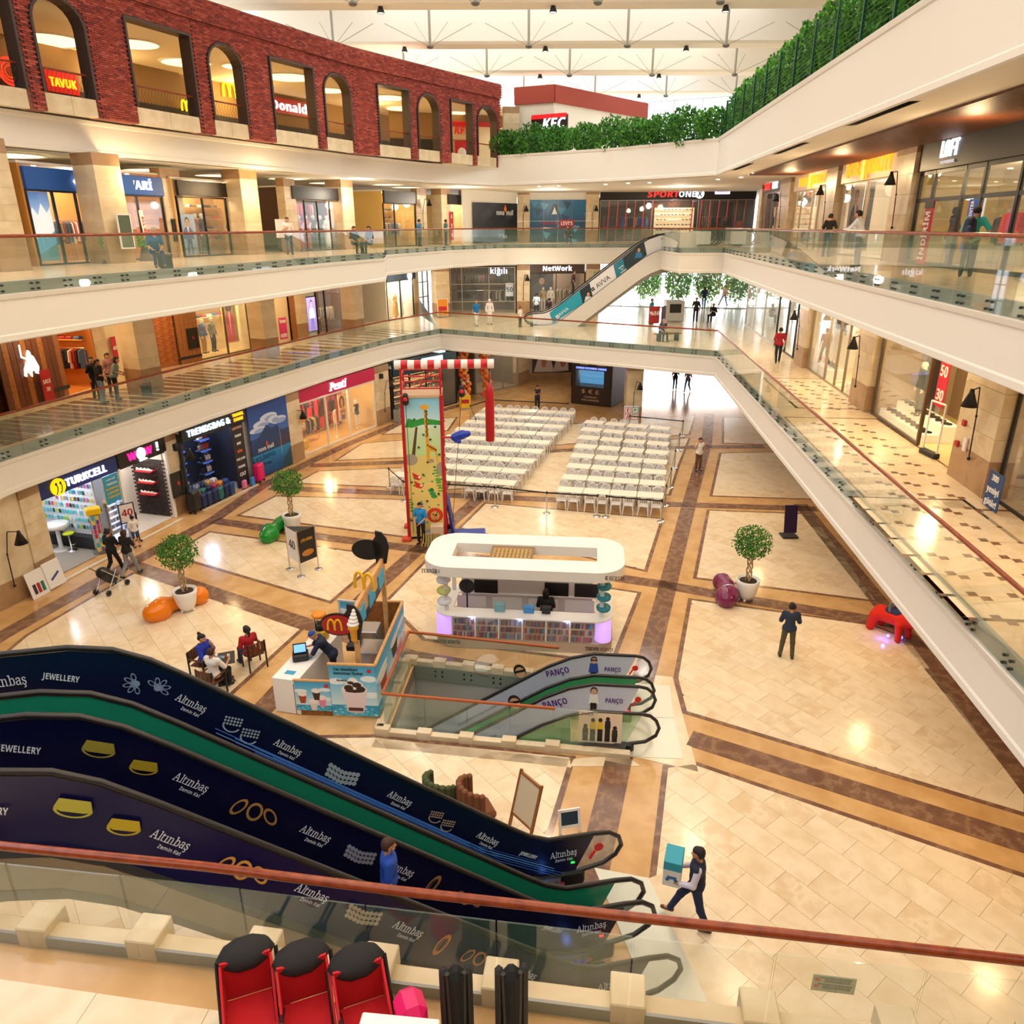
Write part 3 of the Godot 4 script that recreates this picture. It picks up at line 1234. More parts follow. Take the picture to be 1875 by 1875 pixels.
func hand_mesh(grip: bool) -> ArrayMesh:

	var key := "hand_grip" if grip else "hand"
	if cache.has(key):
		return cache[key]
	var b := [[Vector3(0,0.015,0),Vector3(0,-0.05,0.018),0.021,0.02],[Vector3(0,-0.01,0),Vector3(0,-0.05,-0.018),0.021,0.018]]
	var bend := 0.9 if grip else 0.28
	for i in 4:
		var z := 0.028 - 0.019*i
		var l: float = [0.036,0.041,0.038,0.03][i]
		var p := Vector3(0,-0.07,z)
		var a := bend*0.5
		for j in 3:
			var q: Vector3 = p + Vector3(-sin(a),-cos(a),0)*l*[1.0,0.68,0.52][j]
			b.append([p,q,0.0088 - 0.0008*j,0.008 - 0.0008*j])
			p = q
			a += bend
	b.append([Vector3(0,-0.015,0.022),Vector3(-0.012,-0.045,0.052),0.012,0.0105])
	b.append([Vector3(-0.012,-0.045,0.052),Vector3(-0.024,-0.072,0.058),0.0098,0.008])
	cache[key] = net(b,0.0045,0.008)
	return cache[key]

func head_mesh() -> ArrayMesh:

	if not cache.has("head"):
		cache["head"] = net([[Vector3(0,0.025,-0.018),Vector3(0,0.035,0.012),0.09,0.082],[Vector3(0,-0.03,0.02),Vector3(0,-0.075,0.048),0.066,0.032],[Vector3(0.03,-0.03,0.045),Vector3(-0.03,-0.03,0.045),0.04,0.04],
			[Vector3(0,0.012,0.086),Vector3(0,-0.022,0.106),0.008,0.012],[Vector3(-0.022,-0.055,0.082),Vector3(0.022,-0.055,0.082),0.009,0.009],[Vector3(-0.04,0.025,0.076),Vector3(0.04,0.025,0.076),0.011,0.011],
			[Vector3(0.082,0.012,-0.01),Vector3(0.084,-0.025,-0.004),0.014,0.01],[Vector3(-0.082,0.012,-0.01),Vector3(-0.084,-0.025,-0.004),0.014,0.01],[Vector3(0,-0.04,-0.02),Vector3(0,-0.16,-0.035),0.058,0.058]],0.008,0.018)
	return cache["head"]

func hair_mesh(style: String) -> ArrayMesh:
	if cache.has("hair_" + style):
		return cache["hair_" + style]
	var b := [[Vector3(0,0.05,-0.03),Vector3(0,0.06,0.012),0.092,0.08],[Vector3(0.03,0.02,-0.05),Vector3(-0.03,0.02,-0.05),0.072,0.072]]
	if style == "long":
		b += [[Vector3(0.045,0.0,-0.045),Vector3(0.05,-0.2,-0.06),0.06,0.04],[Vector3(-0.045,0.0,-0.045),Vector3(-0.05,-0.2,-0.06),0.06,0.04],[Vector3(0,0,-0.07),Vector3(0,-0.26,-0.08),0.06,0.035]]
	elif style == "bun":
		b += [[Vector3(0,0.12,-0.07),Vector3(0,0.15,-0.09),0.05,0.042]]
	elif style == "tail":
		b += [[Vector3(0,0.08,-0.1),Vector3(0,-0.03,-0.15),0.035,0.04],[Vector3(0,-0.03,-0.15),Vector3(0,-0.16,-0.13),0.038,0.015]]
	elif style == "afro":
		b = [[Vector3(0,0.06,-0.03),Vector3(0,0.07,-0.01),0.125,0.115],[Vector3(0.04,0.01,-0.06),Vector3(-0.04,0.01,-0.06),0.095,0.095]]
	elif style == "scarf":
		b += [[Vector3(0,0.05,-0.015),Vector3(0,0.045,0.02),0.093,0.084],[Vector3(0,-0.05,-0.02),Vector3(0,-0.13,0.0),0.085,0.1],[Vector3(0,-0.1,-0.05),Vector3(0,-0.22,-0.06),0.08,0.09]]
	elif style == "cap":
		b = [[Vector3(0,0.06,-0.02),Vector3(0,0.065,0.012),0.09,0.084],[Vector3(0.04,0.055,0.09),Vector3(-0.04,0.055,0.09),0.014,0.014],[Vector3(0.03,0.05,0.14),Vector3(-0.03,0.05,0.14),0.009,0.009]]
	cache["hair_" + style] = net(b,0.011,0.02)
	return cache["hair_" + style]

func limb_xf(from: Vector3,to: Vector3,hint: Vector3) -> Transform3D:

	var y := (from - to).normalized()
	var x := y.cross(hint)
	x = x.normalized() if x.length() > 0.01 else Vector3.RIGHT
	return Transform3D(Basis(x,y,x.cross(y)),to)

func person(label: String,where: Transform3D,o := {}) -> Node3D:

	var called: String = o.get("called","person")
	var t := thing(called,label,o.get("category","person"),where*Transform3D(Basis.from_scale(Vector3.ONE*o.get("h",1.72)/1.72),Vector3.ZERO),o.get("group",""))
	var legs: String = o.get("legs","stand")
	var lean: float = o.get("lean",0.02)
	var fat: float = o.get("fat",1.0)
	var sit := legs == "sit"
	var dy := -0.42 if sit else 0.0
	var hip := [Vector3(-0.095,0.92 + dy,0),Vector3(0.095,0.92 + dy,0)]
	var knee := [Vector3(-0.105,0.49,0.015),Vector3(0.105,0.49,0.015)]
	var ank := [Vector3(-0.11,0.085,-0.02),Vector3(0.11,0.085,-0.02)]
	if legs == "apart":
		ank = [Vector3(-0.17,0.085,-0.02),Vector3(0.15,0.085,0.03)]
		knee = [Vector3(-0.14,0.49,0.02),Vector3(0.125,0.49,0.03)]
	elif legs == "walk":
		knee = [Vector3(-0.1,0.5,0.17),Vector3(0.1,0.48,-0.02)]
		ank = [Vector3(-0.1,0.09,0.27),Vector3(0.1,0.14,-0.34)]
	elif legs == "stride":
		knee = [Vector3(-0.1,0.53,0.26),Vector3(0.1,0.47,-0.1)]
		ank = [Vector3(-0.1,0.15,0.42),Vector3(0.1,0.1,-0.26)]
	elif sit:
		knee = [Vector3(-0.12,0.49,0.42),Vector3(0.12,0.49,0.42)]
		ank = [Vector3(-0.12,0.085,0.4),Vector3(0.14,0.085,0.46)]
	var up := func(y,f): return Vector3(0,y + dy,lean*f)
	var pel := Vector3(0,0.96 + dy,0)
	var waist: Vector3 = up.call(1.1,0.3)
	var chest: Vector3 = up.call(1.3,0.75)
	var neck: Vector3 = up.call(1.46,1.0)
	var head := Vector3(0,1.6 + dy - absf(lean)*0.15,lean*1.25 + 0.015)
	var torso := [[pel + Vector3(-0.07,0,0),pel + Vector3(0.07,0,0),0.115*fat,0.115*fat],[pel,waist,0.12*fat,0.115*fat],[waist,chest,0.115*fat,0.12],[chest + Vector3(-0.085,0.03,0),chest + Vector3(0.085,0.03,0),0.105,0.105],[chest,neck,0.1,0.055]]
	var body := torso.duplicate()
	var shirt := torso.duplicate()
	var sleeve: float = o.get("sleeve",0.45)
	var arms: Array = o.get("arms",["hang","hang"])
	var wrists := []
	var hs := mb()
	for i in 2:
		var s := -1.0 if i == 0 else 1.0
		var sh := Vector3(s*0.172,1.405 + dy,lean*0.9)
		var el := Vector3(s*0.245,1.13 + dy,-0.03 + lean*0.5)
		var wr := Vector3(s*0.255,0.9 + dy,0.06 + lean*0.3)
		match arms[i]:
			"phone": el = Vector3(s*0.25,1.14 + dy,0.03); wr = Vector3(s*0.1,1.2 + dy,0.27)
			"carry": el = Vector3(s*0.25,1.12 + dy,0.06); wr = Vector3(s*0.2,1.04 + dy,0.32)
			"rail": el = Vector3(s*0.3,1.17 + dy,0.14 + lean); wr = Vector3(s*0.22,1.12 + dy,0.38 + lean)
			"push": el = Vector3(s*0.25,1.16 + dy,0.08); wr = Vector3(s*0.19,1.04 + dy,0.34)
			"ear": el = Vector3(s*0.33,1.27 + dy,0.13); wr = Vector3(s*0.13,1.52 + dy,0.06)
			"mouth": el = Vector3(s*0.25,1.16 + dy,0.14); wr = Vector3(s*0.07,1.42 + dy,0.2 + lean)
			"hip": el = Vector3(s*0.36,1.16 + dy,-0.06); wr = Vector3(s*0.19,1.0 + dy,0.03)
			"swing": el = Vector3(s*0.24,1.14 + dy,0.08); wr = Vector3(s*0.22,0.95 + dy,0.27)
			"behind": el = Vector3(s*0.24,1.14 + dy,-0.12); wr = Vector3(s*0.24,0.9 + dy,-0.16)
			"lap": el = Vector3(s*0.24,1.14 + dy,0.02 + lean*0.5); wr = Vector3(s*0.1,0.98 + dy,0.28 + lean*0.4)
			"table": el = Vector3(s*0.26,1.13 + dy,0.14 + lean); wr = Vector3(s*0.14,1.14 + dy,0.4 + lean)
			"cross": el = Vector3(s*0.25,1.14 + dy,0.1); wr = Vector3(-s*0.08,1.18 + dy,0.19)
			"up": el = Vector3(s*0.34,1.45 + dy,0.12); wr = Vector3(s*0.26,1.68 + dy,0.2)
		wrists.append(wr)
		body.append([sh,el,0.047,0.038])
		body.append([el,wr,0.038,0.026])
		body.append([chest + Vector3(s*0.1,0.05,0),sh,0.06,0.048])
		shirt.append([chest + Vector3(s*0.1,0.05,0),sh,0.062,0.05])
		if sleeve > 0:
			shirt.append([sh,sh.lerp(el,minf(1.0,sleeve*2)),0.058,0.052 if sleeve < 0.6 else 0.046])
		if sleeve > 0.55:
			shirt.append([el,el.lerp(wr,sleeve*2 - 1),0.047,0.035])
		var grip: bool = arms[i] in ["carry","rail","push","phone","mouth"]
		hs.append_from(hand_mesh(grip) if i == 1 else mirrored_hand(grip),0,limb_xf(el,wr,Vector3(0,0.2,1)))
	var pants := [[pel + Vector3(-0.07,-0.01,0),pel + Vector3(0.07,-0.01,0),0.122*fat,0.122*fat],[pel,pel.lerp(waist,0.35),0.125*fat,0.12*fat]]
	var cut: float = o.get("cut",1.0)
	var shoe := []
	for i in 2:
		body.append([hip[i],knee[i],0.082*fat,0.054])
		body.append([knee[i],ank[i],0.053,0.036])
		pants.append([hip[i],hip[i].lerp(knee[i],minf(1.0,cut*2)),0.092*fat,0.066])
		if cut > 0.5:
			pants.append([knee[i],knee[i].lerp(ank[i],cut*2 - 1),0.067,0.055])
		var toe := Vector3(0.015*(i*2 - 1),-0.045,0.14)
		if ank[i].y > 0.12 and ank[i].z < 0:
			toe = Vector3(0,-0.1,0.1)
		body.append([ank[i],ank[i] + toe*0.8,0.034,0.026])
		shoe.append([ank[i] + Vector3(0,-0.038,-0.035),ank[i] + toe,0.043,0.036])
	if o.has("skirt"):
		var q := [pel + Vector3(0,0.05,0),Vector3(0,o.skirt,0)]
		pants = [[pel + Vector3(-0.07,0,0),pel + Vector3(0.07,0,0),0.125,0.125],[q[0],q[1],0.14,0.2],[q[0] + Vector3(0.06,0,0),q[1] + Vector3(0.12,0,0),0.12,0.16],[q[0] - Vector3(0.06,0,0),q[1] - Vector3(0.12,0,0),0.12,0.16]]
	var grow := 0.014
	var sh2 := []
	for b in shirt:
		sh2.append([b[0],b[1],b[2] + grow,b[3] + grow])
	sh2[4][3] = 0.062
	if o.has("coat"):
		sh2.append([pel,Vector3(0,o.coat,0),0.15,0.17])
	var cell: float = o.get("cell",0.024)
	var st := mb()
	st.append_from(net(body,cell),0,Transform3D())
	var look := Basis(Vector3.UP,o.get("look",0.0))*Basis(Vector3.RIGHT,o.get("nod",0.0))
	st.append_from(head_mesh(),0,Transform3D(look,head))
	st.append_from(hs.commit(),0,Transform3D())
	var skin: String = o.get("skin","c98f6c")
	put("body",st.commit(),paint(skin,0.55),t)
	if o.get("bare",false):
		return t
	var hair: Array = o.get("hair",["short","1d1512"])
	if hair[0] != "none":
		put("headscarf" if hair[0] == "scarf" else ("cap" if hair[0] == "cap" else "hair"),hair_mesh(hair[0]),paint(hair[1],0.7),t,Transform3D(look,head))
	var e := mb()
	for s in [-1.0,1.0]:
		ball(e,Vector3(s*0.032,0.008,0.083),Vector3(0.011,0.007,0.006),6)
	obj("eyes",e,paint("241a16",0.3),t,Transform3D(look,head))
	put(o.get("top_name","shirt"),net(sh2,cell),paint(o.get("top","333333"),0.8),t)
	put("skirt" if o.has("skirt") else ("shorts" if cut < 0.6 else "trousers"),net(pants,cell),paint(o.get("bottom","2a3040"),0.85),t)
	put("shoes",net(shoe,0.016,0.01),paint(o.get("shoes","222222"),0.5),t)
	t.set_meta("wrists",wrists)
	return t

func mirrored_hand(grip: bool) -> ArrayMesh:
	var key := "hand_left_%s" % grip
	if not cache.has(key):
		var a := hand_mesh(grip).surface_get_arrays(0)
		var vv: PackedVector3Array = a[Mesh.ARRAY_VERTEX]
		var nv: PackedVector3Array = a[Mesh.ARRAY_NORMAL]
		for i in vv.size():
			vv[i].x *= -1
			nv[i].x *= -1
		a[Mesh.ARRAY_VERTEX] = vv
		a[Mesh.ARRAY_NORMAL] = nv
		var ix: PackedInt32Array = a[Mesh.ARRAY_INDEX]
		for i in range(0,ix.size(),3):
			var q := ix[i]
			ix[i] = ix[i + 1]
			ix[i + 1] = q
		a[Mesh.ARRAY_INDEX] = ix
		var me := ArrayMesh.new()
		me.add_surface_from_arrays(Mesh.PRIMITIVE_TRIANGLES,a)
		cache[key] = me
	return cache[key]

func item(called: String,me: Mesh,m: Material,xf: Transform3D,label: String,category: String,group := "") -> MeshInstance3D:
	var o := put(called,me,m,self,xf)
	tag(o,label,category,group)
	return o

func room(f: Transform3D,x0: float,x1: float,h: float,d: float,wall: String,floor_hex: String,light: String,power: float,spots := 6) -> Node3D:
	var t := thing("wall_shop","","",f)
	t.set_meta("kind","structure")
	var xm := (x0 + x1)/2
	var w := x1 - x0
	var m := paint(wall,0.7)
	for q in [["back_wall",V(xm,h/2,-d - 0.05),V(w + 0.2,h,0.1),m],["side_wall",V(x0 - 0.05,h/2,-d/2),V(0.1,h,d),m],["side_wall",V(x1 + 0.05,h/2,-d/2),V(0.1,h,d),m],
		["shop_floor",V(xm,0.01,-d/2),V(w,0.02,d),paint(floor_hex,0.25)],["shop_ceiling",V(xm,h + 0.04,-d/2),V(w + 0.2,0.08,d),paint("e8e4dc",0.7)]]:
		var s := mb()
		box(s,q[1],q[2])
		obj(q[0],s,q[3],t)
	var s := mb()
	lathe(s,[[0.0,-0.02],[0.075,-0.02],[0.085,0.0]],10)
	var disc := mesh(s)
	for k in spots:
		put("ceiling_spot_light",disc,glow(light,4.0),t,T(x0 + w*((k % 3) + 0.5)/3,h - 0.01,-d*(0.25 + 0.5*(k/3))))
	var c := f*V(xm,h - 0.35,-d*0.45)
	lamp(c,light,power*2.2,0.3)
	return t

func sign_band(f: Transform3D,x0: float,x1: float,y0: float,y1: float,hex: String,texts: Array,label: String,z := 0.06,depth := 0.16) -> Node3D:

	var t := thing("shop_sign",label,"sign",f)
	var s := mb()
	rbox(s,V((x0 + x1)/2,(y0 + y1)/2,z),V(x1 - x0,y1 - y0,depth),0.015)
	obj("sign_board",s,paint(hex,0.4),t)
	for q in texts:
		var o := {"name": "sign_lettering","depth": 0.05}
		if q[4] > 0:
			o.w = q[4]
		if q.size() > 7:
			o.font = q[7]
		if q.size() > 8:
			o.slant = q[8]
		words(t,q[0],T(q[1],q[2],z + depth/2 + 0.03),q[3],glow(q[5],q[6]) if q[6] > 0 else paint(q[5],0.4),o)
	return t

func glazing(f: Transform3D,xs: Array,y0: float,y1: float,rows: Array,hex: String,label: String,z := 0.0,bar_w := 0.06) -> Node3D:

	var t := thing("shop_window",label,"window",f)
	var m := paint(hex,0.35,0.3)
	for x in xs:
		var s := mb()
		box(s,V(x,(y0 + y1)/2,z),V(bar_w,y1 - y0,0.1))
		obj("mullion",s,m,t)
	var ys := [y0] + rows + [y1]
	for y in ys:
		var s := mb()
		box(s,V((xs[0] + xs[-1])/2,clampf(y,y0 + bar_w/2,y1 - bar_w/2),z),V(xs[-1] - xs[0],bar_w,0.08))
		obj("transom",s,m,t)
	for i in xs.size() - 1:
		for j in ys.size() - 1:
			var s := mb()
			box(s,V((xs[i] + xs[i + 1])/2,(ys[j] + ys[j + 1])/2,z),V(xs[i + 1] - xs[i] - bar_w,ys[j + 1] - ys[j] - bar_w,0.012))
			obj("glass_pane",s,M.pane,t)
	return t

func poster(f: Transform3D,x0: float,y0: float,x1: float,y1: float,m: Material,label: String,z := 0.03,rim := "",category := "poster") -> Node3D:
	var t := thing("poster",label,category,at(f,(x0 + x1)/2,(y0 + y1)/2,z))
	var w := x1 - x0
	var h := y1 - y0
	var s := mb()
	plate(s,rect2(-w/2,-h/2,w/2,h/2),-0.012,0.012,Transform3D(),Rect2(-w/2,-h/2,w,h))
	obj("printed_sheet",s,m,t)
	if rim:
		s = mb()
		for q in [[0,h/2,w + 0.08,0.05],[0,-h/2,w + 0.08,0.05],[-w/2,0,0.05,h],[w/2,0,0.05,h]]:
			box(s,V(q[0],q[1],0),V(q[2],q[3],0.05))
		obj("frame",s,paint(rim,0.4),t)
	return t

func garment_mesh() -> ArrayMesh:
	if not cache.has("garment"):
		var p := PW([W(-0.04,0),W(-0.2,-0.06),W(-0.25,-0.5),W(-0.19,-0.51),W(-0.17,-0.25),W(-0.19,-0.74),W(0.19,-0.74),W(0.17,-0.25),W(0.19,-0.51),W(0.25,-0.5),W(0.2,-0.06),W(0.04,0)])
		var s := mb()
		plate(s,p,-0.03,0.03)
		cache["garment"] = mesh(s)
	return cache["garment"]

func rack(f: Transform3D,x0: float,x1: float,y: float,z: float,n: int,cols: Array,label: String,group: String,turn := 1.1,stand := true) -> void:

	if stand:
		var t := thing("clothes_rack","slim metal rail holding " + label,"clothes rack",f)
		var s := mb()
		bar(s,V(x0 - 0.06,y + 0.05,z),V(x1 + 0.06,y + 0.05,z),0.014)
		obj("rail",s,M.steel,t)
		for x in [x0 - 0.06,x1 + 0.06]:
			s = mb()
			bar(s,V(x,0.02,z),V(x,y + 0.05,z),0.014)
			obj("post",s,M.steel,t)
	for k in n:
		var hex: String = cols[rng.randi() % cols.size()]
		item("hanging_garment",garment_mesh(),paint(hex,0.85),at(f,lerpf(x0,x1,(k + 0.5)/n),y,z,turn + rng.randf_range(-0.15,0.15))*Transform3D(Basis.from_scale(V(1,rng.randf_range(0.85,1.15),1)),Vector3.ZERO),label,"garment",group)

func goods_mesh(kind: String) -> Mesh:
	if cache.has("g_" + kind):
		return cache["g_" + kind]
	var s := mb()
	match kind:
		"shoe":
			cache["g_shoe"] = net([[V(-0.1,0.03,0),V(0.1,0.025,0),0.035,0.03],[V(-0.1,0.04,0),V(-0.09,0.09,0),0.036,0.03],[V(-0.09,0.06,0),V(0.04,0.03,0),0.035,0.03]],0.014,0.02)
			return cache["g_shoe"]
		"bag":
			rbox(s,V(0,0.11,0),V(0.3,0.2,0.12),0.03)
			tube(s,PV([V(-0.08,0.2,0),V(-0.06,0.3,0),V(0.06,0.3,0),V(0.08,0.2,0)]),0.01,5)
		"fold":
			rbox(s,V(0,0.06,0),V(0.3,0.12,0.28),0.025)
		"case":
			rbox(s,V(0,-0.08,0),V(0.085,0.16,0.015),0.006)
		"bottle":
			lathe(s,[[0.0,0.0],[0.045,0.0],[0.045,0.13],[0.018,0.18],[0.018,0.22],[0.0,0.22]],8)
		"box":
			rbox(s,V(0,0.08,0),V(0.16,0.16,0.12),0.01)
		"bowl":
			lathe(s,[[0.0,0.0],[0.05,0.0],[0.11,0.07],[0.1,0.07],[0.045,0.012],[0.0,0.012]],10)
		"balloon":
			lathe(s,[[0.0,-0.17],[0.02,-0.16],[0.08,-0.1],[0.13,0.0],[0.12,0.07],[0.07,0.125],[0.0,0.14]],12)
	cache["g_" + kind] = mesh(s)
	return cache["g_" + kind]

func shelf(f: Transform3D,x0: float,x1: float,ys: Array,z: float,hex: String,label: String,depth := 0.34,lit := "") -> Node3D:
	var t := thing("shelf_unit",label,"shelves",f)
	for y in ys:
		var s := mb()
		rbox(s,V((x0 + x1)/2,y - 0.02,z),V(x1 - x0,0.04,depth),0.006)
		obj("shelf_board",s,paint(hex,0.45),t)
		if lit:
			s = mb()
			box(s,V((x0 + x1)/2,y - 0.05,z + depth/2 - 0.03),V(x1 - x0 - 0.04,0.02,0.03))
			obj("shelf_light",s,glow(lit,2.0),t)
	return t

func goods(f: Transform3D,kind: String,x0: float,x1: float,y: float,z: float,n: int,cols: Array,label: String,category: String,group: String,turn := 0.0,sc := 1.0) -> void:
	for k in n:
		item({"shoe": "shoe","bag": "handbag","fold": "folded_garment","case": "phone_case","bottle": "bottle","box": "carton","bowl": "bowl"}[kind],goods_mesh(kind),paint(cols[rng.randi() % cols.size()],0.6),at(f,lerpf(x0,x1,(k + 0.5)/n),y,z,turn + rng.randf_range(-0.2,0.2))*Transform3D(Basis.from_scale(Vector3.ONE*sc),Vector3.ZERO),label,category,group)

func mannequin(xf: Transform3D,label: String,o := {}) -> Node3D:
	o.called = "mannequin"
	o.category = "mannequin"
	o.skin = o.get("skin","ece6dc")
	o.hair = o.get("hair",["none",""])
	o.h = o.get("h",1.8)
	var t := person(label,xf,o)
	var e := t.get_node_or_null("eyes")
	if e:
		t.remove_child(e)
		e.free()
	return t

func wall_lamp(xf: Transform3D,label: String,high := true) -> void:

	if not cache.has("wall_lamp"):
		var t := thing("wall_lamp",label,"lamp",xf,"black articulated wall lamps on the pillars")
		var s := mb()
		bar(s,V(0,-1.1,0.05),V(0,0.0,0.09),0.018)
		ball(s,V(0,-1.12,0.05),V(0.05,0.05,0.05),8)
		obj("lower_arm",s,M.black,t)
		s = mb()
		bar(s,V(0,0.0,0.09),V(0.1,0.75,0.2),0.016)
		bar(s,V(0.1,0.75,0.2),V(0.26,0.72,0.42),0.016)
		ball(s,V(0,0,0.09),V(0.035,0.035,0.035),8)
		obj("upper_arm",s,M.black,t)
		s = mb()
		lathe(s,[[0.19,0.3],[0.2,0.3],[0.06,0.66],[0.05,0.74],[0.0,0.75]],14,V(0.28,0.0,0.45))
		obj("lamp_shade",s,M.black,t)
		cache["wall_lamp"] = t
	else:
		dup(cache["wall_lamp"],xf,label)

func pilaster(f: Transform3D,x0: float,x1: float,h: float,z := 0.12,d := 0.5,brown := true) -> void:
	var a := f*V(x0,0,z)
	var b := f*V(x1,0,z)
	var t := thing("column","","",Transform3D(f.basis,a))
	t.set_meta("kind","structure")
	var w := x1 - x0
	var base := 0.95 if brown else 0.0
	var cap := 0.4 if brown else 0.0
	for q in [["base",0.0,base,M.stone_brown],["capital",h - cap,h,M.stone_brown]] if brown else []:
		var s := mb()
		box(s,V(w/2,(q[1] + q[2])/2,-d/2),V(w,q[2] - q[1],d))
		obj(q[0],s,q[3],t)
	for k in 4:
		var ch := (h - base - cap)/4
		var s := mb()
		box(s,V(w/2,base + (k + 0.5)*ch,-d/2),V(w - 0.008,ch - 0.008,d))
		obj("stone_panel",s,M.stone if k % 2 else M.stone_b,t)

func flank(f: Transform3D,x0: float,x1: float,y0: float,y1: float,hex := "ece9e2",z := 0.0,m: Material = null) -> void:

	var s := mb()
	box(s,f*V((x0 + x1)/2,(y0 + y1)/2,z),V(x1 - x0,y1 - y0,0.12),f.basis)
	struct("wall",s,m if m else paint(hex,0.7))
func FR(a: Array,y := 0.0) -> Transform3D:
	return frame(W(a[0],a[1]),W(a[2],a[3]),y)

const BRIGHT := ["d8336b","2f6fb8","e8a22c","3a9a5b","7d3f98","1f2a44","e9e4da","c22b2b","2bb3b8","444444"]
const DARKS := ["1c1d22","22304a","3b2a24","5a1f24","2d3a2e","4a4a4e","16181c"]

func ground_shops() -> void:
	var GA := FR([-16.05,-23.97,-14.39,-29.69])
	var GB := FR([-14.0,-30.3,-11.54,-37.03])
	var GC := FR([-11.25,-38.6,-8.46,-44.83])
	var GD := FR([-7.54,-46.76,-3.6,-51.8])

	column(W(-15.95,-22.85),W(-0.15,0.98).normalized()*-1,0.9,0,3.66,"stone pillar at the left border of the photo, behind the leaning leaflets board")
	var s := mb()
	var g0 := FR([-16.75,-20.3,-15.95,-22.9])
	box(s,g0*V(0.2,1.83,-0.5),V(5.0,3.66,0.9),g0.basis)
	struct("wall",s,M.stone)
	s = mb()
	box(s,g0*V(0.2,0.4,-0.48),V(5.04,0.8,0.94),g0.basis)
	struct("baseboard",s,M.stone_brown)
	pilaster(GA,6.1,6.95,3.6,0.05,0.8)
	pilaster(GB,7.45,8.55,3.6,0.1,0.8)
	pilaster(GC,7.1,8.6,3.6,0.15,0.9)
	for q in [[g0,1.75,1.75,"lamp on the stone pillar left of the phone shop"],[GB,-0.25,2.15,"lamp on the pillar between the shoe store and the luggage store"],[GC,-0.55,1.9,"lamp on the pillar left of the hosiery shop"],[GC,7.9,1.9,"lamp on the pillar right of the hosiery shop"]]:
		wall_lamp(at(q[0],q[1],q[2],0.02 if q[0] == g0 else 0.16),"black articulated wall " + q[3])
	for q in [[GB,-0.3,3.0,"pillar left of the luggage store"],[GC,-0.6,3.0,"pillar left of the hosiery shop"],[GC,7.65,3.0,"pillar right of the hosiery shop"]]:
		s = mb()
		rbox(s,Vector3.ZERO,V(0.22,0.3,0.18),0.02)
		tag(obj("speaker",s,M.black,self,at(q[0],q[1],q[2],0.25)),"small black box speaker high on the " + q[3],"speaker","")
	var red_pos := canvas(64,96,"17120f")
	ioval(red_pos,0.5,0.45,0.1,0.07,"b01818")
	ioval(red_pos,0.56,0.52,0.05,0.05,"d02020")
	var red_m := print_mat("dark_poster",red_pos,0.35)
	poster(GB,-0.78,0.95,-0.1,1.95,red_m,"black framed poster with small red mark on the pillar by the luggage store",0.2,"16130f")

	sign_band(GA,-0.3,3.46,2.84,3.43,"14307e",[["TURKCELL",1.95,3.14,0.27,1.85,"ffffff",1.6]],"navy sign reading TURKCELL in white beside a yellow disc")
	var d := thing("shop_emblem","round yellow emblem with two dark blue curls on the navy phone shop sign","emblem",at(GA,0.66,3.13,0.2))
	s = mb()
	plate(s,oval(Vector2.ZERO,0.3,0.3,24),-0.03,0.03)
	obj("disc",s,glow("ffd400",0.9),d)
	for x in [-0.08,0.1]:
		s = mb()
		ball(s,V(x,0.12,0.03),V(0.05,0.05,0.02),8)
		tube(s,PV([V(x,0.1,0.035),V(x + 0.04,0.0,0.035),V(x + 0.01,-0.14,0.035),V(x - 0.06,-0.24,0.035)]),0.02,5)
		obj("curl",s,paint("14307e"),d)
	room(GA,-0.2,2.56,3.5,3.4,"d8dce2","a39a90","f4f6ff",1.1)
	var w := GA*T(2.5,0,-3.3,-PI/2)
	s = mb()
	box(s,V(1.5,1.75,-0.03),V(3.0,2.5,0.04))
	tag(obj("display_wall",s,paint("e9edf2",0.5),self,w),"pale pegboard wall hung with phone cases in the phone shop","display wall")
	s = mb()
	rbox(s,V(1.5,0.25,0.1),V(3.0,0.5,0.4),0.02)
	tag(obj("plinth_cabinet",s,M.black,self,w),"low black plinth cabinet under the wall of phone cases","cabinet")
	for r in 8:
		goods(w,"case",0.05,2.95,2.85 - r*0.28,0.05,20,["e8e8ea","20242c","c9ced6","2f6fb8","d8336b","2bb3b8","f0f0f0","4a4e58","e8c22c","88909c"] if r < 5 else ["2bb3b8","e8e8ea","a0cf3a","20242c","4fc0d0"],"small phone case hanging in row %s of the phone shop wall" % ["one","two","three","four","five","six","seven","eight"][r],"phone case","phone cases on the shop wall")
	var tb := thing("bar_table","round white pedestal table in the doorway of the phone shop","table",T(-17.2,0,-26.3))
	s = mb()
	lathe(s,[[0.0,0.92],[0.4,0.92],[0.43,0.95],[0.43,1.07],[0.41,1.09],[0.0,1.09]],28)
	obj("tabletop",s,M.white,tb)
	s = mb()
	lathe(s,[[0.1,0.04],[0.075,0.2],[0.075,0.92]],16)
	obj("pedestal",s,M.white,tb)
	s = mb()
	lathe(s,[[0.0,0.0],[0.33,0.0],[0.33,0.025],[0.1,0.05],[0.0,0.05]],24)
	obj("base",s,M.white,tb)
	var bs := thing("bar_stool","lime green stool on a chrome foot beside the round white table","stool",T(-16.75,0,-26.2))
	s = mb()
	ball(s,V(0,0.72,0),V(0.21,0.07,0.21),16)
	obj("seat",s,paint("c8d814",0.4),bs)
	s = mb()
	lathe(s,[[0.0,0.0],[0.2,0.0],[0.19,0.03],[0.03,0.05],[0.03,0.68]],16)
	obj("pedestal",s,M.chrome,bs)
	s = mb()
	tube(s,PV([V(0.03,0.25,0),V(0.16,0.25,0.08),V(0.16,0.25,-0.08),V(0.03,0.25,0)]),0.012,6)
	obj("footrest",s,M.chrome,bs)
	var ro := thing("display_stand","tall rotating stand of colourful cases topped by a yellow sign reading 532","display stand",T(-15.55,0,-26.05,0.6))
	s = mb()
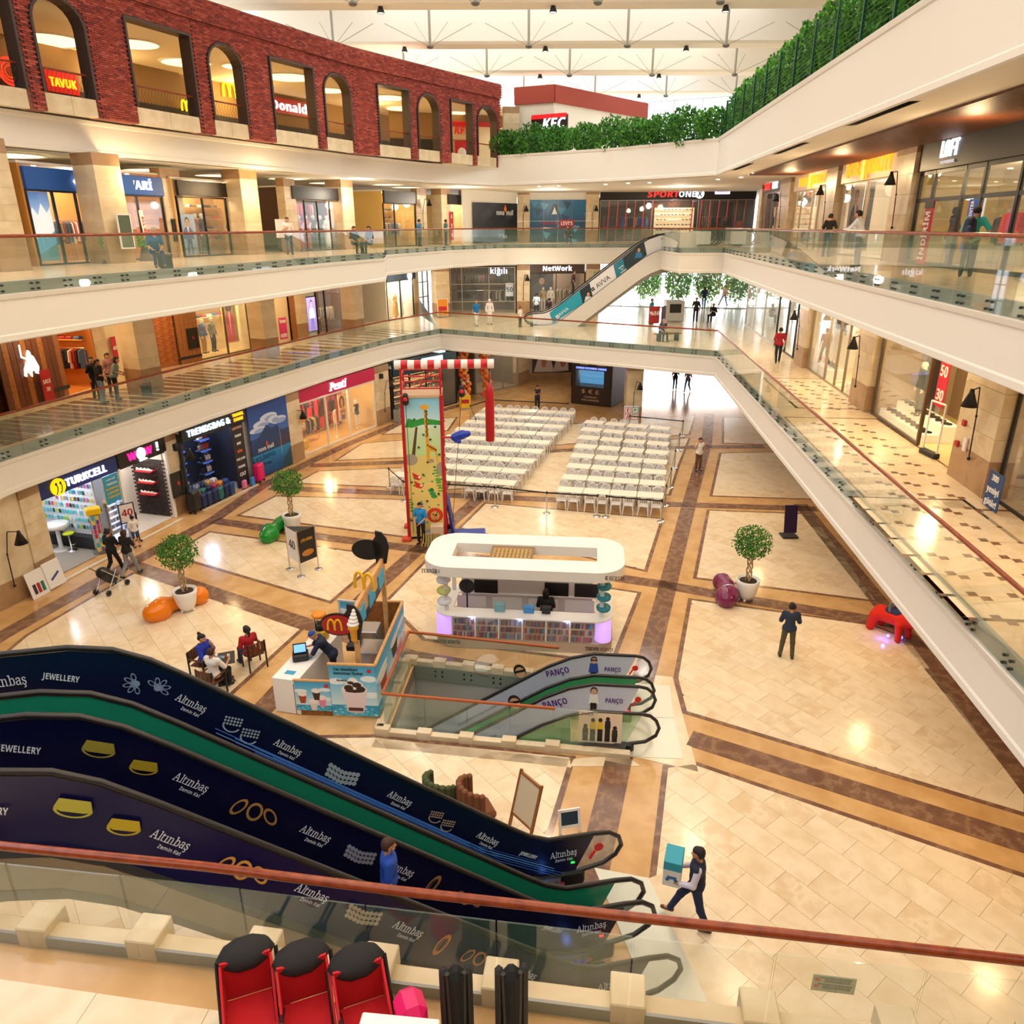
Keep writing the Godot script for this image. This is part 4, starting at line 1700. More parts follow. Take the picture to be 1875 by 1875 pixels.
	rbox(s,V(0,0.04,0),V(0.55,0.08,0.4),0.02)
	obj("base",s,paint("6a6c70"),ro)
	s = mb()
	rbox(s,V(0,0.8,0),V(0.3,1.45,0.3),0.02)
	obj("column",s,paint("b8bcc2"),ro)
	s = mb()
	rbox(s,V(0,1.68,0),V(0.5,0.24,0.42),0.03)
	obj("header",s,paint("f0c800",0.4),ro)
	words(ro,"532",T(0.27,1.68,0.0,PI/2),0.14,M.black,{"depth": 0.02,"name": "header_lettering"})
	for r in 8:
		for k in 4:
			for j in 2:
				var a := k*PI/2
				item("phone_case",goods_mesh("case"),paint(["2bb3b8","e8d22c","7d3f98","d8336b","c22b2b","c9ced6"][(r + k*2 + j) % 6],0.5),Transform3D(ro.transform.basis*Basis(Vector3.UP,a),ro.transform*V(0,1.52 - r*0.18,0))*T(-0.07 + 0.14*j,0,0.17),"bright phone case clipped on the rotating stand with the 532 sign","phone case","cases on the rotating stand")

	var cab := thing("display_cabinet","bright white lit glass cabinet with rows of phones at the phone shop jamb","display cabinet",at(GA,2.96,0,0.05))
	s = mb()
	box(s,V(0,1.45,-0.28),V(0.74,2.8,0.06))
	obj("light_panel",s,glow("dfeaff",1.3),cab)
	for x in [-0.39,0.39]:
		s = mb()
		box(s,V(x,1.43,-0.1),V(0.05,2.84,0.42))
		obj("side_post",s,M.steel,cab)
	s = mb()
	box(s,V(0,0.08,-0.1),V(0.76,0.16,0.42))
	obj("foot",s,M.steel,cab)
	s = mb()
	box(s,V(0,1.0,0.1),V(0.72,1.6,0.012))
	obj("glass_pane",s,M.pane,cab)
	s = mb()
	box(s,V(0,2.3,0.1),V(0.74,1.05,0.03))
	obj("header_panel",s,paint("2a9cc4",0.4),cab)
	words(cab,"nova mall",T(0,2.68,0.13),0.07,M.white,{"depth": 0.01,"bold": false})
	words(cab,"TURKCELL",T(0.03,2.5,0.13),0.08,M.white,{"depth": 0.01})
	for k in 3:
		words(cab,["CEP TELEFONU SATIŞ","VE TEKNİK SERVİS","7 GÜN AÇIK"][k],T(0,2.32 - 0.16*k,0.13),0.075,paint("f2c014"),{"depth": 0.01,"w": 0.6})
	for r in 6:
		s = mb()
		box(s,V(0,0.42 + r*0.24,-0.1),V(0.72,0.012,0.3))
		obj("glass_shelf",s,M.pane,cab)
		goods(GA,"case",2.66,3.26,0.6 + r*0.24,-0.05,7,["20242c","9aa4b2","3f78c8","e8e8ea"],"phone standing on a shelf of the bright glass cabinet","phone","phones in the lit cabinet")

	sign_band(GA,3.5,6.12,2.85,3.47,"17110f",[["W",4.2,3.2,0.3,0.42,"ff1f8a",1.5],["W",5.08,3.2,0.3,0.42,"ff1f8a",1.5],["!",5.6,3.22,0.36,0.1,"ffffff",1.5],["store",4.75,2.93,0.09,0.4,"ffffff",1.3]],"black sign reading WOW! store in pink and white letters")
	s = mb()
	plate(s,oval(Vector2.ZERO,0.22,0.24,22),-0.03,0.03)
	tag(obj("letter_disc",s,glow("ffffff",1.1),self,at(GA,4.65,3.2,0.2)),"glowing white disc standing for the letter O on the black store sign","sign disc")
	room(GA,3.5,5.95,3.4,1.6,"efece8","e4e2de","fff6ee",0.8)
	shelf(GA*T(0,0,-1.35),3.55,4.85,[0.9,1.45,2.0,2.5],0,"c01622","four red shelves of white shoes in the black-signed store")
	for r in 4:
		goods(GA,"shoe",3.6,4.9,[0.9,1.45,2.0,2.5][r],-1.3,9,["f0efec","e8d8d8","d8a0a0","cfcfd6"],"pale shoe on the red shelves of the black-signed store","shoe","shoes on the red shelves",0.7)
	var wb := thing("wall_shop","","",GA*T(5.92,0,0.0,-PI/2))
	wb.set_meta("kind","structure")
	s = mb()
	box(s,V(-0.8,1.7,0.0),V(1.6,3.4,0.03))
	obj("brick_backing",s,paint("cfcac2"),wb)
	s = mb()
	box(s,Vector3.ZERO,V(0.21,0.068,0.03))
	var bk := mesh(s)
	for r in 30:
		for k in 7:
			put("brick",bk,paint(["241f22","2e2628","3a2c2c"][(r + k*2) % 3],0.7),wb,T(-1.5 + k*0.225 + (0.11 if r % 2 else 0.0),0.1 + r*0.083,0.03))
	shelf(GA*T(5.7,0,-0.75,-PI/2),-0.4,0.4,[1.1,1.6,2.1],0.0,"c01622","three short red shelves on the dark brick side wall")
	for r in 3:
		goods(GA*T(5.7,0,-0.75,-PI/2),"shoe",-0.36,0.36,[1.1,1.6,2.1][r],0.02,4,["f4f4f2","e8e0e0"],"white shoe on a short red shelf by the dark brick wall","shoe","shoes by the dark bricks")
	s = mb()
	rbox(s,V(4.25,0.25,-1.15),V(1.5,0.5,0.5),0.03)
	tag(obj("display_plinth",s,paint("2a1416"),self,GA),"dark red plinth below the shelves of white shoes","plinth")
	for q in [[6.02,0.12],[3.47,0.1]]:
		s = mb()
		box(s,GA*V(q[0],1.45,0.05),V(q[1],2.9,0.2),GA.basis)
		struct("trim",s,M.white)
	for q in [[GA,-0.2,2.5,0.55],[GA,3.5,5.9,0.55],[GB,0.3,4.0,0.55]]:
		s = mb()
		box(s,q[0]*V((q[1] + q[2])/2,0.02,q[3]),V(q[2] - q[1],0.05,0.12),q[0].basis)
		struct("trim",s,paint("d9cdb6",0.4))
	easel_sign(T(-14.85,0,-27.05,0.75),"40","a6242c","ece6e8","black framed floor sign with a red 40 beside the boy","1a1a1c")

	sign_band(GB,0.22,4.28,3.02,3.66,"151a22",[["TRENDSBAG &",1.85,3.33,0.28,2.7,"d8f0ff",1.6],["TRAVEL",3.75,3.47,0.14,0.75,"ffa818",1.5],["STORE",3.75,3.25,0.14,0.62,"ffa818",1.5]],"dark sign reading TRENDSBAG & TRAVEL STORE above the luggage store")
	room(GB,0.3,4.05,3.4,2.4,"2f3340","c9c6c6","cdd8ff",0.9)
	for q in [[0.35,1.1,"left"],[1.25,2.4,"middle"],[2.55,3.15,"right"]]:
		shelf(GB*T(0,0,-2.1 if q[0] < 2 else -1.3),q[0],q[1],[0.8,1.35,1.9,2.4],0,"5a6a9a","%s shelves of handbags in the luggage store" % q[2],0.4,"4a78ff" if q[0] > 1 else "")
		for r in 4:
			goods(GB,"bag",q[0],q[1],[0.8,1.35,1.9,2.4][r],-2.1 if q[0] < 2 else -1.3,int((q[1] - q[0])*3.6),["1c1d22","7a2420","c0432a","8a6a5a","d0c8c4","a08878"],"handbag on the %s shelves of the luggage store" % q[2],"handbag","handbags in the luggage store",0.0,1.2)
	var bb := thing("brand_board","tall dark board listing white bag brand names at the luggage store jamb","board",at(GB,3.65,0,0.02))
	s = mb()
	rbox(s,V(0,1.5,0),V(0.72,3.0,0.12),0.015)
	obj("board",s,paint("2a2224"),bb)
	var bn := [["LEATHER","e8b08a"],["TASSO","ffffff"],["DVE","ffffff"],["GÖN","ff7a1a"],["VULCAN","e8e8e8"],["FOSSIL","ffffff"],["CAT","ffffff"]]
	for k in 7:
		words(bb,bn[k][0],T(0,2.85 - 0.37*k,0.07),0.11 if k < 6 else 0.17,paint(bn[k][1]),{"depth": 0.015})
	suitcases(GB)

	var im := canvas(192,256,"1b3f86")
	igrad(im,0,0.45,"123a8c","3a6ab8")
	for q in [[0.3,0.28,0.2,0.05],[0.5,0.22,0.22,0.06],[0.75,0.3,0.2,0.05],[0.2,0.34,0.2,0.04],[0.62,0.27,0.14,0.05]]:
		ioval(im,q[0],q[1],q[2],q[3],"c9d4ee")
		ioval(im,q[0] + 0.05,q[1] + 0.02,q[2]*0.7,q[3]*0.7,"8fa6d8")
	ipoly(im,PW([W(0,0.62),W(0.1,0.5),W(0.24,0.42),W(0.42,0.31),W(0.55,0.38),W(0.68,0.36),W(0.82,0.46),W(1,0.52),W(1,0.68),W(0,0.68)]),"1a3a6e")
	ipoly(im,PW([W(0.6,0.68),W(0.7,0.56),W(0.86,0.5),W(1,0.47),W(1,0.7)]),"3a3450")
	igrad(im,0.68,1.0,"1a86c0","0a3f7c")
	ipoly(im,PW([W(0.7,1),W(0.8,0.86),W(0.92,0.78),W(1,0.72),W(1,1)]),"1a4a5c")
	irect(im,0.745,0.4,0.752,0.8,"e8e8f0")
	var sea := poster(GB,4.42,0.06,7.42,3.62,print_mat("sea_print",im,0.45),"tall blue hoarding with sea, mountain and clouds right of the luggage store",0.12)
	words(sea,"nova mall",T(-0.45,-0.42,0.02),0.2,M.white,{"depth": 0.01,"bold": false})
	s = mb()
	plate(s,PW([W(-0.1,0),W(0,-0.12),W(0.1,0),W(0,0.16)]),0.0,0.02)
	obj("emblem",s,paint("d8482a"),sea,T(-0.36,-0.25,0.01))
	words(sea,"OLİMPOS",T(-0.5,-0.85,0.02),0.22,paint("12305c"),{"depth": 0.01,"font": "Droid Serif","bold": false})
	words(sea,"159 km",T(-0.55,-1.2,0.02),0.16,paint("12305c"),{"depth": 0.01,"font": "Droid Serif","bold": false})
	flank(GB,4.3,7.45,3.6,3.7,"ece9e2")
	flank(GB,4.3,7.5,0,3.66,"c0c0c4",-0.2)

	sign_band(GC,0.06,7.1,2.88,3.6,"c4124e",[["Penti",3.45,3.22,0.42,1.5,"ffffff",1.6,"Droid Serif",0.25]],"long crimson sign with white flowing letters reading Penti")
	room(GC,0.1,7.05,3.3,2.4,"f0d9a8","e0b878","ffdf9e",2.6,9)
	glazing(GC,[0.1,2.35,4.42,7.05],0.0,2.86,[],"f4f1ea","white framed shop window of the crimson hosiery shop",0.04,0.09)
	for q in [[0.4,2.2,-2.2],[2.4,4.4,-2.2],[4.6,6.6,-2.2]]:
		for y in [0.95,1.7,2.45]:
			rack(GC,q[0],q[1],y,q[2],9,["7a1020","c01830","2a1418","d8204a","5a1a2a","16100f"],"small red or black underwear piece on the back wall of the hosiery shop","underwear hung in the hosiery shop",0.2,false)
	rack(GC,2.2,3.3,1.35,-1.4,10,["1a1416","2a2024","6a1a24","c8a888","3a3a40"],"dark nightwear on the low rail of the hosiery shop","nightwear in the hosiery shop",1.4)
	sale_panel(GC,0.35,0.9,1.25,2.35,"f07a14","orange sale banner behind the left pane of the hosiery shop",["YENİ","50"],-0.25)
	var wp := canvas(96,128,"f0c890")
	ioval(wp,0.45,0.3,0.32,0.26,"6a3818")
	ioval(wp,0.45,0.32,0.15,0.16,"d8a078")
	ipoly(wp,PW([W(0.15,0.6),W(0.4,0.48),W(0.6,0.48),W(0.85,0.62),W(0.8,1),W(0.2,1)]),"d8a078")
	ipoly(wp,PW([W(0.25,0.62),W(0.75,0.62),W(0.7,0.95),W(0.3,0.95)]),"6a3f8a")
	var pp := poster(GC,4.7,0.75,5.5,2.3,print_mat("hosiery_woman",wp),"poster of a long-haired woman in purple in the hosiery shop",-0.9)
	words(pp,"40",T(0,-0.35,0.02),0.2,paint("f0c020"),{"depth": 0.01})
	mannequin(at(GC,6.0,0.02,-0.6,0.1),"white mannequin in black lingerie at the right end of the hosiery shop window",{"top": "17130f","bottom": "17130f","cut": 0.1,"sleeve": 0.0,"shoes": "ece6dc","hair": ["bun","ece6dc"]})
	mannequin(at(GC,0.35,0.02,-0.45,0.4),"white mannequin in a black robe behind the left pane of the hosiery shop",{"top": "121012","bottom": "121012","skirt": 0.35,"shoes": "ece6dc"})
	easel_sign(at(GC,3.9,0.02,-0.6,0.4),"%","f07a14","f6e4b8","white upright stand with an orange leaflet inside the hosiery shop","f2f1ee")
	s = mb()
	rbox(s,V(1.3,0.25,-0.9),V(0.5,0.45,0.5),0.02)
	tag(obj("gift_box",s,paint("e0b020",0.4),self,GC),"yellow square pouffe box on the floor of the hosiery shop","box")

	sign_band(GD,0.1,6.0,2.7,3.62,"123c48",[["",0.0,0.0,0.1,0,"ffffff",0]],"dark teal sign board behind the climbing tower")
	s = mb()
	rbox(s,V(3.6,3.3,0.18),V(2.0,0.42,0.08),0.03)
	tag(obj("light_box_sign",s,glow("f2f6ff",1.6),self,GD),"glowing white light box on the teal sign behind the climbing tower","light box")
	s = mb()
	rbox(s,V(1.6,3.15,0.18),V(0.6,0.36,0.08),0.03)
	tag(obj("light_box_sign",s,glow("cfe6ff",1.5),self,GD),"small square glowing box at the left of the teal sign","light box")
	room(GD,0.1,6.0,3.2,3.6,"3a2c20","4a3a2c","ffd8a0",2.0)
	glazing(GD,[0.1,1.6,3.1,4.6,6.0],0.0,2.7,[],"1a1a1c","dark framed shop window behind the climbing tower")
	for z in [-1.2,-2.6]:
		shelf(GD*T(0,0,z),0.3,5.7,[0.7,1.15,1.6,2.05],0,"8a5a30","wooden shelves of %s wares behind the climbing tower" % ("front" if z > -2 else "rear"),0.4,"ffca80")
		for r in 4:
			goods(GD,["bowl","box","bottle","bowl"][r],0.4,5.6,[0.7,1.15,1.6,2.05][r],z,14,["f2efe8","e88a2a","c8481c","e8c060","2a2a2c","f0d8b0"],"kitchen ware on the lit wooden shelves behind the climbing tower","kitchenware","kitchen ware behind the tower",0.0,1.1)

	var GE := FR([-2.6,-54.3,0.4,-57.4])
	glazing(GE,[0.0,1.4,2.8,4.4],0.0,3.6,[2.4],"9aa09c","grey framed glass screen right of the balloon arch",0.0)
	room(GE,0.0,4.4,3.6,3.0,"8a8070","b8a890","ffe8c8",0.7)
	pilaster(FR([0.45,-57.5,1.5,-59.6]),0.0,1.9,3.6)
	var GF := FR([1.5,-60.0,9.0,-60.6])
	var hp := canvas(256,128,"4a3a44")
	igrad(hp,0,1,"54434a","3a2e36")
	ipoly(hp,PW([W(0.08,0),W(0.26,0),W(0.25,0.6),W(0.3,0.98),W(0.02,0.98),W(0.1,0.5)]),"d8ccc8")
	ipoly(hp,PW([W(0.36,0),W(0.52,0),W(0.48,0.5),W(0.5,0.95),W(0.28,0.98),W(0.34,0.6)]),"cfc2c0")
	ioval(hp,0.16,0.72,0.035,0.14,"c08068")
	ioval(hp,0.42,0.72,0.04,0.14,"b87860")
	poster(GF,0.15,0.5,6.0,3.6,print_mat("hands_print",hp),"wide dark poster of pale trouser legs and hands behind the exchange kiosk",0.05)
	flank(GF,-0.2,9.0,0,3.66,"c8bca8",-0.1)
	s = mb()
	box(s,GF*V(4,0.25,0.02),V(8.2,0.5,0.08),GF.basis)
	struct("baseboard",s,M.stone_brown)
	column(W(7.05,-45.6),W(1,0),1.0,0,3.66,"stone pillar carrying the EAT+ poster at the end of the plastic tables")
	wall_lamp(T(7.5,1.9,-45.55),"black articulated wall lamp on the pillar above the EAT+ poster")
	var ea := thing("poster","white framed notice with red and green letters E, A and crosses on the pillar","poster",T(7.4,0.55,-45.5))
	s = mb()
	rbox(s,Vector3.ZERO,V(0.92,1.15,0.03),0.01)
	obj("printed_sheet",s,paint("dfe8f4"),ea)
	for q in [[-0.22,0.28,"cc2244"],[0.22,0.28,"1f9a86"],[-0.22,-0.14,"cc2244"],[0.22,-0.14,"cc2244"]]:
		s = mb()
		rbox(s,V(q[0],q[1],0.02),V(0.38,0.38,0.02),0.008)
		obj("coloured_square",s,paint(q[2]),ea)
		s = mb()
		rbox(s,V(q[0],q[1],0.03),V(0.32,0.32,0.012),0.008)
		obj("white_square",s,paint("f4f4f6"),ea)
	words(ea,"E",T(-0.22,0.28,0.04),0.24,paint("cc2244"),{"depth": 0.01})
	words(ea,"A",T(-0.22,-0.14,0.04),0.24,paint("cc2244"),{"depth": 0.01})
	words(ea,"+",T(0.22,0.3,0.04),0.3,paint("1f9a86"),{"depth": 0.01})
	words(ea,"+",T(0.22,-0.12,0.04),0.3,paint("cc2244"),{"depth": 0.01})
	balloons()

func sale_panel(f: Transform3D,x0: float,x1: float,y0: float,y1: float,hex: String,label: String,lines: Array,z := 0.05,called := "sale_banner") -> Node3D:
	var t := thing(called,label,"banner",at(f,(x0 + x1)/2,(y0 + y1)/2,z))
	var s := mb()
	rbox(s,Vector3.ZERO,V(x1 - x0,y1 - y0,0.02),0.006)
	obj("panel",s,paint(hex,0.5),t)
	for k in lines.size():
		var h := (y1 - y0)/lines.size()
		words(t,lines[k],T(0,(y1 - y0)/2 - h*(k + 0.5),0.018),minf(h*0.5,(x1 - x0)*0.5),M.white,{"depth": 0.012,"w": minf((x1 - x0)*0.8,0.34*lines[k].length()*(y1 - y0)/lines.size())})
	return t

func easel_sign(xf: Transform3D,text: String,text_hex: String,hex: String,label: String,frame_hex: String) -> Node3D:
	var t := thing("floor_sign",label,"floor sign",xf)
	var s := mb()
	rbox(s,V(0,1.2,0),V(0.5,0.72,0.03),0.01)
	obj("sheet",s,paint(hex,0.4),t)
	s = mb()
	for x in [-0.27,0.27]:
		box(s,V(x,0.8,0),V(0.035,1.56,0.035))
	box(s,V(0,1.58,0),V(0.57,0.035,0.035))
	box(s,V(0,0.82,0),V(0.57,0.035,0.035))
	obj("frame",s,paint(frame_hex,0.4),t)
	s = mb()
	for x in [-0.27,0.27]:
		box(s,V(x,0.02,0),V(0.04,0.035,0.5))
	box(s,V(0,0.02,0.0),V(0.54,0.03,0.04))
	obj("foot",s,paint(frame_hex,0.4),t)
	words(t,text,T(0,1.22,0.02),0.28,paint(text_hex),{"depth": 0.012,"w": minf(0.4,0.2*text.length())})
	return t

func suitcase(xf: Transform3D,hex: String,label: String,h := 0.62,group := "suitcases in front of the luggage store") -> void:
	var key := "suitcase"
	if not cache.has(key):
		var t := thing("suitcase",label,"suitcase",xf,group)
		var s := mb()
		rbox(s,V(0,0.35,0),V(0.4,0.58,0.24),0.05)
		obj("shell",s,paint(hex,0.45),t)
		s = mb()
		tube(s,PV([V(-0.1,0.62,-0.06),V(-0.1,0.78,-0.06),V(0.1,0.78,-0.06),V(0.1,0.62,-0.06)]),0.012,6)
		obj("handle",s,M.dark_steel,t)
		for x in [-0.15,0.15]:
			for z in [-0.08,0.08]:
				s = mb()
				lathe(s,[[0.0,-0.015],[0.032,-0.015],[0.032,0.015],[0.0,0.015]],8,V(x,0.033,z),RZ(PI/2))
				obj("wheel",s,M.black,t)
		cache[key] = t
		t.transform = xf*Transform3D(Basis.from_scale(Vector3.ONE*h/0.62),Vector3.ZERO)
		return
	var r := dup(cache[key],xf*Transform3D(Basis.from_scale(Vector3.ONE*h/0.62),Vector3.ZERO),label,group)
	(r.get_node("shell") as MeshInstance3D).material_override = paint(hex,0.45)

func suitcases(f: Transform3D) -> void:
	var rows := [["1c2a54","20305e","1c2a54","2a6a6a","1c2a54","16407a"],["e88a1a","2a7a72","1c2a54","b03058","e88a1a","2a4a8a"],["3a4a6a","8a8f98","1c2a54","c8a060","e0d8d0"]]
	for r in rows.size():
		for k in rows[r].size():
			var nm: String = {"1c2a54": "navy","20305e": "navy","2a6a6a": "teal","16407a": "blue","e88a1a": "orange","2a7a72": "teal","b03058": "magenta","2a4a8a": "blue","3a4a6a": "slate","8a8f98": "grey","c8a060": "tan","e0d8d0": "pale"}[rows[r][k]]
			suitcase(at(f,0.62 + k*0.36 + 0.1*r,0.02 + 0.0*r,0.35 - r*0.42,0.25),rows[r][k],"%s suitcase in the %s row of the luggage pile, %s from its left end" % [nm,["front","middle","rear"][r],["first","second","third","fourth","fifth","sixth"][k]],0.6 + 0.06*r)
	suitcase(at(f,4.45,0.0,0.35,0.2),"e0186a","big hot pink suitcase in front of the sea hoarding",0.9,"")
	suitcase(at(f,3.35,0.0,0.35,0.2),"e87aa8","small pink child's trolley case below the brand board",0.42,"")
	suitcase(at(f,3.85,0.0,0.4,0.2),"3a8ad8","small blue child's trolley case below the brand board",0.42,"")
	suitcase(at(f,0.1,0.0,0.35,0.2),"1a1a1c","tall black suitcase at the foot of the pillar left of the luggage pile",0.95,"")
	suitcase(at(f,0.75,0.0,-0.8,0.2),"d0d4dc","silver white suitcase standing behind the luggage pile",1.0,"")

func balloons() -> void:

	var r := RandomNumberGenerator.new()
	r.seed = 11
	for col in 2:
		for k in 46:
			var u := k/46.0
			var a := k*2.4
			var c := V(-3.3 + col*1.45 + sin(u*7.0)*0.12,0.25 + u*3.3,-52.2 - col*0.8)
			var p := c + V(cos(a),0,sin(a))*0.24
			item("balloon",goods_mesh("balloon"),paint(["f07a1e","f49a4a","f0b890","e8602a","e88a5a"][r.randi() % 5],0.3),Transform3D(Basis(V(cos(a),0,sin(a)),PI/2*0.8).scaled(Vector3.ONE*r.randf_range(0.95,1.35)),p),"orange or peach balloon in the %s column of the balloon arch" % ["left","right"][col],"balloon","balloons in the arch, %s column" % ["left","right"][col])
	var y := thing("floor_sign","yellow floor sign with a red patch in front of the balloon arch","floor sign",T(-3.1,0,-49.6,0.2))
	var s := mb()
	rbox(s,V(0,0.5,0),V(0.75,0.85,0.04),0.01)
	obj("sheet",s,paint("e8b820"),y)
	s = mb()
	rbox(s,V(0,0.52,0.03),V(0.5,0.26,0.015),0.006)
	obj("red_patch",s,paint("b01c34"),y)
	s = mb()
	box(s,V(0,0.04,0),V(0.6,0.08,0.3))
	obj("foot",s,M.steel,y)
func portrait(key: String,bg: String,skin: String,hair: String,coat: String,inner: String,big_hair := false,legs := "",power := 0.0) -> StandardMaterial3D:

	var im := canvas(96,160,bg)
	igrad(im,0,1,bg,C(bg).darkened(0.25).to_html(false))
	var y := 0.2
	if legs:
		ipoly(im,PW([W(0.36,0.55),W(0.64,0.55),W(0.7,1),W(0.56,1),W(0.5,0.7),W(0.42,1),W(0.3,1)]),legs)
	ioval(im,0.5,y - 0.03,0.26 if big_hair else 0.14,0.16 if big_hair else 0.1,hair)
	ioval(im,0.5,y + 0.01,0.12,0.095,skin)
	irect(im,0.45,y + 0.07,0.55,y + 0.14,skin)
	var low := 0.62 if legs else 1.0
	ipoly(im,PW([W(0.2,0.42),W(0.34,0.32),W(0.66,0.32),W(0.8,0.42),W(0.84,low),W(0.16,low)]),coat)
	ipoly(im,PW([W(0.43,0.31),W(0.57,0.31),W(0.52,low*0.85)]),inner)
	ioval(im,0.46,y,0.012,0.007,hair)
	ioval(im,0.54,y,0.012,0.007,hair)
	ioval(im,0.5,y + 0.055,0.03,0.006,"9a4a40")
	return print_mat(key,im,0.4,power)

func upper_left() -> void:
	var s: SurfaceTool
	for L in [["B",-15.13,-30.7,"second pillar"],["C",-12.75,-39.5,"third pillar"],["D",-9.75,-48.0,"fourth pillar"]]:
		var d := W(0.42,-0.9).normalized()
		var c := W(L[1],L[2])
		column(c,d,1.0,Y1,8.76,"square stone %s of the left gallery on the first floor" % L[3])
		column(c + W(-0.1,0.6),d,1.15,Y2,14.06,"square stone %s of the left gallery on the second floor" % L[3])
	column(W(-15.9,-24.6),W(0.3,-0.95).normalized(),1.1,Y2,14.06,"square stone pillar at the left border of the photo on the second floor")
	column(W(-5.1,-59.6),W(0.6,-0.8),1.0,Y2,14.06,"square stone last pillar of the left gallery on the second floor")
	column(W(-5.6,-58.2),W(0.9,-0.4).normalized(),1.1,Y1,8.76,"square stone pillar with an orange poster near the back of the first floor")

	var A := FR([-18.75,-27,-17.7,-35.2],Y1)
	var B := FR([-17.7,-35.2,-14.6,-42.7],Y1)
	var D := FR([-14.4,-43.2,-10.8,-51.05],Y1)
	var E := FR([-10.4,-52.2,-7.2,-60],Y1)
	flank(A,-7.0,0.9,0,3.6,"",-0.3,M.wood_dark)
	var wl := thing("wall_wood","","",at(A,0.4,0,0.05))
	wl.set_meta("kind","structure")
	for k in 11:
		s = mb()
		rbox(s,V(0.15 + k*0.3,1.75,0),V(0.285,3.5,0.06),0.006)
		obj("plank",s,[M.wood_dark,M.wood_mid,M.wood_dark][k % 3],wl)
	for y in [0.35,3.0]:
		s = mb()
		box(s,V(2.75,y,0.05),V(1.2,0.14,0.04))
		obj("iron_strap",s,M.black,wl)
	var lg := thing("shop_emblem","glowing white horse rider emblem on the dark wooden wall","emblem",at(A,1.75,0.0,0.14))
	var body := PW([W(-0.3,1.2),W(-0.24,1.45),W(-0.05,1.72),W(0.02,1.95),W(0.12,2.1),W(0.2,2.02),W(0.22,1.9),W(0.32,1.85),W(0.42,1.6),W(0.5,1.42),W(0.42,1.15),W(0.3,1.2),W(0.26,1.34),W(0.1,1.3),W(0.06,1.1),W(-0.04,1.28),W(-0.18,1.3),W(-0.22,1.15)])
	s = mb()
	plate(s,body,-0.03,0.03)
	obj("rider",s,glow("fff6e8",1.4),lg)
	s = mb()
	bar(s,V(-0.05,1.8,0),V(-0.26,1.9,0),0.035)
	bar(s,V(-0.26,1.9,0),V(-0.24,2.35,0),0.03)
	obj("mallet",s,glow("fff6e8",1.4),lg)
	sale_panel(A,1.95,2.5,0.1,1.3,"a81422","red SALE 30 sign standing in front of the wooden wall",["","SALE","30",""],0.35,"sale_sign")
	room(A,3.72,5.8,3.5,2.6,"c88848","d08c48","ffcf88",2.0)
	shelf(A*T(5.72,0,-2.5,-PI/2),0.1,2.3,[2.0,2.4,2.8],0.18,"c89050","three wooden shelves of folded clothes in the open wooden shop")
	for r in 3:
		goods(A*T(5.72,0,-2.5,-PI/2),"fold",0.15,2.25,[2.0,2.4,2.8][r],0.18,6,["7a1a24","28345c","c8c4bc","3a5a8a","a8241c"],"folded clothes on the wooden shelves of the open wooden shop","folded clothes","folded clothes in the wooden shop")
	rack(A*T(5.6,0,-2.4,-PI/2),0.1,2.2,1.6,0.2,18,["28304c","8a1a20","e0d8cc","1c2030","4a5a80","6a2030"],"shirt or jacket hanging in the open wooden shop","jackets in the wooden shop",1.3)
	pilaster(A,5.85,6.75,3.6,0.0,0.4,false)
	sale_panel(A,6.9,7.25,0.9,1.9,"c01c28","red reduction sign beside the second pillar",["40"],0.1,"sale_sign")
	flank(A,6.7,8.3,0,3.6,"efe0c0",-0.1)
	var bw := thing("wall_brick","","",at(B,0.2,0,0.0))
	bw.set_meta("kind","structure")
	s = mb()
	box(s,V(1.25,1.75,-0.05),V(2.7,3.5,0.08))
	obj("backing",s,paint("a8683c"),bw)
	s = mb()
	box(s,Vector3.ZERO,V(0.22,0.06,0.03))
	var bk := mesh(s)
	for r in 36:
		for k in 8:
			put("brick",bk,paint(["b06a34","a85f2c","bd7840","9c5628"][(r*3 + k) % 4],0.8),bw,T(0.75 + k*0.235 + (0.11 if r % 2 else 0.0),0.25 + r*0.074,0.0))
	lamp(B*V(1.6,3.1,0.9),"ffb868",0.35,0.1)
	var dr := thing("wood_door","brown sliding plank door with black iron straps and a black poster","door",at(B,2.8,0,0.12))
	for k in 5:
		s = mb()
		rbox(s,V(0.14 + k*0.285,1.6,0),V(0.275,3.2,0.07),0.006)
		obj("plank",s,M.wood_mid,dr)
	for y in [0.3,2.75]:
		s = mb()
		box(s,V(0.7,y,0.05),V(1.42,0.13,0.03))
		obj("iron_strap",s,M.black,dr)
	poster(B,3.42,0.72,4.04,1.68,M.dark_poster,"black poster with small red mark on the sliding plank door",0.22,"120e0c")
	room(B,4.3,8.0,3.5,1.8,"f4e6c4","e8d2a0","ffe6b4",2.2)
	glazing(B,[4.25,6.3,8.05],0.0,3.3,[],"6a5a44","clothes shop window right of the sliding plank door",0.0)
	for q in [[4.75,"1f3a6a","2a2a34","dark blue checked jacket"],[5.35,"3a6ab0","b8975a","blue shirt and sand trousers"],[6.05,"8a8a7a","20242c","olive jacket"]]:
		mannequin(at(B,q[0],0.15,-0.7,0.2),"mannequin in %s behind the window beside the plank door" % q[3],{"top": q[1],"bottom": q[2],"sleeve": 1.0})
	poster(B,6.75,0.5,7.75,2.9,portrait("curly_print","d8c088","8a5434","2a1610","e0406a","f4f0e8",true),"tall poster of a laughing curly-haired woman in the clothes shop",-0.5,"e8c870")
	shelf(B*T(0,0,-1.5),4.5,7.8,[1.9,2.4,2.9],0,"e8d8b0","pale wall shelves of folded clothes behind the mannequins by the plank door")
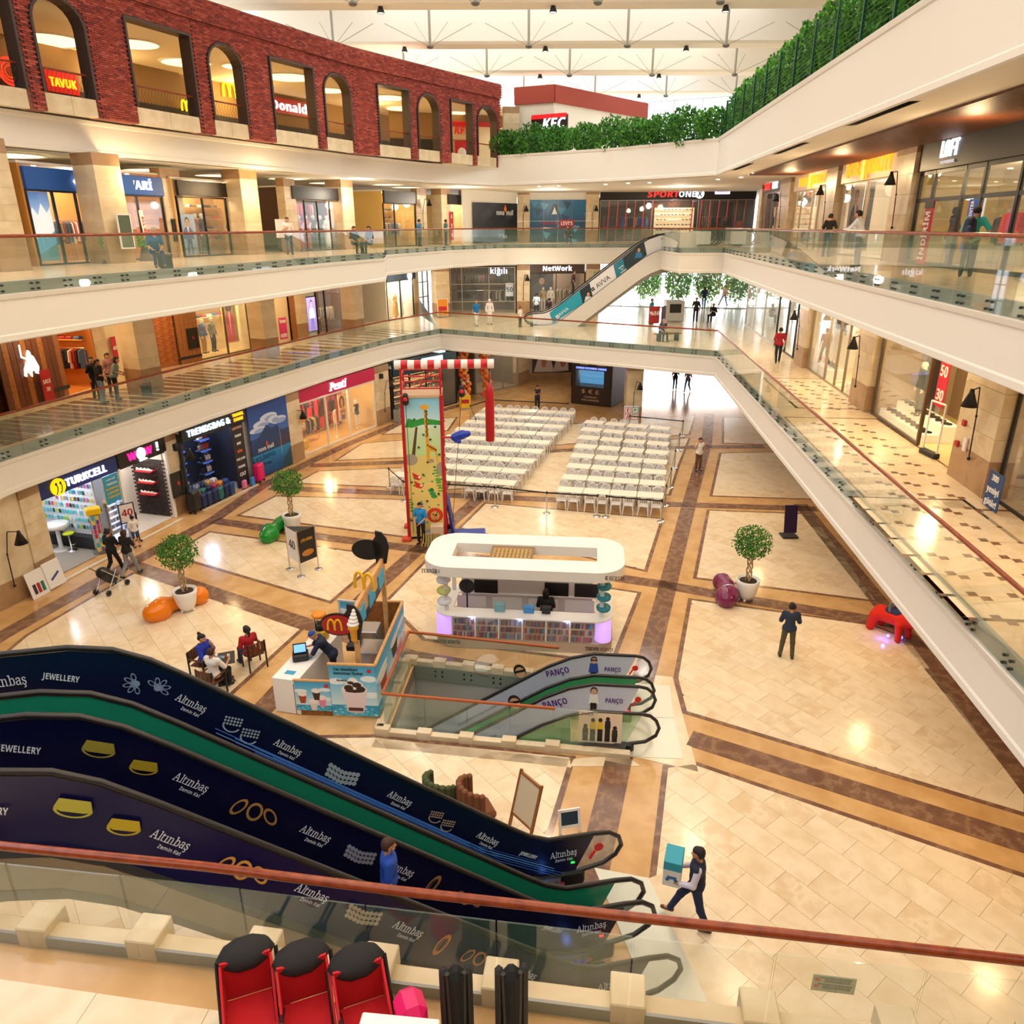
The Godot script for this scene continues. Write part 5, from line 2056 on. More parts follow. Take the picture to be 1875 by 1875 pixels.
	for r in 3:
		goods(B,"fold",4.5,7.8,[1.9,2.4,2.9][r],-1.5,8,["3a7ab8","e8e4da","c03048","2a3a5a"],"folded garment on the shelves behind the plank-door mannequins","folded clothes","folded clothes by the plank door")
	sale_panel(D,0.9,1.55,0.4,1.6,"c8286a","pink and blue cosmetics poster on a pillar of the first-floor gallery",["flormar","","HEDİYE"],0.9,"poster")
	flank(D,0.4,3.0,0,3.6,"d8c4a0",-0.2)
	flank(D,3.0,3.35,0,3.6,"",0.05,M.wood_mid)
	pilaster(D,3.35,4.35,3.6,0.15,0.4)
	var scr := thing("advertising_screen","tall glowing violet advertising screen beside the open clothes shop","screen",at(D,4.85,1.4,0.1))
	s = mb()
	plate(s,rect2(-0.4,-1.0,0.4,1.0),-0.02,0.02,Transform3D(),Rect2(-0.4,-1,0.8,2))
	obj("screen_print",s,portrait("violet_screen","b8a8f0","e0c0b0","3a2a50","f0ecff","c8b8f0",false,"7868b0",1.2),scr)
	s = mb()
	rbox(s,V(0,0,-0.06),V(0.9,2.1,0.08),0.01)
	obj("casing",s,M.dark_steel,scr)
	flank(D,4.3,5.4,0,3.6,"cfe0dc",-0.1)
	room(D,5.5,8.9,3.5,2.4,"7a5a3c","b08050","ffd8a8",1.0)
	glazing(D,[5.45,6.3,8.0,8.9],0.0,2.85,[],"1c1816","dark framed clothes shop front between the third and fourth pillars")
	rack(D,5.7,6.4,1.5,-0.8,8,["e8e4dc","2a2420","b8a890","1c1a1c"],"pale or black garment on the left rail of the dark framed shop","garments on the left rail of the dark framed shop")
	rack(D,7.2,8.6,1.5,-1.2,14,["e8e4dc","2a2420","b8a890","f4f0ea","1c1a1c"],"pale or black garment on the right rail of the dark framed shop","garments on the right rail of the dark framed shop")
	var tb := thing("display_table","dark display table piled with folded white clothes in the dark framed shop","table",at(D,7.0,0,-1.3))
	s = mb()
	rbox(s,V(0,0.75,0),V(1.5,0.06,0.7),0.01)
	obj("tabletop",s,M.wood_mid,tb)
	for x in [-0.68,0.68]:
		for z in [-0.28,0.28]:
			s = mb()
			box(s,V(x,0.36,z),V(0.05,0.72,0.05))
			obj("leg",s,M.black,tb)
	goods(D,"fold",6.35,7.65,0.78,-1.3,5,["f4f0ea","e8e0d4"],"folded white garment on the dark display table","folded clothes","folded clothes on the display table")
	sign_band(E,3.9,8.0,2.75,3.4,"44566a",[],"slate blue sign board over the bright gown shop")
	var ball_ := mb()
	plate(ball_,oval(Vector2.ZERO,0.3,0.3,20),-0.04,0.04)
	tag(obj("round_sign",ball_,glow("e8f0ff",1.5),self,at(E,7.0,3.0,0.2)),"small round glowing sign on the slate blue sign board","sign")
	room(E,3.9,7.7,2.8,2.0,"f4f0e4","e8d8b8","fff4e0",2.4)
	glazing(E,[3.9,5.8,7.7],0.0,2.75,[],"22262c","shop window full of pale gowns near the back of the first floor")
	for k in 4:
		mannequin(at(E,4.4 + k*0.8,0.1,-0.6),"pale mannequin in a long %s gown, %s from the left in the bright gown shop" % [["white","ivory","gold","white"][k],["first","second","third","fourth"][k]],{"top": ["f4f2ea","ece4d0","c89a4a","f0eee8"][k],"bottom": ["f4f2ea","ece4d0","c89a4a","f0eee8"][k],"skirt": 0.12})
	pilaster(E,7.75,8.3,3.6,0.1,0.4)
	glazing(E,[8.35,9.1,9.9],0.0,3.5,[1.3,2.4],"c8c0b0","corner shop window with pale frame beside the gown shop",0.1)
	wall_lamp(at(E,9.4,2.0,0.3),"black articulated wall lamp beside the orange poster near the back of the first floor")
	poster(FR([-5.6,-58.1,-4.6,-58.5],Y1),0.05,0.1,0.85,1.35,paint("e8941c"),"orange framed poster with a red patch on the pillar near the back",0.08,"e8e4da")
	s = mb()
	rbox(s,V(0.45,0.65,0.12),V(0.6,0.3,0.02),0.005)
	tag(obj("price_patch",s,paint("c01c34"),self,FR([-5.6,-58.1,-4.6,-58.5],Y1)),"red patch on the orange poster near the back of the first floor","sticker")
	var K := FR([-6.7,-60.2,0.4,-60.6],Y1)
	room(K,1.6,7.1,3.6,3.0,"4a4038","c8b898","ffe4bc",1.6)
	sign_band(K,2.0,7.1,2.9,3.66,"1c1a1e",[["kiğılı",5.75,3.2,0.42,1.3,"e8ecff",1.6]],"black sign with the white word kiğılı at the back of the first floor",-0.1)
	glazing(K,[2.05,2.9,5.0,7.0],0.0,3.5,[0.95,2.25],"b8b0a0","large gridded shop window of the menswear shop at the back",0.12,0.05)
	rack(K,2.6,4.6,1.6,-1.6,14,DARKS,"dark menswear on the left rail behind the gridded window","menswear behind the gridded window, left rail")
	rack(K,4.9,6.9,1.6,-1.6,14,DARKS + ["c8b898"],"dark menswear on the right rail behind the gridded window","menswear behind the gridded window, right rail")
	rack(K,2.4,6.9,2.9,-1.9,24,DARKS,"dark jacket on the upper rail behind the gridded window","jackets on the upper rail behind the gridded window",1.1,false)
	sale_panel(K,6.3,6.9,1.3,2.3,"e8f4ff","pale blue sale panel reading 50 in the gridded window",[""],-0.2,"sale_sign")
	words(self,"50",at(K,6.6,1.8,-0.17),0.35,paint("1c2a44"),{"name": "sale_number","depth": 0.02}).set_meta("kind","structure")
	shelf(K,1.62,2.0,[0.5,0.9,1.3,1.7],0.1,"f4f2ee","narrow white shelf tower left of the gridded window",0.3)
	for r in 4:
		goods(K,"shoe",1.62,2.0,[0.5,0.9,1.3,1.7][r],0.12,2,["2a2624","6a4a30"],"dark shoe on the narrow white shelf tower","shoe","shoes on the white shelf tower")
	pilaster(K,7.15,8.15,3.66,0.2,0.5)
	wall_lamp(at(K,7.65,2.2,0.22),"black wall lamp on the pillar between the gridded window and the brown-signed shop")
	var N := FR([0.4,-61.2,6.6,-61.8],Y1)
	sign_band(N,1.06,5.4,3.0,3.7,"50382c",[["NetWork",3.2,3.32,0.36,2.3,"f0f4ff",1.7]],"brown sign with the white word NetWork at the back of the first floor",0.0)
	room(N,1.1,5.4,3.0,2.6,"7a6450","b89870","ffe8cc",1.2)
	glazing(N,[1.1,3.15,5.4],0.0,3.0,[],"2a221e","shop window of the brown-signed menswear shop")
	poster(N,1.2,0.2,3.05,2.9,portrait("suit_print","1c1a26","b88a70","1a1412","20284a","101018"),"dark poster of a man in a navy suit in the brown-signed shop window",-0.9)
	for q in [[2.2,"b09058","tan jacket"],[2.8,"e8e4da","cream pullover"]]:
		mannequin(at(N,q[0],0.1,-0.5),"mannequin in a %s in front of the navy suit poster" % q[2],{"top": q[1],"bottom": "e0dcd4","sleeve": 1.0})
	rack(N,3.4,5.2,1.6,-1.4,12,["6a5a48","2a2622","a8987c","3a3a40"],"brown or grey coat in the brown-signed shop","coats in the brown-signed shop")
	pilaster(N,5.5,6.6,3.66,0.2,0.5)
	wall_lamp(at(N,6.0,2.3,0.22),"black wall lamp on the pillar right of the brown-signed shop")

	var P := FR([-17.7,-25.5,-15.7,-34.0],Y2)
	var Q := FR([-15.6,-34.4,-13.2,-41.0],Y2)
	var R := FR([-13.0,-41.6,-10.0,-47.9],Y2)
	var S := FR([-9.8,-48.4,-5.2,-59],Y2)
	glazing(P,[-2.5,0.6,2.2],0.0,3.4,[],"141416","dark framed shop front at the left border on the second floor")
	room(P,-2.5,2.2,3.5,2.0,"e8d8b4","d8c49c","ffeecc",0.8)
	sign_band(P,3.1,10.5,2.56,3.3,"0e56b0",[],"long bright blue sign board on the second floor")
	s = mb()
	for r in 3:
		for k in 3:
			rbox(s,V((k - 1)*0.2,(r - 1)*0.2,0),V(0.17,0.17,0.08),0.01,RZ(0.0))
	tag(obj("diamond_emblem",s,glow("ffffff",1.6),self,at(P,5.65,2.9,0.2)*Transform3D(RZ(PI/4),Vector3.ZERO)),"white glowing diamond emblem on the bright blue sign board","emblem","","")
	room(P,3.1,10.4,3.4,2.2,"c88a3c","d8b888","fff0d4",2.6,9)
	glazing(P,[3.12,4.3,5.4,8.8,10.4],0.0,2.56,[],"22262e","shop front below the bright blue sign board")
	var mt := canvas(96,160,"4a86d0")
	igrad(mt,0,0.5,"3a78c8","d8e8f6")
	ipoly(mt,PW([W(0,0.45),W(0.2,0.22),W(0.4,0.34),W(0.6,0.16),W(0.8,0.3),W(1,0.2),W(1,0.8),W(0,0.8)]),"eef6fc")
	ipoly(mt,PW([W(0,0.75),W(0.3,0.6),W(0.6,0.66),W(1,0.56),W(1,1),W(0,1)]),"3f98b8")
	ipoly(mt,PW([W(0,0.92),W(0.5,0.84),W(1,0.74),W(1,1),W(0,1)]),"2a7a80")
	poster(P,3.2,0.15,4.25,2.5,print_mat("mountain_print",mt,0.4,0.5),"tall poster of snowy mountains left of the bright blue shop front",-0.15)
	rack(P,4.6,6.2,1.5,-1.2,14,["1c2a3a","a01c28","3a3a3c","c8a040","2a5a8a"],"outdoor jacket on the left rail of the bright blue shop","jackets on the left rail of the blue shop")
	rack(P,6.6,8.4,1.5,-1.6,14,["b01c28","1c2a3a","e8e0d0","3a6a9a"],"outdoor jacket on the right rail of the bright blue shop","jackets on the right rail of the blue shop")
	var ww := thing("wall_wood","","",at(P,8.9,0,-0.3))
	ww.set_meta("kind","structure")
	for k in 12:
		s = mb()
		rbox(s,V(0.75,0.1 + k*0.2,0),V(1.5,0.19,0.05),0.005)
		obj("plank",s,paint(["d08c34","c07c2c","dc9a44","b8742a"][k % 4],0.5),ww)
	pilaster(P,10.45,11.8,3.7,0.1,0.5)
	poster(P,10.72,0.72,11.3,1.6,M.dark_poster,"black poster with a small red mark on the pilaster right of the bright blue shop",0.14,"120e0c")
	for q in [[4.9,"pale flower banner reading HAYIRLI OLSUN beside the left wreath","HAYIRLI"],[7.0,"pale flower banner reading ALL GOAL beside the seated man","ALL GOAL"]]:
		var st := thing("flower_stand",q[1],"flower stand",at(P,q[0] + 0.7,0,1.0,0.2))
		s = mb()
		rbox(s,V(0,1.2,0),V(0.3,1.5,0.03),0.01,RZ(0.1))
		obj("banner",s,paint("f6ece0"),st)
		words(st,q[2],Transform3D(RZ(0.1 - PI/2),V(0,1.2,0.03)),0.16,paint("c02030"),{"depth": 0.01})
		s = mb()
		for k in 40:
			var a := k*2.4
			ball(s,V(cos(a)*0.25 - 0.25,0.55 + k*0.012,sin(a)*0.2),V(0.07,0.05,0.07),6)
		obj("leaves",s,M.leaf_b,st)
		s = mb()
		for k in 16:
			var a := k*2.4
			ball(s,V(cos(a)*0.2 - 0.25,0.75 + k*0.025,sin(a)*0.2 + 0.08),V(0.06,0.05,0.06),6)
		obj("blossoms",s,paint("e86a5a"),st)
		s = mb()
		lathe(s,[[0.3,0.0],[0.1,0.6],[0.0,0.62]],10,V(-0.25,0,0))
		obj("skirt",s,paint("5a4a44"),st)
	sign_band(Q,2.05,6.4,2.62,3.25,"2a211e",[],"dark brown sign board of the menswear shop on the second floor")
	var sv := sign_band(Q,6.4,7.0,2.62,3.25,"2a211e",[["SÖVARİ",-0.5,2.93,0.34,2.0,"e8f0ff",1.8]],"white glowing word SÖVARİ on the dark brown sign board")
	room(Q,1.9,7.0,3.3,2.2,"d8b070","b89058","ffe8c0",1.8)
	glazing(Q,[2.0,3.6,5.2,7.0],0.0,2.6,[],"1c1816","shop window of the dark brown menswear shop")
	var md := poster(Q,2.1,0.1,3.1,1.85,portrait("blue_suit_print","b8d0ec","d8a888","3a2a20","4a6aa0","e8ecf4",false,"3a5488"),"pale blue poster of a man in a blue suit in the dark brown shop window",-0.15)
	words(md,"MADRID",T(0,-0.62,0.02),0.1,paint("2a3040"),{"depth": 0.008,"w": 0.8,"bold": false})
	for q in [[3.5,"7a3c24","brown suit"],[3.95,"28304a","navy suit"],[6.0,"1a1a1e","black suit"]]:
		mannequin(at(Q,q[0],0.1,-0.5,0.1),"mannequin in a %s in the dark brown shop window" % q[2],{"top": q[1],"bottom": q[1],"sleeve": 1.0,"coat": 0.75})
	shelf(Q*T(0,0,-1.8),2.2,6.8,[0.7,1.2,1.7,2.2],0,"c89a58","wooden shelves of red and white boxes in the dark brown shop")
	for r in 4:
		goods(Q,"fold",2.3,6.7,[0.7,1.2,1.7,2.2][r],-1.8,9,["b01c24","f0ece4","2a2a30","7a6a54"],"folded shirt on the shelves of the dark brown shop","folded clothes","folded shirts in the dark brown shop")
	for q in [[Q,6.62,0.8,1.62,"e8d8d4","pale framed bridal poster on the third pillar of the second floor"],[P,5.3,0.55,1.75,"4a5a48","grey-green framed poster of white rings on the second pillar"]]:
		poster(at(q[0],0,0,1.75),q[1],q[2],q[1] + 0.7,q[3],paint(q[4]),q[5],0.0,"e4e0da")
	pilaster(Q,9.6,10.6,3.7,0.3,0.5)
	sign_band(R,2.6,7.0,2.7,3.35,"241c1a",[],"dark sign board of the gown shop on the second floor")
	room(R,2.5,7.0,3.3,2.0,"5a4030","8a6a4c","ffd8b0",1.5)
	glazing(R,[2.55,3.6,4.7,5.8,6.9],0.0,2.68,[],"3a2a20","shop window of the gown shop on the second floor",0.0,0.04)
	for k in 5:
		mannequin(at(R,3.6 + k*0.62,0.1,-0.5),"mannequin in a %s gown, %s from the left in the second-floor gown shop" % [["crimson","red","black","green","white"][k],["first","second","third","fourth","fifth"][k]],{"top": ["b01424","c01828","16181a","1a4a3c","f0eee8"][k],"bottom": ["b01424","c01828","16181a","1a4a3c","f0eee8"][k],"skirt": 0.12,"sleeve": 0.0})
	for r in 2:
		rack(R,2.8,6.8,1.3 + r*1.2,-1.6,16,["c8b8b0","3a2a30","b01c28","16181a","e8e0d8"],"gown hanging on the %s rail at the back of the second-floor gown shop" % ["lower","upper"][r],"gowns on the back rails",1.0,false)
	sign_band(S,4.0,8.0,2.7,3.45,"2a211e",[],"dark sign board between the fourth and last pillars")
	room(S,3.9,8.0,3.4,2.2,"d8b060","d0b080","ffe8b8",2.2)
	glazing(S,[4.0,5.3,8.0],0.0,2.7,[],"2a2018","warm yellow shop front between the fourth and last pillars")
	shelf(S*T(0,0,-1.8),4.2,7.8,[0.8,1.3,1.8,2.3],0,"d8b470","yellow lit wall shelves of the shop beside the last pillar")
	for r in 4:
		goods(S,"fold",4.3,7.7,[0.8,1.3,1.8,2.3][r],-1.8,8,["3a4a6a","e8e0d0","8a5a34","2a2a2c"],"folded clothes in the warm yellow shop beside the last pillar","folded clothes","folded clothes in the yellow shop")
	rack(S,4.6,7.4,1.5,-0.9,16,["3a3a3c","b89868","e8e0d4","4a6a9a"],"garment on the front rail of the warm yellow shop","garments in the yellow shop")
	pilaster(S,8.05,9.3,3.7,0.2,0.5)
	wall_lamp(at(S,8.6,2.3,0.22),"black wall lamp on the pilaster right of the warm yellow shop")
	sign_band(S,12.8,15.1,2.8,3.5,"241c1a",[],"small dark sign board right of the last pillar")
	room(S,12.8,15.1,3.4,2.0,"e8d0a0","d0b080","ffeccc",1.0)
	sale_panel(S,12.9,13.5,0.3,2.3,"c01420","tall red sale banner right of the last pillar on the second floor",["A","E","%"],0.1)
	pilaster(S,15.15,17.1,3.9,0.25,0.5)

func upper_back_right() -> void:
	var s: SurfaceTool
	var E := FR([-4.2,-60.5,0.5,-67],Y2)
	var G := FR([0.5,-67.6,19.5,-66.6],Y2)
	flank(E,1.0,8.1,0,4.2,"e8e4da",-0.1)
	var nm := canvas(128,64,"17181a")
	for k in 26:
		ioval(nm,fposmod(k*0.37,1.0),fposmod(k*0.23,0.9),0.05,0.12,["24282a","2c3634","1e2422","343c3a"][k % 4])
	var np := poster(E,2.1,0.05,8.0,3.0,print_mat("dark_forest",nm,0.3),"wide dark hoarding reading nova mall at the back left of the second floor",0.05)
	words(np,"nova  mall",T(1.2,0.75,0.02),0.36,paint("e8e8e8"),{"depth": 0.015,"bold": false})
	s = mb()
	plate(s,PW([W(-0.2,0),W(0,-0.22),W(0.2,0),W(0,0.36)]),0.0,0.02)
	obj("emblem",s,paint("e86a1c"),np,T(1.25,1.0,0.015))
	words(np,"77 km",T(0.9,-1.05,0.02),0.3,paint("c8c8c8"),{"depth": 0.015,"bold": false})
	pilaster(G,0.05,1.06,4.1,0.2,0.5)
	pilaster(G,5.75,6.83,4.1,0.2,0.5)
	wall_lamp(at(G,0.55,2.1,0.22),"black wall lamp on the pilaster left of the blue Arctic hoarding")
	wall_lamp(at(G,6.3,2.1,0.22),"black wall lamp on the pilaster right of the blue Arctic hoarding")
	var ic := canvas(160,128,"1c5a8c")
	igrad(ic,0,1,"2a74a8","103a5c")
	for k in 16:
		ipoly(ic,PW([W(fposmod(k*0.37,1),fposmod(k*0.29,1)),W(fposmod(k*0.37,1) + 0.16,fposmod(k*0.29,1) + 0.05),W(fposmod(k*0.37,1) + 0.07,fposmod(k*0.29,1) + 0.2)]),["3a8ab8","1a4a74","58a8cc","164060"][k % 4])
	ipoly(ic,PW([W(0.34,0.34),W(0.42,0.1),W(0.48,0.12),W(0.52,0.34)]),"0c1a2a")
	ipoly(ic,PW([W(0.39,0.34),W(0.44,0.17),W(0.49,0.34)]),"d8e8f0")
	flank(G,1.0,5.8,0,4.2,"ece9e2",-0.1)
	for k in 4:
		for j in 2:
			var pw := 4.66/4
			var q := thing("poster","blue Arctic hoarding panel, column %s from the left, %s row" % [["one","two","three","four"][k],["lower","upper"][j]],"poster",at(G,1.1 + pw*(k + 0.5),0.83 + j*1.66,0.05),"blue Arctic hoarding panels")
			s = mb()
			plate(s,rect2(-pw/2 + 0.025,-0.8,pw/2 - 0.025,0.8),-0.02,0.02,Transform3D(),Rect2(-pw*(k + 0.5),-0.83 - j*1.66,4.66,3.32))
			obj("printed_sheet",s,print_mat("arctic",ic,0.35) if not M.has("arctic") else M.arctic,q)
	sign_band(G,3.55,4.8,1.2,1.75,"a8203c",[["LEVI'S",4.18,1.47,0.28,0.95,"ffffff",0.0]],"red tag-shaped sign reading LEVI'S on the blue hoarding",0.1,0.05)
	words(self,"COMING SOON",at(G,2.75,1.47,0.09),0.22,paint("a8203c"),{"w": 1.4,"name": "hoarding_lettering","depth": 0.02}).set_meta("kind","structure")
	var sp := sign_band(G,6.9,19.6,3.28,4.1,"16171b",[["SPORT",12.05,3.66,0.44,2.5,"ff2a24",1.7,"Droid Sans",0.12],["ONE",14.0,3.66,0.44,1.35,"f4f8ff",1.7]],"long black sign reading SPORT ONE X in red and white at the back of the second floor")
	s = mb()
	plate(s,oval(Vector2.ZERO,0.36,0.36,24),0.0,0.05)
	obj("letter_disc",s,glow("f4f8ff",1.6),sp,T(15.0,3.68,0.16))
	words(sp,"X",T(15.0,3.68,0.24),0.44,M.black,{"depth": 0.03,"name": "sign_lettering"})
	s = mb()
	rbox(s,V(16.8,3.85,0.3),V(1.2,0.42,0.1),0.01)
	tag(obj("light_box_sign",s,glow("f0e8ff",1.4),self,G),"small white light box hanging before the black sports shop sign","light box")
	words(self,"INDIGO",at(G,16.8,3.86,0.37),0.18,paint("7a3ab0"),{"name": "light_box_lettering","depth": 0.02,"w": 0.95}).set_meta("kind","structure")
	room(G,6.9,19.5,3.4,3.2,"2a1a1a","6a5648","ffe8d8",3.2,9)
	glazing(G,[6.95,11.2,15.0,19.5],0.0,3.25,[],"a8a8a8","sports shop front of clear panes at the back of the second floor",0.0,0.05)
	for k in 13:
		var x: float = 7.6 + k*0.72 + (2.6 if k > 5 else 0.0)
		s = mb()
		bar(s,V(x,0.0,-0.5),V(x + 0.12,3.2,-0.5),0.05,8)
		tag(obj("red_post",s,paint("d8241c",0.4),self,G),"glossy red display post, %d from the left in the sports shop" % (k + 1),"post","red posts in the sports shop")
	rack(G,7.3,11.0,1.9,-1.0,22,["1a1a1e","c01c24","1c3a9a","3a3a3e","2a5ad8","c8b89c"],"sports jacket on the left rail of the sports shop","sports jackets, left rail")
	rack(G,15.4,18.4,1.9,-1.0,18,["1a1a1e","2a3a5a","3a3a3e","8a7a68"],"sports jacket on the right rail of the sports shop","sports jackets, right rail")
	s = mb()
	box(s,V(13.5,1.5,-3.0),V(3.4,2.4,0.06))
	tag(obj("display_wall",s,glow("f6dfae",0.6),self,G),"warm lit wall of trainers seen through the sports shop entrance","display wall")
	shelf(G*T(0,0,-2.8),11.9,15.1,[0.5,0.9,1.3,1.7,2.1,2.5],0,"e8d8b8","shelves of trainers facing the sports shop entrance",0.3)
	for r in 6:
		goods(G,"shoe",11.95,15.05,[0.5,0.9,1.3,1.7,2.1,2.5][r],-2.75,10,["1c1c20","3a3a44","8a2a24","e8e8ea","5a4a40"],"trainer on shelf row %s facing the sports shop entrance" % ["one","two","three","four","five","six"][r],"shoe","trainers in the sports shop",0.3)
	for q in [[17.5,"3a1c1c","maroon"],[18.6,"b8402c","red"]]:
		mannequin(at(G,q[0],0.05,-0.4),"dark mannequin in a %s hooded top in the sports shop" % q[1 + 1],{"top": q[1],"bottom": "1c1c20","skin": "2a2624","sleeve": 1.0})

	var R := FR([16.9,-51.0,13.1,-20.0],Y2)
	flank(R,-14.0,31.5,3.85,4.0,"e8dcc8",-0.05)
	pilaster(R,-6.3,-5.2,4.0,0.2,0.5)
	sign_band(R,-5.0,0.6,3.3,4.0,"141418",[["SPORT",-3.6,3.66,0.4,1.9,"ff2a24",1.7,"Droid Sans",0.12],["ONEX",-1.2,3.66,0.42,1.6,"f4f8ff",1.7]],"black sports shop sign turned towards the right gallery")
	room(R,-5.0,0.6,3.3,2.5,"3a1c1c","5a4640","ffdcd0",1.0)
	glazing(R,[-5.0,-2.2,0.6],0.0,3.3,[],"8a8a90","sports shop side window on the right gallery")
	rack(R,-4.6,0.2,1.5,-1.0,18,["c01c24","1a1a1e","e8e8ea","d8241c"],"red or black sports garment behind the side window","sports garments behind the side window")
	pilaster(R,0.95,3.8,4.0,0.25,0.6)
	sign_band(R,4.2,11.6,3.05,3.85,"d8cdb8",[["DORA",6.6,3.45,0.42,2.4,"ff8a1a",1.8,"Droid Serif"],["QUALITY",9.6,3.45,0.42,2.9,"ff8a1a",1.8,"Droid Serif"]],"far beige sign reading DORA QUALITY in glowing orange letters")
	room(R,4.2,11.4,3.05,2.2,"e8dcc8","d8c8a8","fff0d8",2.4)
	glazing(R,[4.3,5.9,8.4,9.7,11.4],0.0,3.05,[],"a89880","far shoe shop window on the right second-floor gallery")
	var lb := poster(R,4.6,0.3,7.2,2.9,paint("ece8e0"),"white board of shoe brand names in the far shoe shop window",-0.4)
	for k in 4:
		words(lb,["RIEKER","VENUS","NB","DOCKERS"][k],T(0,0.95 - 0.6*k,0.02),0.22,paint(["3a3a3a","5a4a3a","c82028","3a3a3a"][k]),{"depth": 0.015,"bold": false})
	pilaster(R,11.5,13.4,4.0,0.25,0.6)
	sign_band(R,13.7,20.9,3.0,3.95,"d8cdb8",[["DORA",15.6,3.48,0.52,2.5,"ff8a1a",1.8,"Droid Serif"],["QUALITY",18.7,3.48,0.52,3.2,"ff8a1a",1.8,"Droid Serif"]],"near beige sign reading DORA QUALITY in glowing orange letters")
	for x in [7.95,16.95]:
		s = mb()
		rbox(s,V(x,3.45,0.2),V(0.22,0.8,0.08),0.01)
		tag(obj("sign_divider",s,glow("f0d060",0.9),self,R),"yellow upright bar in the middle of the %s beige sign" % ("far" if x < 10 else "near"),"sign bar")
	room(R,13.7,20.9,3.0,2.2,"f4ead8","d8c8a8","fff0d8",2.8)
	glazing(R,[13.8,17.4,20.8],0.0,3.0,[],"a89880","near shoe shop window on the right second-floor gallery")
	poster(R,14.0,0.25,16.0,2.95,portrait("vest_woman","e8dcd0","d8a888","2a1a14","1a1a1e","f4f2ee",false,"6a3a44"),"tall poster of a woman in a black vest and white blouse in the near shoe shop",-0.3)
	poster(R,16.1,0.25,17.3,2.95,portrait("grey_man","5a6068","c89878","2a2420","4a5058","d82a2a",false,"2a3a4a"),"tall grey poster with a red scarf beside the black vest poster",-0.3)
	for q in [[4.4,8.3,11.2],[13.9,17.5,20.6]]:
		shelf(R*T(0,0,-1.8),q[1],q[2],[0.5,0.95,1.4,1.85],0,"f0e6d4","lit white shelves of shoes in the %s shoe shop" % ("far" if q[0] < 10 else "near"),0.34,"ffe8b8")
		for r in 4:
			goods(R,"shoe",q[1] + 0.1,q[2] - 0.1,[0.5,0.95,1.4,1.85][r],-1.8,8,["2a2622","6a4a34","b8b0a4","3a3a40"],"shoe on the lit shelves of the %s shoe shop" % ("far" if q[0] < 10 else "near"),"shoe","shoes in the %s shoe shop" % ("far" if q[0] < 10 else "near"),0.3)
	pilaster(R,21.0,22.9,4.0,0.25,0.6)
	for q in [[2.2,"far pilaster beside the sports shop"],[12.3,"pilaster between the two beige signs"],[21.9,"pilaster left of the LOFT shop"]]:
		wall_lamp(at(R,q[0],2.3,0.27),"black articulated wall lamp on the %s" % q[1])
	sign_band(R,23.0,34.0,2.95,3.85,"1c1b1e",[["LOFT",25.4,3.5,0.48,1.25,"f0f4ff",2.2],["THE ORIGINAL",25.4,3.12,0.09,1.0,"c8c8d0",0.6]],"black sign with the glowing white word LOFT")
	room(R,23.1,34.0,2.95,2.6,"cbb878","b8a080","ffe8b0",3.0)
	glazing(R,[23.1,24.3,26.6,27.9,30.0,34.0],0.0,2.95,[2.05],"1c1b1d","black framed front of the LOFT shop",0.0,0.12)
	mannequin(at(R,25.2,0.02,-0.5),"black mannequin in a long dark coat at the LOFT shop entrance",{"top": "2a2826","bottom": "1c1c1e","skin": "1c1a1a","sleeve": 1.0,"coat": 0.5})
	rack(R,26.7,28.0,1.5,-1.2,12,["1a1a1c","2a2a2e","16161a"],"black leather jacket on the left rail of the LOFT shop","black jackets in the LOFT shop")
	rack(R,28.2,30.6,1.6,-0.7,14,["c8141c","e03a20","a81018","d8241c"],"red padded jacket hanging in the LOFT shop","red jackets in the LOFT shop",0.5)
	sale_panel(R,25.4,26.1,0.1,2.0,"c01420","tall red banner reading İNDİRİM at the LOFT shop",["","",""],0.55)
	words(self,"İNDİRİM",at(R,25.75,0.95,0.58)*Transform3D(RZ(PI/2),Vector3.ZERO),0.36,M.white,{"w": 1.45,"name": "banner_lettering","depth": 0.02}).set_meta("kind","structure")
	s = mb()
	rbox(s,V(25.75,1.88,0.58),V(0.7,0.22,0.03),0.005)
	tag(obj("banner_header",s,M.black,self,R),"black header strip of the red İNDİRİM banner","banner")
	var au := sale_panel(R,28.5,29.0,0.55,1.95,"1c5ad8","blue upright banner reading AUTUMN & WINTER at the LOFT shop",[""],0.55)
	words(au,"AUTUMN & WINTER",Transform3D(RZ(PI/2),V(0,0,0.02)),0.17,M.white,{"w": 1.3,"depth": 0.012})

	var Q := FR([15.1,-44.0,12.0,-17.0],Y1)
	for q in [[-9.0,0.6,"f4f2ec",1.6],[0.7,6.2,"f0ece0",2.0]]:
		room(Q,q[0],q[1],3.4,3.0,q[2],"d8d0c0","fff8ec",q[3])
	glazing(Q,[-9.0,-6.0,-3.0,0.6],0.0,3.4,[],"d8d4cc","pale far shop front of the right first-floor gallery")
	glazing(Q,[0.7,3.0,5.0,6.2],0.0,3.4,[],"141414","black framed shop front behind the person in the red shirt")
	mannequin(at(Q,5.3,0.1,-0.5),"black mannequin in a dark jacket behind the black framed front",{"top": "1c1c22","bottom": "1a1a1c","skin": "c8a080","sleeve": 1.0})
	poster(Q,4.1,0.4,4.9,2.8,portrait("winter_man","e8f0fa","c8a088","2a2420","2a5a9a","e8e8e8",false,"2a3a5a",0.5),"bright poster of a figure in blue beside the black framed front",-0.1,"f0f0f0")
	rack(Q,1.4,3.6,1.5,-1.4,12,DARKS,"dark garment in the shop behind the person in the red shirt","garments behind the person in the red shirt")
	pilaster(Q,6.25,7.9,3.6,0.25,0.6)
	room(Q,8.0,15.2,3.4,2.4,"f8f0dc","e8d4a8","ffeec8",3.0,9)
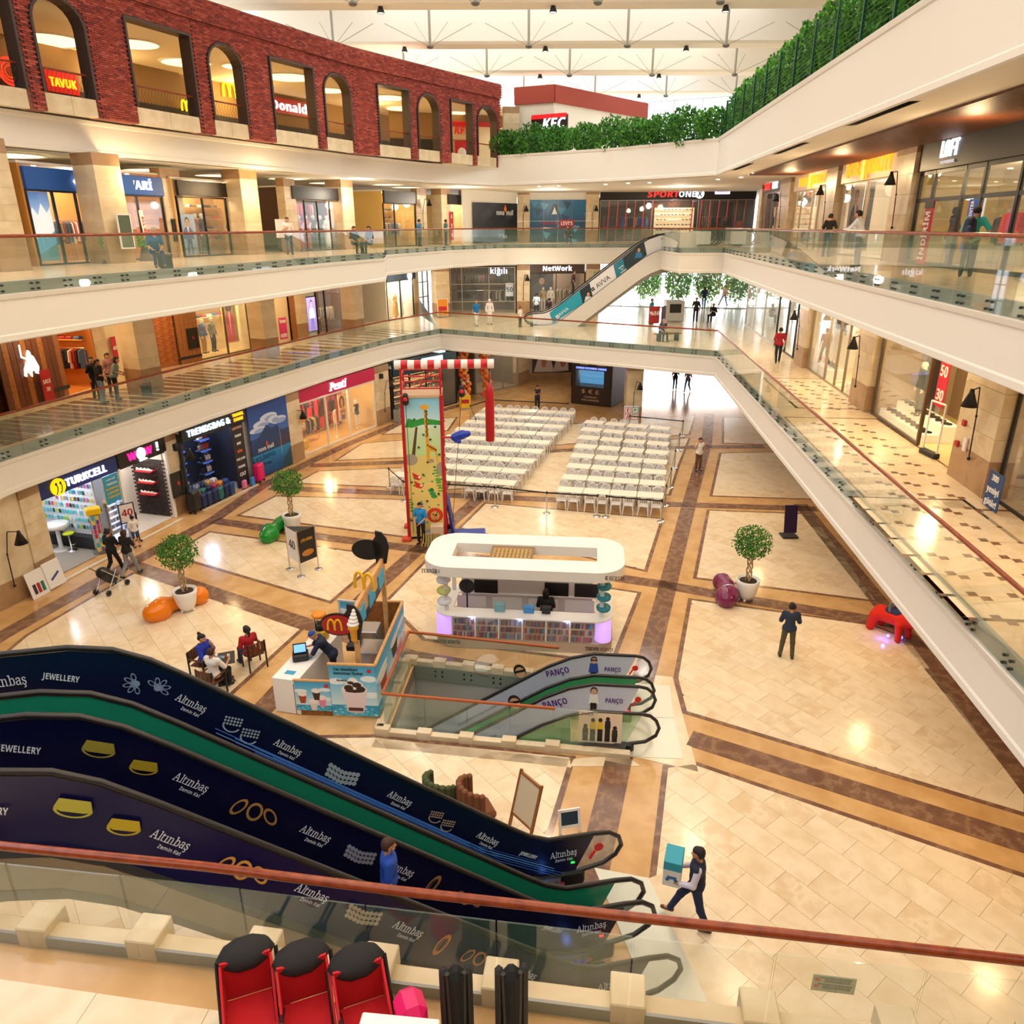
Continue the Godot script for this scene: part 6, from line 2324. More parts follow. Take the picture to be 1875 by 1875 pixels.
	glazing(Q,[8.05,10.9,12.4,13.6,15.2],0.0,3.4,[],"9a8a70","bag shop front with a white wall on the right first-floor gallery")
	flank(Q,8.1,10.8,0.6,3.4,"f4ecd8",-0.9)
	words(self,"HOTİÇ",at(Q,9.6,2.2,-0.8),0.4,M.black,{"name": "shop_lettering","depth": 0.03}).set_meta("kind","structure")
	for q in [[8.2,10.8,-0.5,0.45,"low window step"],[13.7,15.1,-0.5,0.45,"right window step"]]:
		s = mb()
		rbox(s,V((q[0] + q[1])/2,q[3]/2,q[2]),V(q[1] - q[0],q[3],0.8),0.02)
		tag(obj("display_plinth",s,M.white,self,Q),"white %s of the bag shop" % q[4],"plinth")
		goods(Q,"bag",q[0],q[1],q[3],q[2],5,["2a2420","c87a2a","e8e0d4","1c1a1c"],"handbag on the %s of the bag shop" % q[4],"handbag","handbags on the %s" % q[4])
	shelf(Q*T(0,0,-1.9),10.9,15.0,[0.8,1.3,1.8,2.3],0,"f4ead4","lit shelves of bags and boots in the bag shop",0.36,"ffe4a8")
	for r in 4:
		goods(Q,["shoe","bag","bag","shoe"][r],11.0,14.9,[0.8,1.3,1.8,2.3][r],-1.9,11,["2a2420","b8742a","e8e0d4","1c1a1c","8a4a24"],"bag or shoe on the lit shelves of the bag shop","accessory","goods on the lit shelves of the bag shop")
	pilaster(Q,15.3,17.1,3.6,0.25,0.6)
	room(Q,17.3,24.3,3.4,2.6,"a89078","e0c890","ffe4a8",3.4,9)
	glazing(Q,[17.35,21.55],0.0,3.4,[],"5a4a34","near shop window with shoes and a dark mannequin on the right first-floor gallery",0.0,0.1)
	poster(Q,17.5,0.5,19.6,3.3,portrait("leather_man","b8a098","d8907a","2a2420","2a2426","4a3a3c"),"blurred poster of a leather jacket in the near shoe window",-1.3)
	mannequin(at(Q,19.4,0.45,-0.7),"pale-headed mannequin in a black leather jacket above the shoe display",{"top": "1c2022","bottom": "22262a","sleeve": 1.0,"skin": "e8dcc0"})
	for k in 2:
		s = mb()
		rbox(s,V(19.4,0.14 + 0.14*k,-0.45 - 0.55*k),V(3.8,0.28 + 0.28*k,0.55),0.02)
		tag(obj("display_step",s,glow("fff0cc",0.25),self,Q),"%s white lit step of the shoe display" % ["front","rear"][k],"display step")
		goods(Q,"shoe",17.8,21.3,0.29 + 0.28*k,-0.4 - 0.55*k,8,["2a2018","1c1a1a","4a3220"],"leather shoe on the %s step of the shoe display" % ["front","rear"][k],"shoe","shoes on the %s step" % ["front","rear"][k],1.2,1.25)
	rack(Q,22.0,24.0,2.2,-1.3,12,["1c1a1c","2a2624","3a2a20","16161a"],"dark coat hanging behind the 50 30 sign","coats behind the 50 30 sign",0.4)
	sale_panel(Q,21.75,22.4,1.35,2.75,"c01838","red hanging sale sign reading 50 and 30",["50","30"],-0.15)
	var gt := thing("security_gate","white security gate frame on a dark foot at the near shop entrance","gate",at(Q,22.7,0,0.1,0.2))
	s = mb()
	for x in [-0.33,0.33]:
		bar(s,V(x,0.1,0),V(x,1.6,0),0.03)
	bar(s,V(-0.33,1.6,0),V(0.33,1.6,0),0.03)
	obj("hoop",s,paint("e8e8ea",0.3),gt)
	s = mb()
	rbox(s,V(0,0.08,0),V(0.75,0.16,0.2),0.02)
	obj("foot",s,M.dark_steel,gt)
	pilaster(Q,24.45,26.5,3.6,0.3,0.7)
	glazing(Q,[26.6,29.5,33.0],0.0,3.4,[],"2a2420","dark framed shop front at the right border of the first floor")
	flank(Q,26.5,34.0,0,3.5,"e0c088",-1.2)
	sale_panel(Q,27.0,27.7,0.05,0.95,"14447c","blue floor sign reading 300 at the right border",["300","yeniyi","götür!"],0.5,"floor_sign")
	for q in [[7.1,"pillar left of the bag shop"],[16.2,"pillar between the bag shop and the near shoe window"],[25.6,"pillar right of the near shop entrance"]]:
		wall_lamp(at(Q,q[0],1.9,0.32),"black articulated wall lamp on the %s" % q[1])
	for q in [[24.9,1.55,"c02028","small red fire bell on the near pillar of the right gallery","bell"],[24.75,0.95,"b01c20","small red fire alarm box on the near pillar of the right gallery","alarm box"],[25.2,1.05,"f0e0e0","small white notice with red print on the near pillar of the right gallery","notice"]]:
		s = mb()
		rbox(s,Vector3.ZERO,V(0.16,0.16 if q[4] != "notice" else 0.36,0.06),0.01)
		tag(obj(q[4].replace(" ","_"),s,paint(q[2]),self,at(Q,q[0],q[1],0.34)),q[3],q[4])
func band(s: SurfaceTool,f: Transform3D,top: Array,bot: Array,z0: float,z1: float) -> void:

	var p := PackedVector2Array()
	for q in top:
		p.append(W(q[0],q[1]))
	for k in range(bot.size() - 1,-1,-1):
		p.append(W(bot[k][0],bot[k][1]))
	plate(s,p,z0,z1,f)

func escalator(f: Transform3D,z0: float,z1: float,top: Array,bot: Array,loop: Array,mats: Array,skirt_hex: String,label: String,under := 0.45) -> Node3D:

	var t := thing("escalator",label,"escalator",f)
	for i in 2:
		var z: float = [z0,z1][i]
		var s := mb()
		var tp := []
		for q in top:
			tp.append([q[0],q[1] - 0.05])
		band(s,Transform3D(),tp,bot,z - 0.012,z + 0.012)
		obj("balustrade_panel",s,mats[i],t)
		var pts := PackedVector3Array()
		for q in loop:
			pts.append(V(q[0],q[1],z))
		if loop.size() > 5:
			s = mb()
			var lp := PackedVector2Array()
			for q in loop:
				lp.append(W(q[0],q[1]))
			lp.append(W(top[0][0],top[0][1] - 0.05))
			lp.append(W(bot[0][0],bot[0][1]))
			plate(s,lp,z - 0.008,z + 0.008)
			obj("glass_end",s,M.glass,t)
		for q in top:
			pts.append(V(q[0],q[1],z))
		s = mb()
		tube(s,pts,0.042,8,true,1.0,1.0)
		obj("handrail",s,paint("241f1e",0.35),t)
		s = mb()
		var lo := []
		for q in bot:
			lo.append([q[0],q[1] - 0.28])
		var inner := 1.0 if i == 0 else -1.0
		band(s,Transform3D(),bot,lo,z - 0.02 + inner*0.03,z + 0.02 + inner*0.03)
		obj("skirt",s,paint(skirt_hex,0.4,0.3),t)
		s = mb()
		lo = []
		for q in bot:
			lo.append([q[0],q[1] - under])
		band(s,Transform3D(),bot,lo,z - 0.03 - inner*0.1,z + 0.03 - inner*0.1)
		obj("outer_cladding",s,paint(skirt_hex,0.45,0.2),t)
		s = mb()
		for k in bot.size() - 1:
			var a := V(bot[k][0],bot[k][1],z - inner*0.03)
			var b := V(bot[k + 1][0],bot[k + 1][1],z - inner*0.03)
			var d := (b - a).normalized()
			box(s,(a + b)/2,V(a.distance_to(b) + 0.02,0.025,0.2),Basis(d,Vector3.BACK.cross(d),Vector3.BACK))
		obj("deck",s,paint("4c4844",0.35,0.4),t)
		s = mb()
		rbox(s,V(bot[0][0] + signf(bot[0][0] - bot[-1][0])*-0.05,bot[0][1] - 0.12,z),V(0.5,0.34,0.14),0.05)
		obj("newel",s,M.black,t)

	var w := absf(z1 - z0) - 0.16
	var n := int(absf(bot[-1][0] - bot[0][0])/0.4)
	var sm := mb()
	rbox(sm,Vector3.ZERO,V(0.42,0.3,w),0.01)
	var me := mesh(sm)
	for k in n:
		var x := lerpf(bot[0][0],bot[-1][0],(k + 0.5)/n)
		var j := 0
		while j < bot.size() - 2 and absf(bot[j + 1][0] - bot[0][0]) < absf(x - bot[0][0]):
			j += 1
		var y := lerpf(bot[j][1],bot[j + 1][1],clampf((x - bot[j][0])/(bot[j + 1][0] - bot[j][0]),0,1))
		put("step",me,paint("2c2b2d",0.5,0.4),t,T(x,y - 0.42,(z0 + z1)/2))
	sm = mb()
	var lo2 := []
	var lo3 := []
	for q in bot:
		lo2.append([q[0],q[1] - 0.55])
		lo3.append([q[0],q[1] - under - 0.25])
	band(sm,Transform3D(),lo2,lo3,z0 - 0.05,z1 + 0.05)
	obj("truss",sm,paint("8a8478",0.6),t)
	return t

func ring2d(s: SurfaceTool,c: Vector2,rx: float,ry: float,w: float,tilt: float,z: float,a0 := 0.0,a1 := TAU) -> void:
	var b := Transform2D(tilt,c)
	var n := 16
	for k in n:
		var p := []
		for e in [[k,1.0],[k + 1,1.0],[k + 1,1.0 - w],[k,1.0 - w]]:
			var a: float = a0 + (a1 - a0)*e[0]/n
			p.append(b*W(cos(a)*rx*e[1],sin(a)*ry*e[1]))
		quad(s,V(p[3].x,p[3].y,z),V(p[2].x,p[2].y,z),V(p[1].x,p[1].y,z),V(p[0].x,p[0].y,z))

func jewel(t: Node3D,kind: int,f: Transform3D,hex: String,r: float) -> void:

	var s := mb()
	match kind:
		0:
			ring2d(s,W(0,-0.2*r),r,0.55*r,0.18,0.05,0.0,PI,TAU)
			plate(s,PW([W(-r,-0.2*r),W(-0.85*r,0.45*r),W(0.75*r,0.5*r),W(r,-0.2*r),W(0.6*r,-0.35*r),W(-0.6*r,-0.4*r)]),-0.001,0.0)
		1:
			for k in 3:
				ring2d(s,W((k - 1)*0.95*r,(1 - k)*0.18*r),0.34*r + 0.12*r*(k % 2),0.66*r,0.3,-0.5 + 0.55*k,0.0)
		2:
			for j in 3:
				for k in 8:
					plate(s,oval(W((k - 3.5)*0.26*r,(j - 1)*0.34*r - 0.05*r*k + absf(k - 3.5)*0.06*r),0.15*r,0.17*r,7),-0.001,0.0)
		3:
			ring2d(s,Vector2.ZERO,0.42*r,1.1*r,0.3,-0.25,0.0)
			ring2d(s,W(0.03*r,0),0.2*r,0.9*r,0.2,-0.25,0.001)
		4:
			for c in [-0.6,0.6]:
				plate(s,oval(W(c*r*0.9,0),0.2*r,0.2*r,10),-0.001,0.0)
				for k in 5:
					var a := 0.5 + k*0.75 + (1.6 if c < 0 else -0.9)
					ring2d(s,W(c*r*0.9,0) + W(cos(a),sin(a))*0.42*r,0.24*r,0.13*r,0.35,a,0.0)
		5:
			for c in [-0.55,0.55]:
				ring2d(s,W(c*r,-c*0.5*r - 0.2*r),0.5*r,0.42*r,0.2,-0.3,0.0,PI,TAU)
				for j in 3:
					for k in 6:
						plate(s,oval(W(c*r + (k - 2.5)*0.17*r,-c*0.5*r + j*0.2*r - 0.1*r),0.07*r,0.08*r,6),-0.001,0.0)
	obj("printed_jewel",s,paint(hex,0.4),t,f)

func big_escalators() -> void:
	var d := W(0.974,-0.226)
	var f := Transform3D(Basis(V(d.x,0,d.y),Vector3.UP,V(-d.y,0,d.x)),V(2.0,0,-10.8))
	var top := [[-0.55,1.16],[-1.4,1.2],[-1.75,1.36],[-2.1,1.62],[-6.8,5.42],[-7.3,5.8],[-7.75,6.03],[-8.3,6.14],[-11.0,6.18]]
	var bot := [[-0.9,0.34],[-1.5,0.36],[-2.1,0.55],[-2.6,0.9],[-6.9,4.36],[-7.4,4.75],[-7.9,5.0],[-8.5,5.12],[-11.0,5.16]]
	var loop := [[-0.9,0.34],[-0.35,0.42],[-0.1,0.58],[0.0,0.78],[-0.06,0.98],[-0.25,1.12]]
	var navy := mat("navy_print","0b1238",0.25)
	var teal := mat("teal_glass","1f8f6e",0.15)
	var violet := mat("violet_print","16154a",0.25)
	var A := escalator(f,0.0,1.08,top,bot,loop,[navy,teal],"a3927a","far blue-printed escalator coming down from the first floor")
	var B := escalator(f,1.56,2.56,top,bot,loop,[mat("navy_print_b","0a0d34",0.25),violet],"a3927a","near blue-printed escalator with dark steps, next to the viewer's railing")
	var sl := atan2(3.8,4.7)
	for row in [[A,0.03,0],[B,1.59,1],[B,2.61,2]]:
		var t: Node3D = row[0]
		var z: float = row[1]
		var ink: StandardMaterial3D = paint("dfe3ee",0.4)

		var mid = func(x): return V(x,1.62 + (-2.1 - x)*0.8085 - 0.52,z)
		var xs: Array = [[-2.51,-3.97,-5.61,-6.86],[-4.1,-5.21,-6.65],[-2.51,-4.09,-5.24,-6.71]][row[2]]
		for x in xs:
			var o: Vector3 = mid.call(x)
			words(t,"Altınbaş",Transform3D(RZ(-sl),o + V(0,0.07,0)),0.12,ink,{"font": "Droid Serif","bold": false,"depth": 0.004,"w": 0.46,"name": "printed_lettering"})
			words(t,"Zemin Kat",Transform3D(RZ(-sl),o + V(-0.04,-0.07,0)),0.05,ink,{"bold": false,"depth": 0.004,"w": 0.28,"name": "printed_lettering"})
		words(t,"Altınbaş",Transform3D(RZ(0.0),V(-1.12,0.84,z)),0.13,ink,{"font": "Droid Serif","bold": false,"depth": 0.004,"w": 0.5,"name": "printed_lettering"})
		words(t,"Zemin Kat",XO(V(-1.12,0.7,z)),0.055,ink,{"bold": false,"depth": 0.004,"w": 0.32,"name": "printed_lettering"})
		words(t,"JEWELLERY",Transform3D(RZ(-0.55),V(-1.78,0.96,z)),0.075,ink,{"depth": 0.004,"w": 0.36,"name": "printed_lettering"})
		words(t,"JEWELLERY",Transform3D(RZ(-0.3),V(-8.45,5.7,z)),0.095,ink,{"depth": 0.004,"w": 0.46,"name": "printed_lettering"})
		words(t,"Altınbaş",XO(V(-9.15,5.74,z)),0.15,ink,{"font": "Droid Serif","bold": false,"depth": 0.004,"w": 0.55,"name": "printed_lettering"})
		var jw: Array = [[[4,-7.4,"8f9cc0",0.27],[5,-6.24,"a8b4cc",0.27],[2,-4.85,"aab4c4",0.26],[5,-3.3,"c0a890",0.24]],[[0,-7.6,"a89a3a",0.19],[0,-7.15,"b8a02a",0.17],[1,-5.95,"c0904a",0.23],[2,-4.65,"a4a8b8",0.22],[3,-3.65,"b08050",0.18],[1,-3.15,"b0704a",0.18]],[[0,-7.6,"c8c04a",0.2],[0,-7.15,"d4b82a",0.18],[1,-6.0,"d8a04a",0.23],[2,-4.65,"c4bca4",0.23],[3,-3.66,"d89a50",0.18],[1,-3.15,"c88048",0.2]]][row[2]]
		for q in jw:
			jewel(t,q[0],Transform3D(RZ(-sl*0.6),mid.call(q[1]) + V(0,0.02,0.003)),q[2],q[3])
		if row[2] == 0:
			for k in 7:
				var s := mb()
				var a: Vector3 = mid.call(-2.3 - 0.3*(k % 3)) + V(0,-0.2 - 0.02*k,0.0)
				var b: Vector3 = mid.call(-6.6 + 0.25*(k % 4)) + V(0,-0.2 - 0.02*k,0.0)
				bar(s,a,b,0.006,4)
				bar(s,a,a + V(1.3,-0.75 + 0.0*k,0),0.006,4)
				obj("printed_streak",s,paint(["2a6ad0","58a0e8","1c4cb0"][k % 3],0.4),t)
		var s := mb()
		rbox(s,V(-0.95,0.62,z + 0.02),V(0.07,0.03,0.03),0.008)
		obj("signal_light",s,glow("20ff40" if row[2] == 0 else "ff2020",2.5),t)
		if row[2] < 2:
			for k in 4:
				s = mb()
				plate(s,oval(W(-1.52 + 0.12*k,0.2),0.05,0.05,12),0.0,0.004)
				obj("safety_symbol",s,paint("2a3f9a" if k < 3 else "c84038"),t,T(0,0,z + 0.07))
			s = mb()
			rbox(s,V(-1.5,0.0,z + 0.25),V(0.22,0.04,0.1),0.01)
			obj("comb_light",s,glow("7aa8ff",3.0),t)
			lamp(f*V(-1.4,0.12,z + 0.4),"5a8cff",0.05,0.05)
		if row[2] == 0:
			s = mb()
			plate(s,oval(W(-0.45,0.85),0.09,0.09,12),0.0,0.005)
			bar(s,V(-0.52,0.78,0.0),V(-0.62,0.62,0.0),0.025,5)
			obj("red_sticker",s,paint("d81c20"),t,T(0,0,z))

func basement_escalators() -> void:

	var w := thing("wall_well","","",Transform3D())
	w.set_meta("kind","structure")
	var c := PW([W(-3.05,-15.1),W(-2.75,-18.25),W(1.55,-17.15),W(1.35,-14.5)])
	for i in 4:
		var a := c[i]
		var b := c[(i + 1) % 4]
		var fr := frame(a,b)
		var s := mb()
		box(s,fr*V(a.distance_to(b)/2,-2.4,-0.06 if i != 1 else -0.06),V(a.distance_to(b),4.7,0.12),fr.basis)
		obj("side_wall",s,paint("b9b6ae",0.6),w)
	var s := mb()
	box(s,V(-0.5,-4.8,-16.3),V(9,0.1,7))
	obj("basement_floor",s,paint("4a4844",0.5),w)
	lamp(V(-1.5,-1.0,-16.0),"dfe6e0",0.35,0.4)
	var f := frame(W(3.63 - 0.995,-16.88 - 0.1025),W(3.63,-16.88))
	f.origin = V(3.63,0,-16.88)
	var top := [[-0.42,1.02],[-1.5,1.02],[-2.1,0.86],[-2.7,0.56],[-5.6,-1.36],[-7.4,-2.55]]
	var bot := [[-0.75,0.16],[-1.55,0.16],[-2.2,0.02],[-2.8,-0.32],[-5.6,-2.2],[-7.4,-3.4]]
	var loop := [[-0.75,0.16],[-0.3,0.26],[-0.06,0.45],[0.0,0.66],[-0.08,0.86],[-0.22,0.98]]
	var grey := mat("pale_print","c9cde2",0.3)
	var grn := mat("green_glass","3f9a5c",0.15)
	var E1 := escalator(f,0.0,1.0,top,bot,loop,[grey,grn],"6a645c","far escalator going down to the basement with pale printed panels")
	var E2 := escalator(f,1.4,2.5,top,bot,loop,[mat("pale_print_b","cdd0e6",0.3),mat("green_pane","8fd08a",0.05,0,{"alpha": 0.3})],"6a645c","near escalator going down to the basement with a green glass side")
	for q in [[E1,0.02,0],[E2,1.42,1]]:
		var t: Node3D = q[0]
		var z: float = q[1]
		var ink: StandardMaterial3D = paint("5a1f86",0.5)
		words(t,"PANÇO",T(-1.0,0.58,z),0.13,ink,{"depth": 0.004,"w": 0.42,"name": "printed_lettering"})
		words(t,"PANÇO",Transform3D(RZ(0.3),V(-2.45,0.42,z)),0.18,ink,{"depth": 0.004,"w": 0.62,"name": "printed_lettering"})
		for k in 3:
			words(t,["Panço children's store is on this floor","Panço Kindermode befindet sich auf dieser Etage","Вход в магазин Панчо на этом этаже"][k],Transform3D(RZ(0.585),V(-4.55 + 0.1*k,-1.05 - 0.16*k,z)),0.075,paint("44464e"),{"depth": 0.003,"w": 1.5,"bold": false,"name": "printed_lettering"})
		for g in [[-1.5,0.56,0.33,0.0],[-3.3,-0.12,0.62,0.3]]:
			var b := Transform3D(RZ(g[3])*Basis.from_scale(Vector3.ONE*g[2]),V(g[0],g[1],z + 0.001))
			if g[2] < 0.5:
				for r in [[PW([W(-0.22,-1.1),W(-0.02,-1.1),W(0.0,-0.5),W(0.06,-1.1),W(0.24,-1.1),W(0.24,-0.2),W(-0.24,-0.2)]),"15161c"],[PW([W(-0.4,-0.3),W(-0.3,0.55),W(0.3,0.55),W(0.4,-0.3)]),"2a50b0" if q[2] == 0 else "f2f2f4"]]:
					s = mb()
					plate(s,r[0],0.0,0.004)
					obj("printed_child",s,paint(r[1]),t,b)
			for r in [[oval(W(0,0.85),0.27,0.34,16),"2a1a16",0.001],[oval(W(0,0.78),0.22,0.27,16),"d8a888",0.004],[PW([W(-0.22,0.78),W(0.22,0.78),W(0.2,0.9),W(-0.2,0.9)]) if q[2] == 0 or g[2] > 0.5 else oval(W(0,0.65),0.05,0.02,6),"1a1414",0.006]]:
				s = mb()
				plate(s,r[0],0.0,r[2] + 0.003)
				obj("printed_child",s,paint(r[1]),t,b)
		s = mb()
		plate(s,oval(W(-0.42,0.66),0.08,0.08,12),0.0,0.005)
		bar(s,V(-0.48,0.6,0),V(-0.56,0.46,0),0.022,5)
		obj("red_sticker",s,paint("d81c20"),t,T(0,0,z))
		s = mb()
		rbox(s,V(-0.66,0.36,z + 0.06),V(0.07,0.03,0.03),0.008)
		obj("signal_light",s,glow("20ff40" if q[2] == 0 else "ff2020",2.5),t)
	var kids := thing("poster","poster of five children in black and yellow on the green glass side of the near basement escalator","poster",f*T(-1.35,0.62,2.53))
	s = mb()
	plate(s,rect2(-0.5,-0.45,0.5,0.42),-0.004,0.006)
	obj("printed_sheet",s,paint("ecdcc4"),kids)
	words(kids,"PANÇO",T(-0.3,0.34,0.01),0.06,paint("5a1f86"),{"depth": 0.003})
	for k in 5:
		var x := -0.34 + 0.17*k
		var y: float = [-0.12,0.05,0.06,0.1,-0.14][k]
		for r in [[oval(W(x,y + 0.13),0.05,0.06,10),"2a1a16"],[PW([W(x - 0.07,y - 0.12),W(x - 0.06,y + 0.08),W(x + 0.06,y + 0.08),W(x + 0.07,y - 0.12)]),["1a1c1a","e0c020","e8c828","16161a","2a2a28"][k]],[PW([W(x - 0.06,-0.4),W(x - 0.06,y - 0.12),W(x + 0.06,y - 0.12),W(x + 0.06,-0.4)]),"17171a"]]:
			s = mb()
			plate(s,r[0],0.0,0.009)
			obj("printed_child",s,paint(r[1]),kids)

	var t := thing("glass_railing","glass railing with orange-brown wooden handrail round the basement escalator well","railing")
	var p := PV([V(1.2,1.05,-17.3),V(-2.86,1.05,-18.16),V(-3.12,1.05,-15.24),V(0.95,1.05,-14.62)])
	s = mb()
	for k in 3:
		bar(s,p[k],p[k + 1],0.04,10)
	for k in 4:
		ball(s,p[k],V(0.042,0.042,0.042),8)
	obj("handrail",s,mat("wood_orange","a8521c",0.3),t)
	for k in 3:
		var a := W(p[k].x,p[k].z)
		var b := W(p[k + 1].x,p[k + 1].z)
		var n: int = [5,3,4][k]
		var fr := frame(a,b)
		var L := a.distance_to(b)
		for j in n + (1 if k != 1 else 0):
			s = mb()
			box(s,V((j + 0.5)*L/n,0.5,0),V(L/n - 0.02,1.1,0.016))
			obj("glass_panel",s,M.glass,t,fr)
		for j in n + 1:
			s = mb()
			rbox(s,V(j*L/n,0.1,0.14 if k == 2 else 0.1),V(0.34,0.22,0.22),0.01)
			obj("stone_block",s,M.stone,t,fr)
			for e in [[-0.1,-0.1],[0.1,-0.1],[-0.1,-0.25],[0.1,-0.25]]:
				s = mb()
				tube(s,PV([V(j*L/n + e[0],e[1],-0.05),V(j*L/n + e[0],e[1],0.03)]),0.03,7)
				obj("point_fitting",s,M.dark_steel,t,fr)
		s = mb()
		rbox(s,V(L/2 + (0.9 if k == 2 else 0.0),0.06,0.14 if k == 2 else 0.1),V(L + (1.8 if k == 2 else 0.0),0.14,0.18),0.01)
		obj("kerb",s,M.stone,t,fr)
		s = mb()
		box(s,V(L/2,-0.2,-0.02),V(L,0.42,0.03))
		obj("slab_edge",s,paint("7d8578",0.4),t,fr)

func gallery_escalator() -> void:
	var f := T(0.9,Y1,-52.5)
	var top := [[0.6,0.85],[1.3,0.9],[1.75,1.05],[2.2,1.32],[7.0,4.9],[7.6,5.3],[8.2,5.62],[8.9,5.85],[9.9,6.0]]
	var bot := [[0.6,0.1],[1.5,0.1],[2.1,0.22],[2.6,0.5],[7.4,4.08],[7.9,4.42],[8.4,4.7],[9.0,4.92],[9.9,5.1]]
	var loop := [[0.6,0.1],[0.25,0.2],[0.06,0.36],[0.0,0.5],[0.08,0.66],[0.3,0.8]]
	var t := escalator(f,-1.1,0.0,top,bot,loop,[M.white,mat("avva_print","e9eaee",0.35)],"dcdad4","white escalator climbing to the second floor with turquoise and white AVVA panels",1.25)
	var sl := atan2(3.58,4.8)
	for q in [[1.95,3.95,"1fa0bc"],[3.95,4.6,"17323c"],[6.15,6.75,"1f7f98"],[6.75,8.1,"1a3440"]]:
		var s := mb()
		var a = func(x): return 1.32 + (x - 2.2)*0.746 - 0.08
		var b = func(x): return maxf(0.5 + (x - 2.6)*0.746,0.2)
		plate(s,PW([W(q[0],b.call(q[0])),W(q[1],b.call(q[1])),W(q[1] - 0.25,minf(a.call(q[1] - 0.25),5.5)),W(q[0] - 0.25,maxf(a.call(q[0] - 0.25),0.9))]),0.012,0.02)
		obj("printed_panel",s,paint(q[2],0.4),t)
	for q in [["AVVA",2.75,0.36,0.2,"f2f4f6"],["AVVA",5.35,0.36,0.28,"14161a"]]:
		words(t,q[0],Transform3D(RZ(sl),V(q[1] - 0.1,0.5 + (q[1] - 2.6)*0.746 + q[2],0.025)),q[3],paint(q[4]),{"depth": 0.008,"w": q[3]*3.9,"bold": false,"name": "printed_lettering"})
		var s := mb()
		for e in [[-0.06,-0.06],[0.06,-0.06],[-0.06,0.06],[0.06,0.06]]:
			rbox(s,V(e[0],e[1],0),V(0.1,0.1,0.01),0.02)
		obj("printed_emblem",s,paint(q[4]),t,Transform3D(RZ(sl),V(q[1] - 0.85*q[3]/0.28 + 0.1,0.5 + (q[1] - 2.6)*0.746 + q[2] - 0.53*q[3]/0.28 + 0.06,0.03)))
	words(t,"AVVA",T(9.2,5.62,0.03),0.11,M.black,{"depth": 0.006,"w": 0.5,"bold": false,"name": "printed_lettering"})
	for k in 4:
		words(t,["HAYAT","OL","TARZINI","YAŞA"][k],Transform3D(RZ(sl),V(6.42 + 0.09*k,3.85 - 0.13*k,0.025)),0.09,paint("f2f4f6"),{"depth": 0.006,"name": "printed_lettering"})
	for q in [[4.3,1.95,"e8eef4"],[7.55,4.75,"2a7ab0"]]:
		for r in [[oval(W(0,0.2),0.13,0.17,12),"1c1412",0.024],[oval(W(0,0.16),0.1,0.13,12),"c89878",0.027],[PW([W(-0.25,-0.35),W(-0.18,0.02),W(0.18,0.02),W(0.28,-0.3)]),q[2],0.026]]:
			var s := mb()
			plate(s,r[0],0.0,0.006)
			obj("printed_figure",s,paint(r[1]),t,T(q[0],q[1],r[2] - 0.006))

	var s := mb()
	rbox(s,V(10.9,10.05,-51.4),V(1.6,2.0,2.6),0.02)
	struct("wall_box",s,M.plaster)
	for q in [[12.7,-49.6,"left"],[15.0,-49.9,"right"]]:
		var g := thing("escalator_end","black handrail loops of the %s escalator landing behind the second-floor glass" % q[2],"escalator",T(q[0],Y2,q[1]))
		for z in [0.0,-0.6,-1.5]:
			s = mb()
			var pts := PackedVector3Array()
			for k in 13:
				var a := -PI/2 + PI*k/12
				pts.append(V(cos(a)*0.42,0.55 + sin(a)*0.42,z))
			pts.insert(0,V(-1.0,0.13,z))
			pts.append(V(-1.0,0.97,z))
			tube(s,pts,0.04,7)
			obj("handrail",s,M.black,g)
			s = mb()
			box(s,V(-0.75,0.55,z),V(0.9,0.8,0.02))
			obj("balustrade_panel",s,paint("d4dcdc",0.3),g)
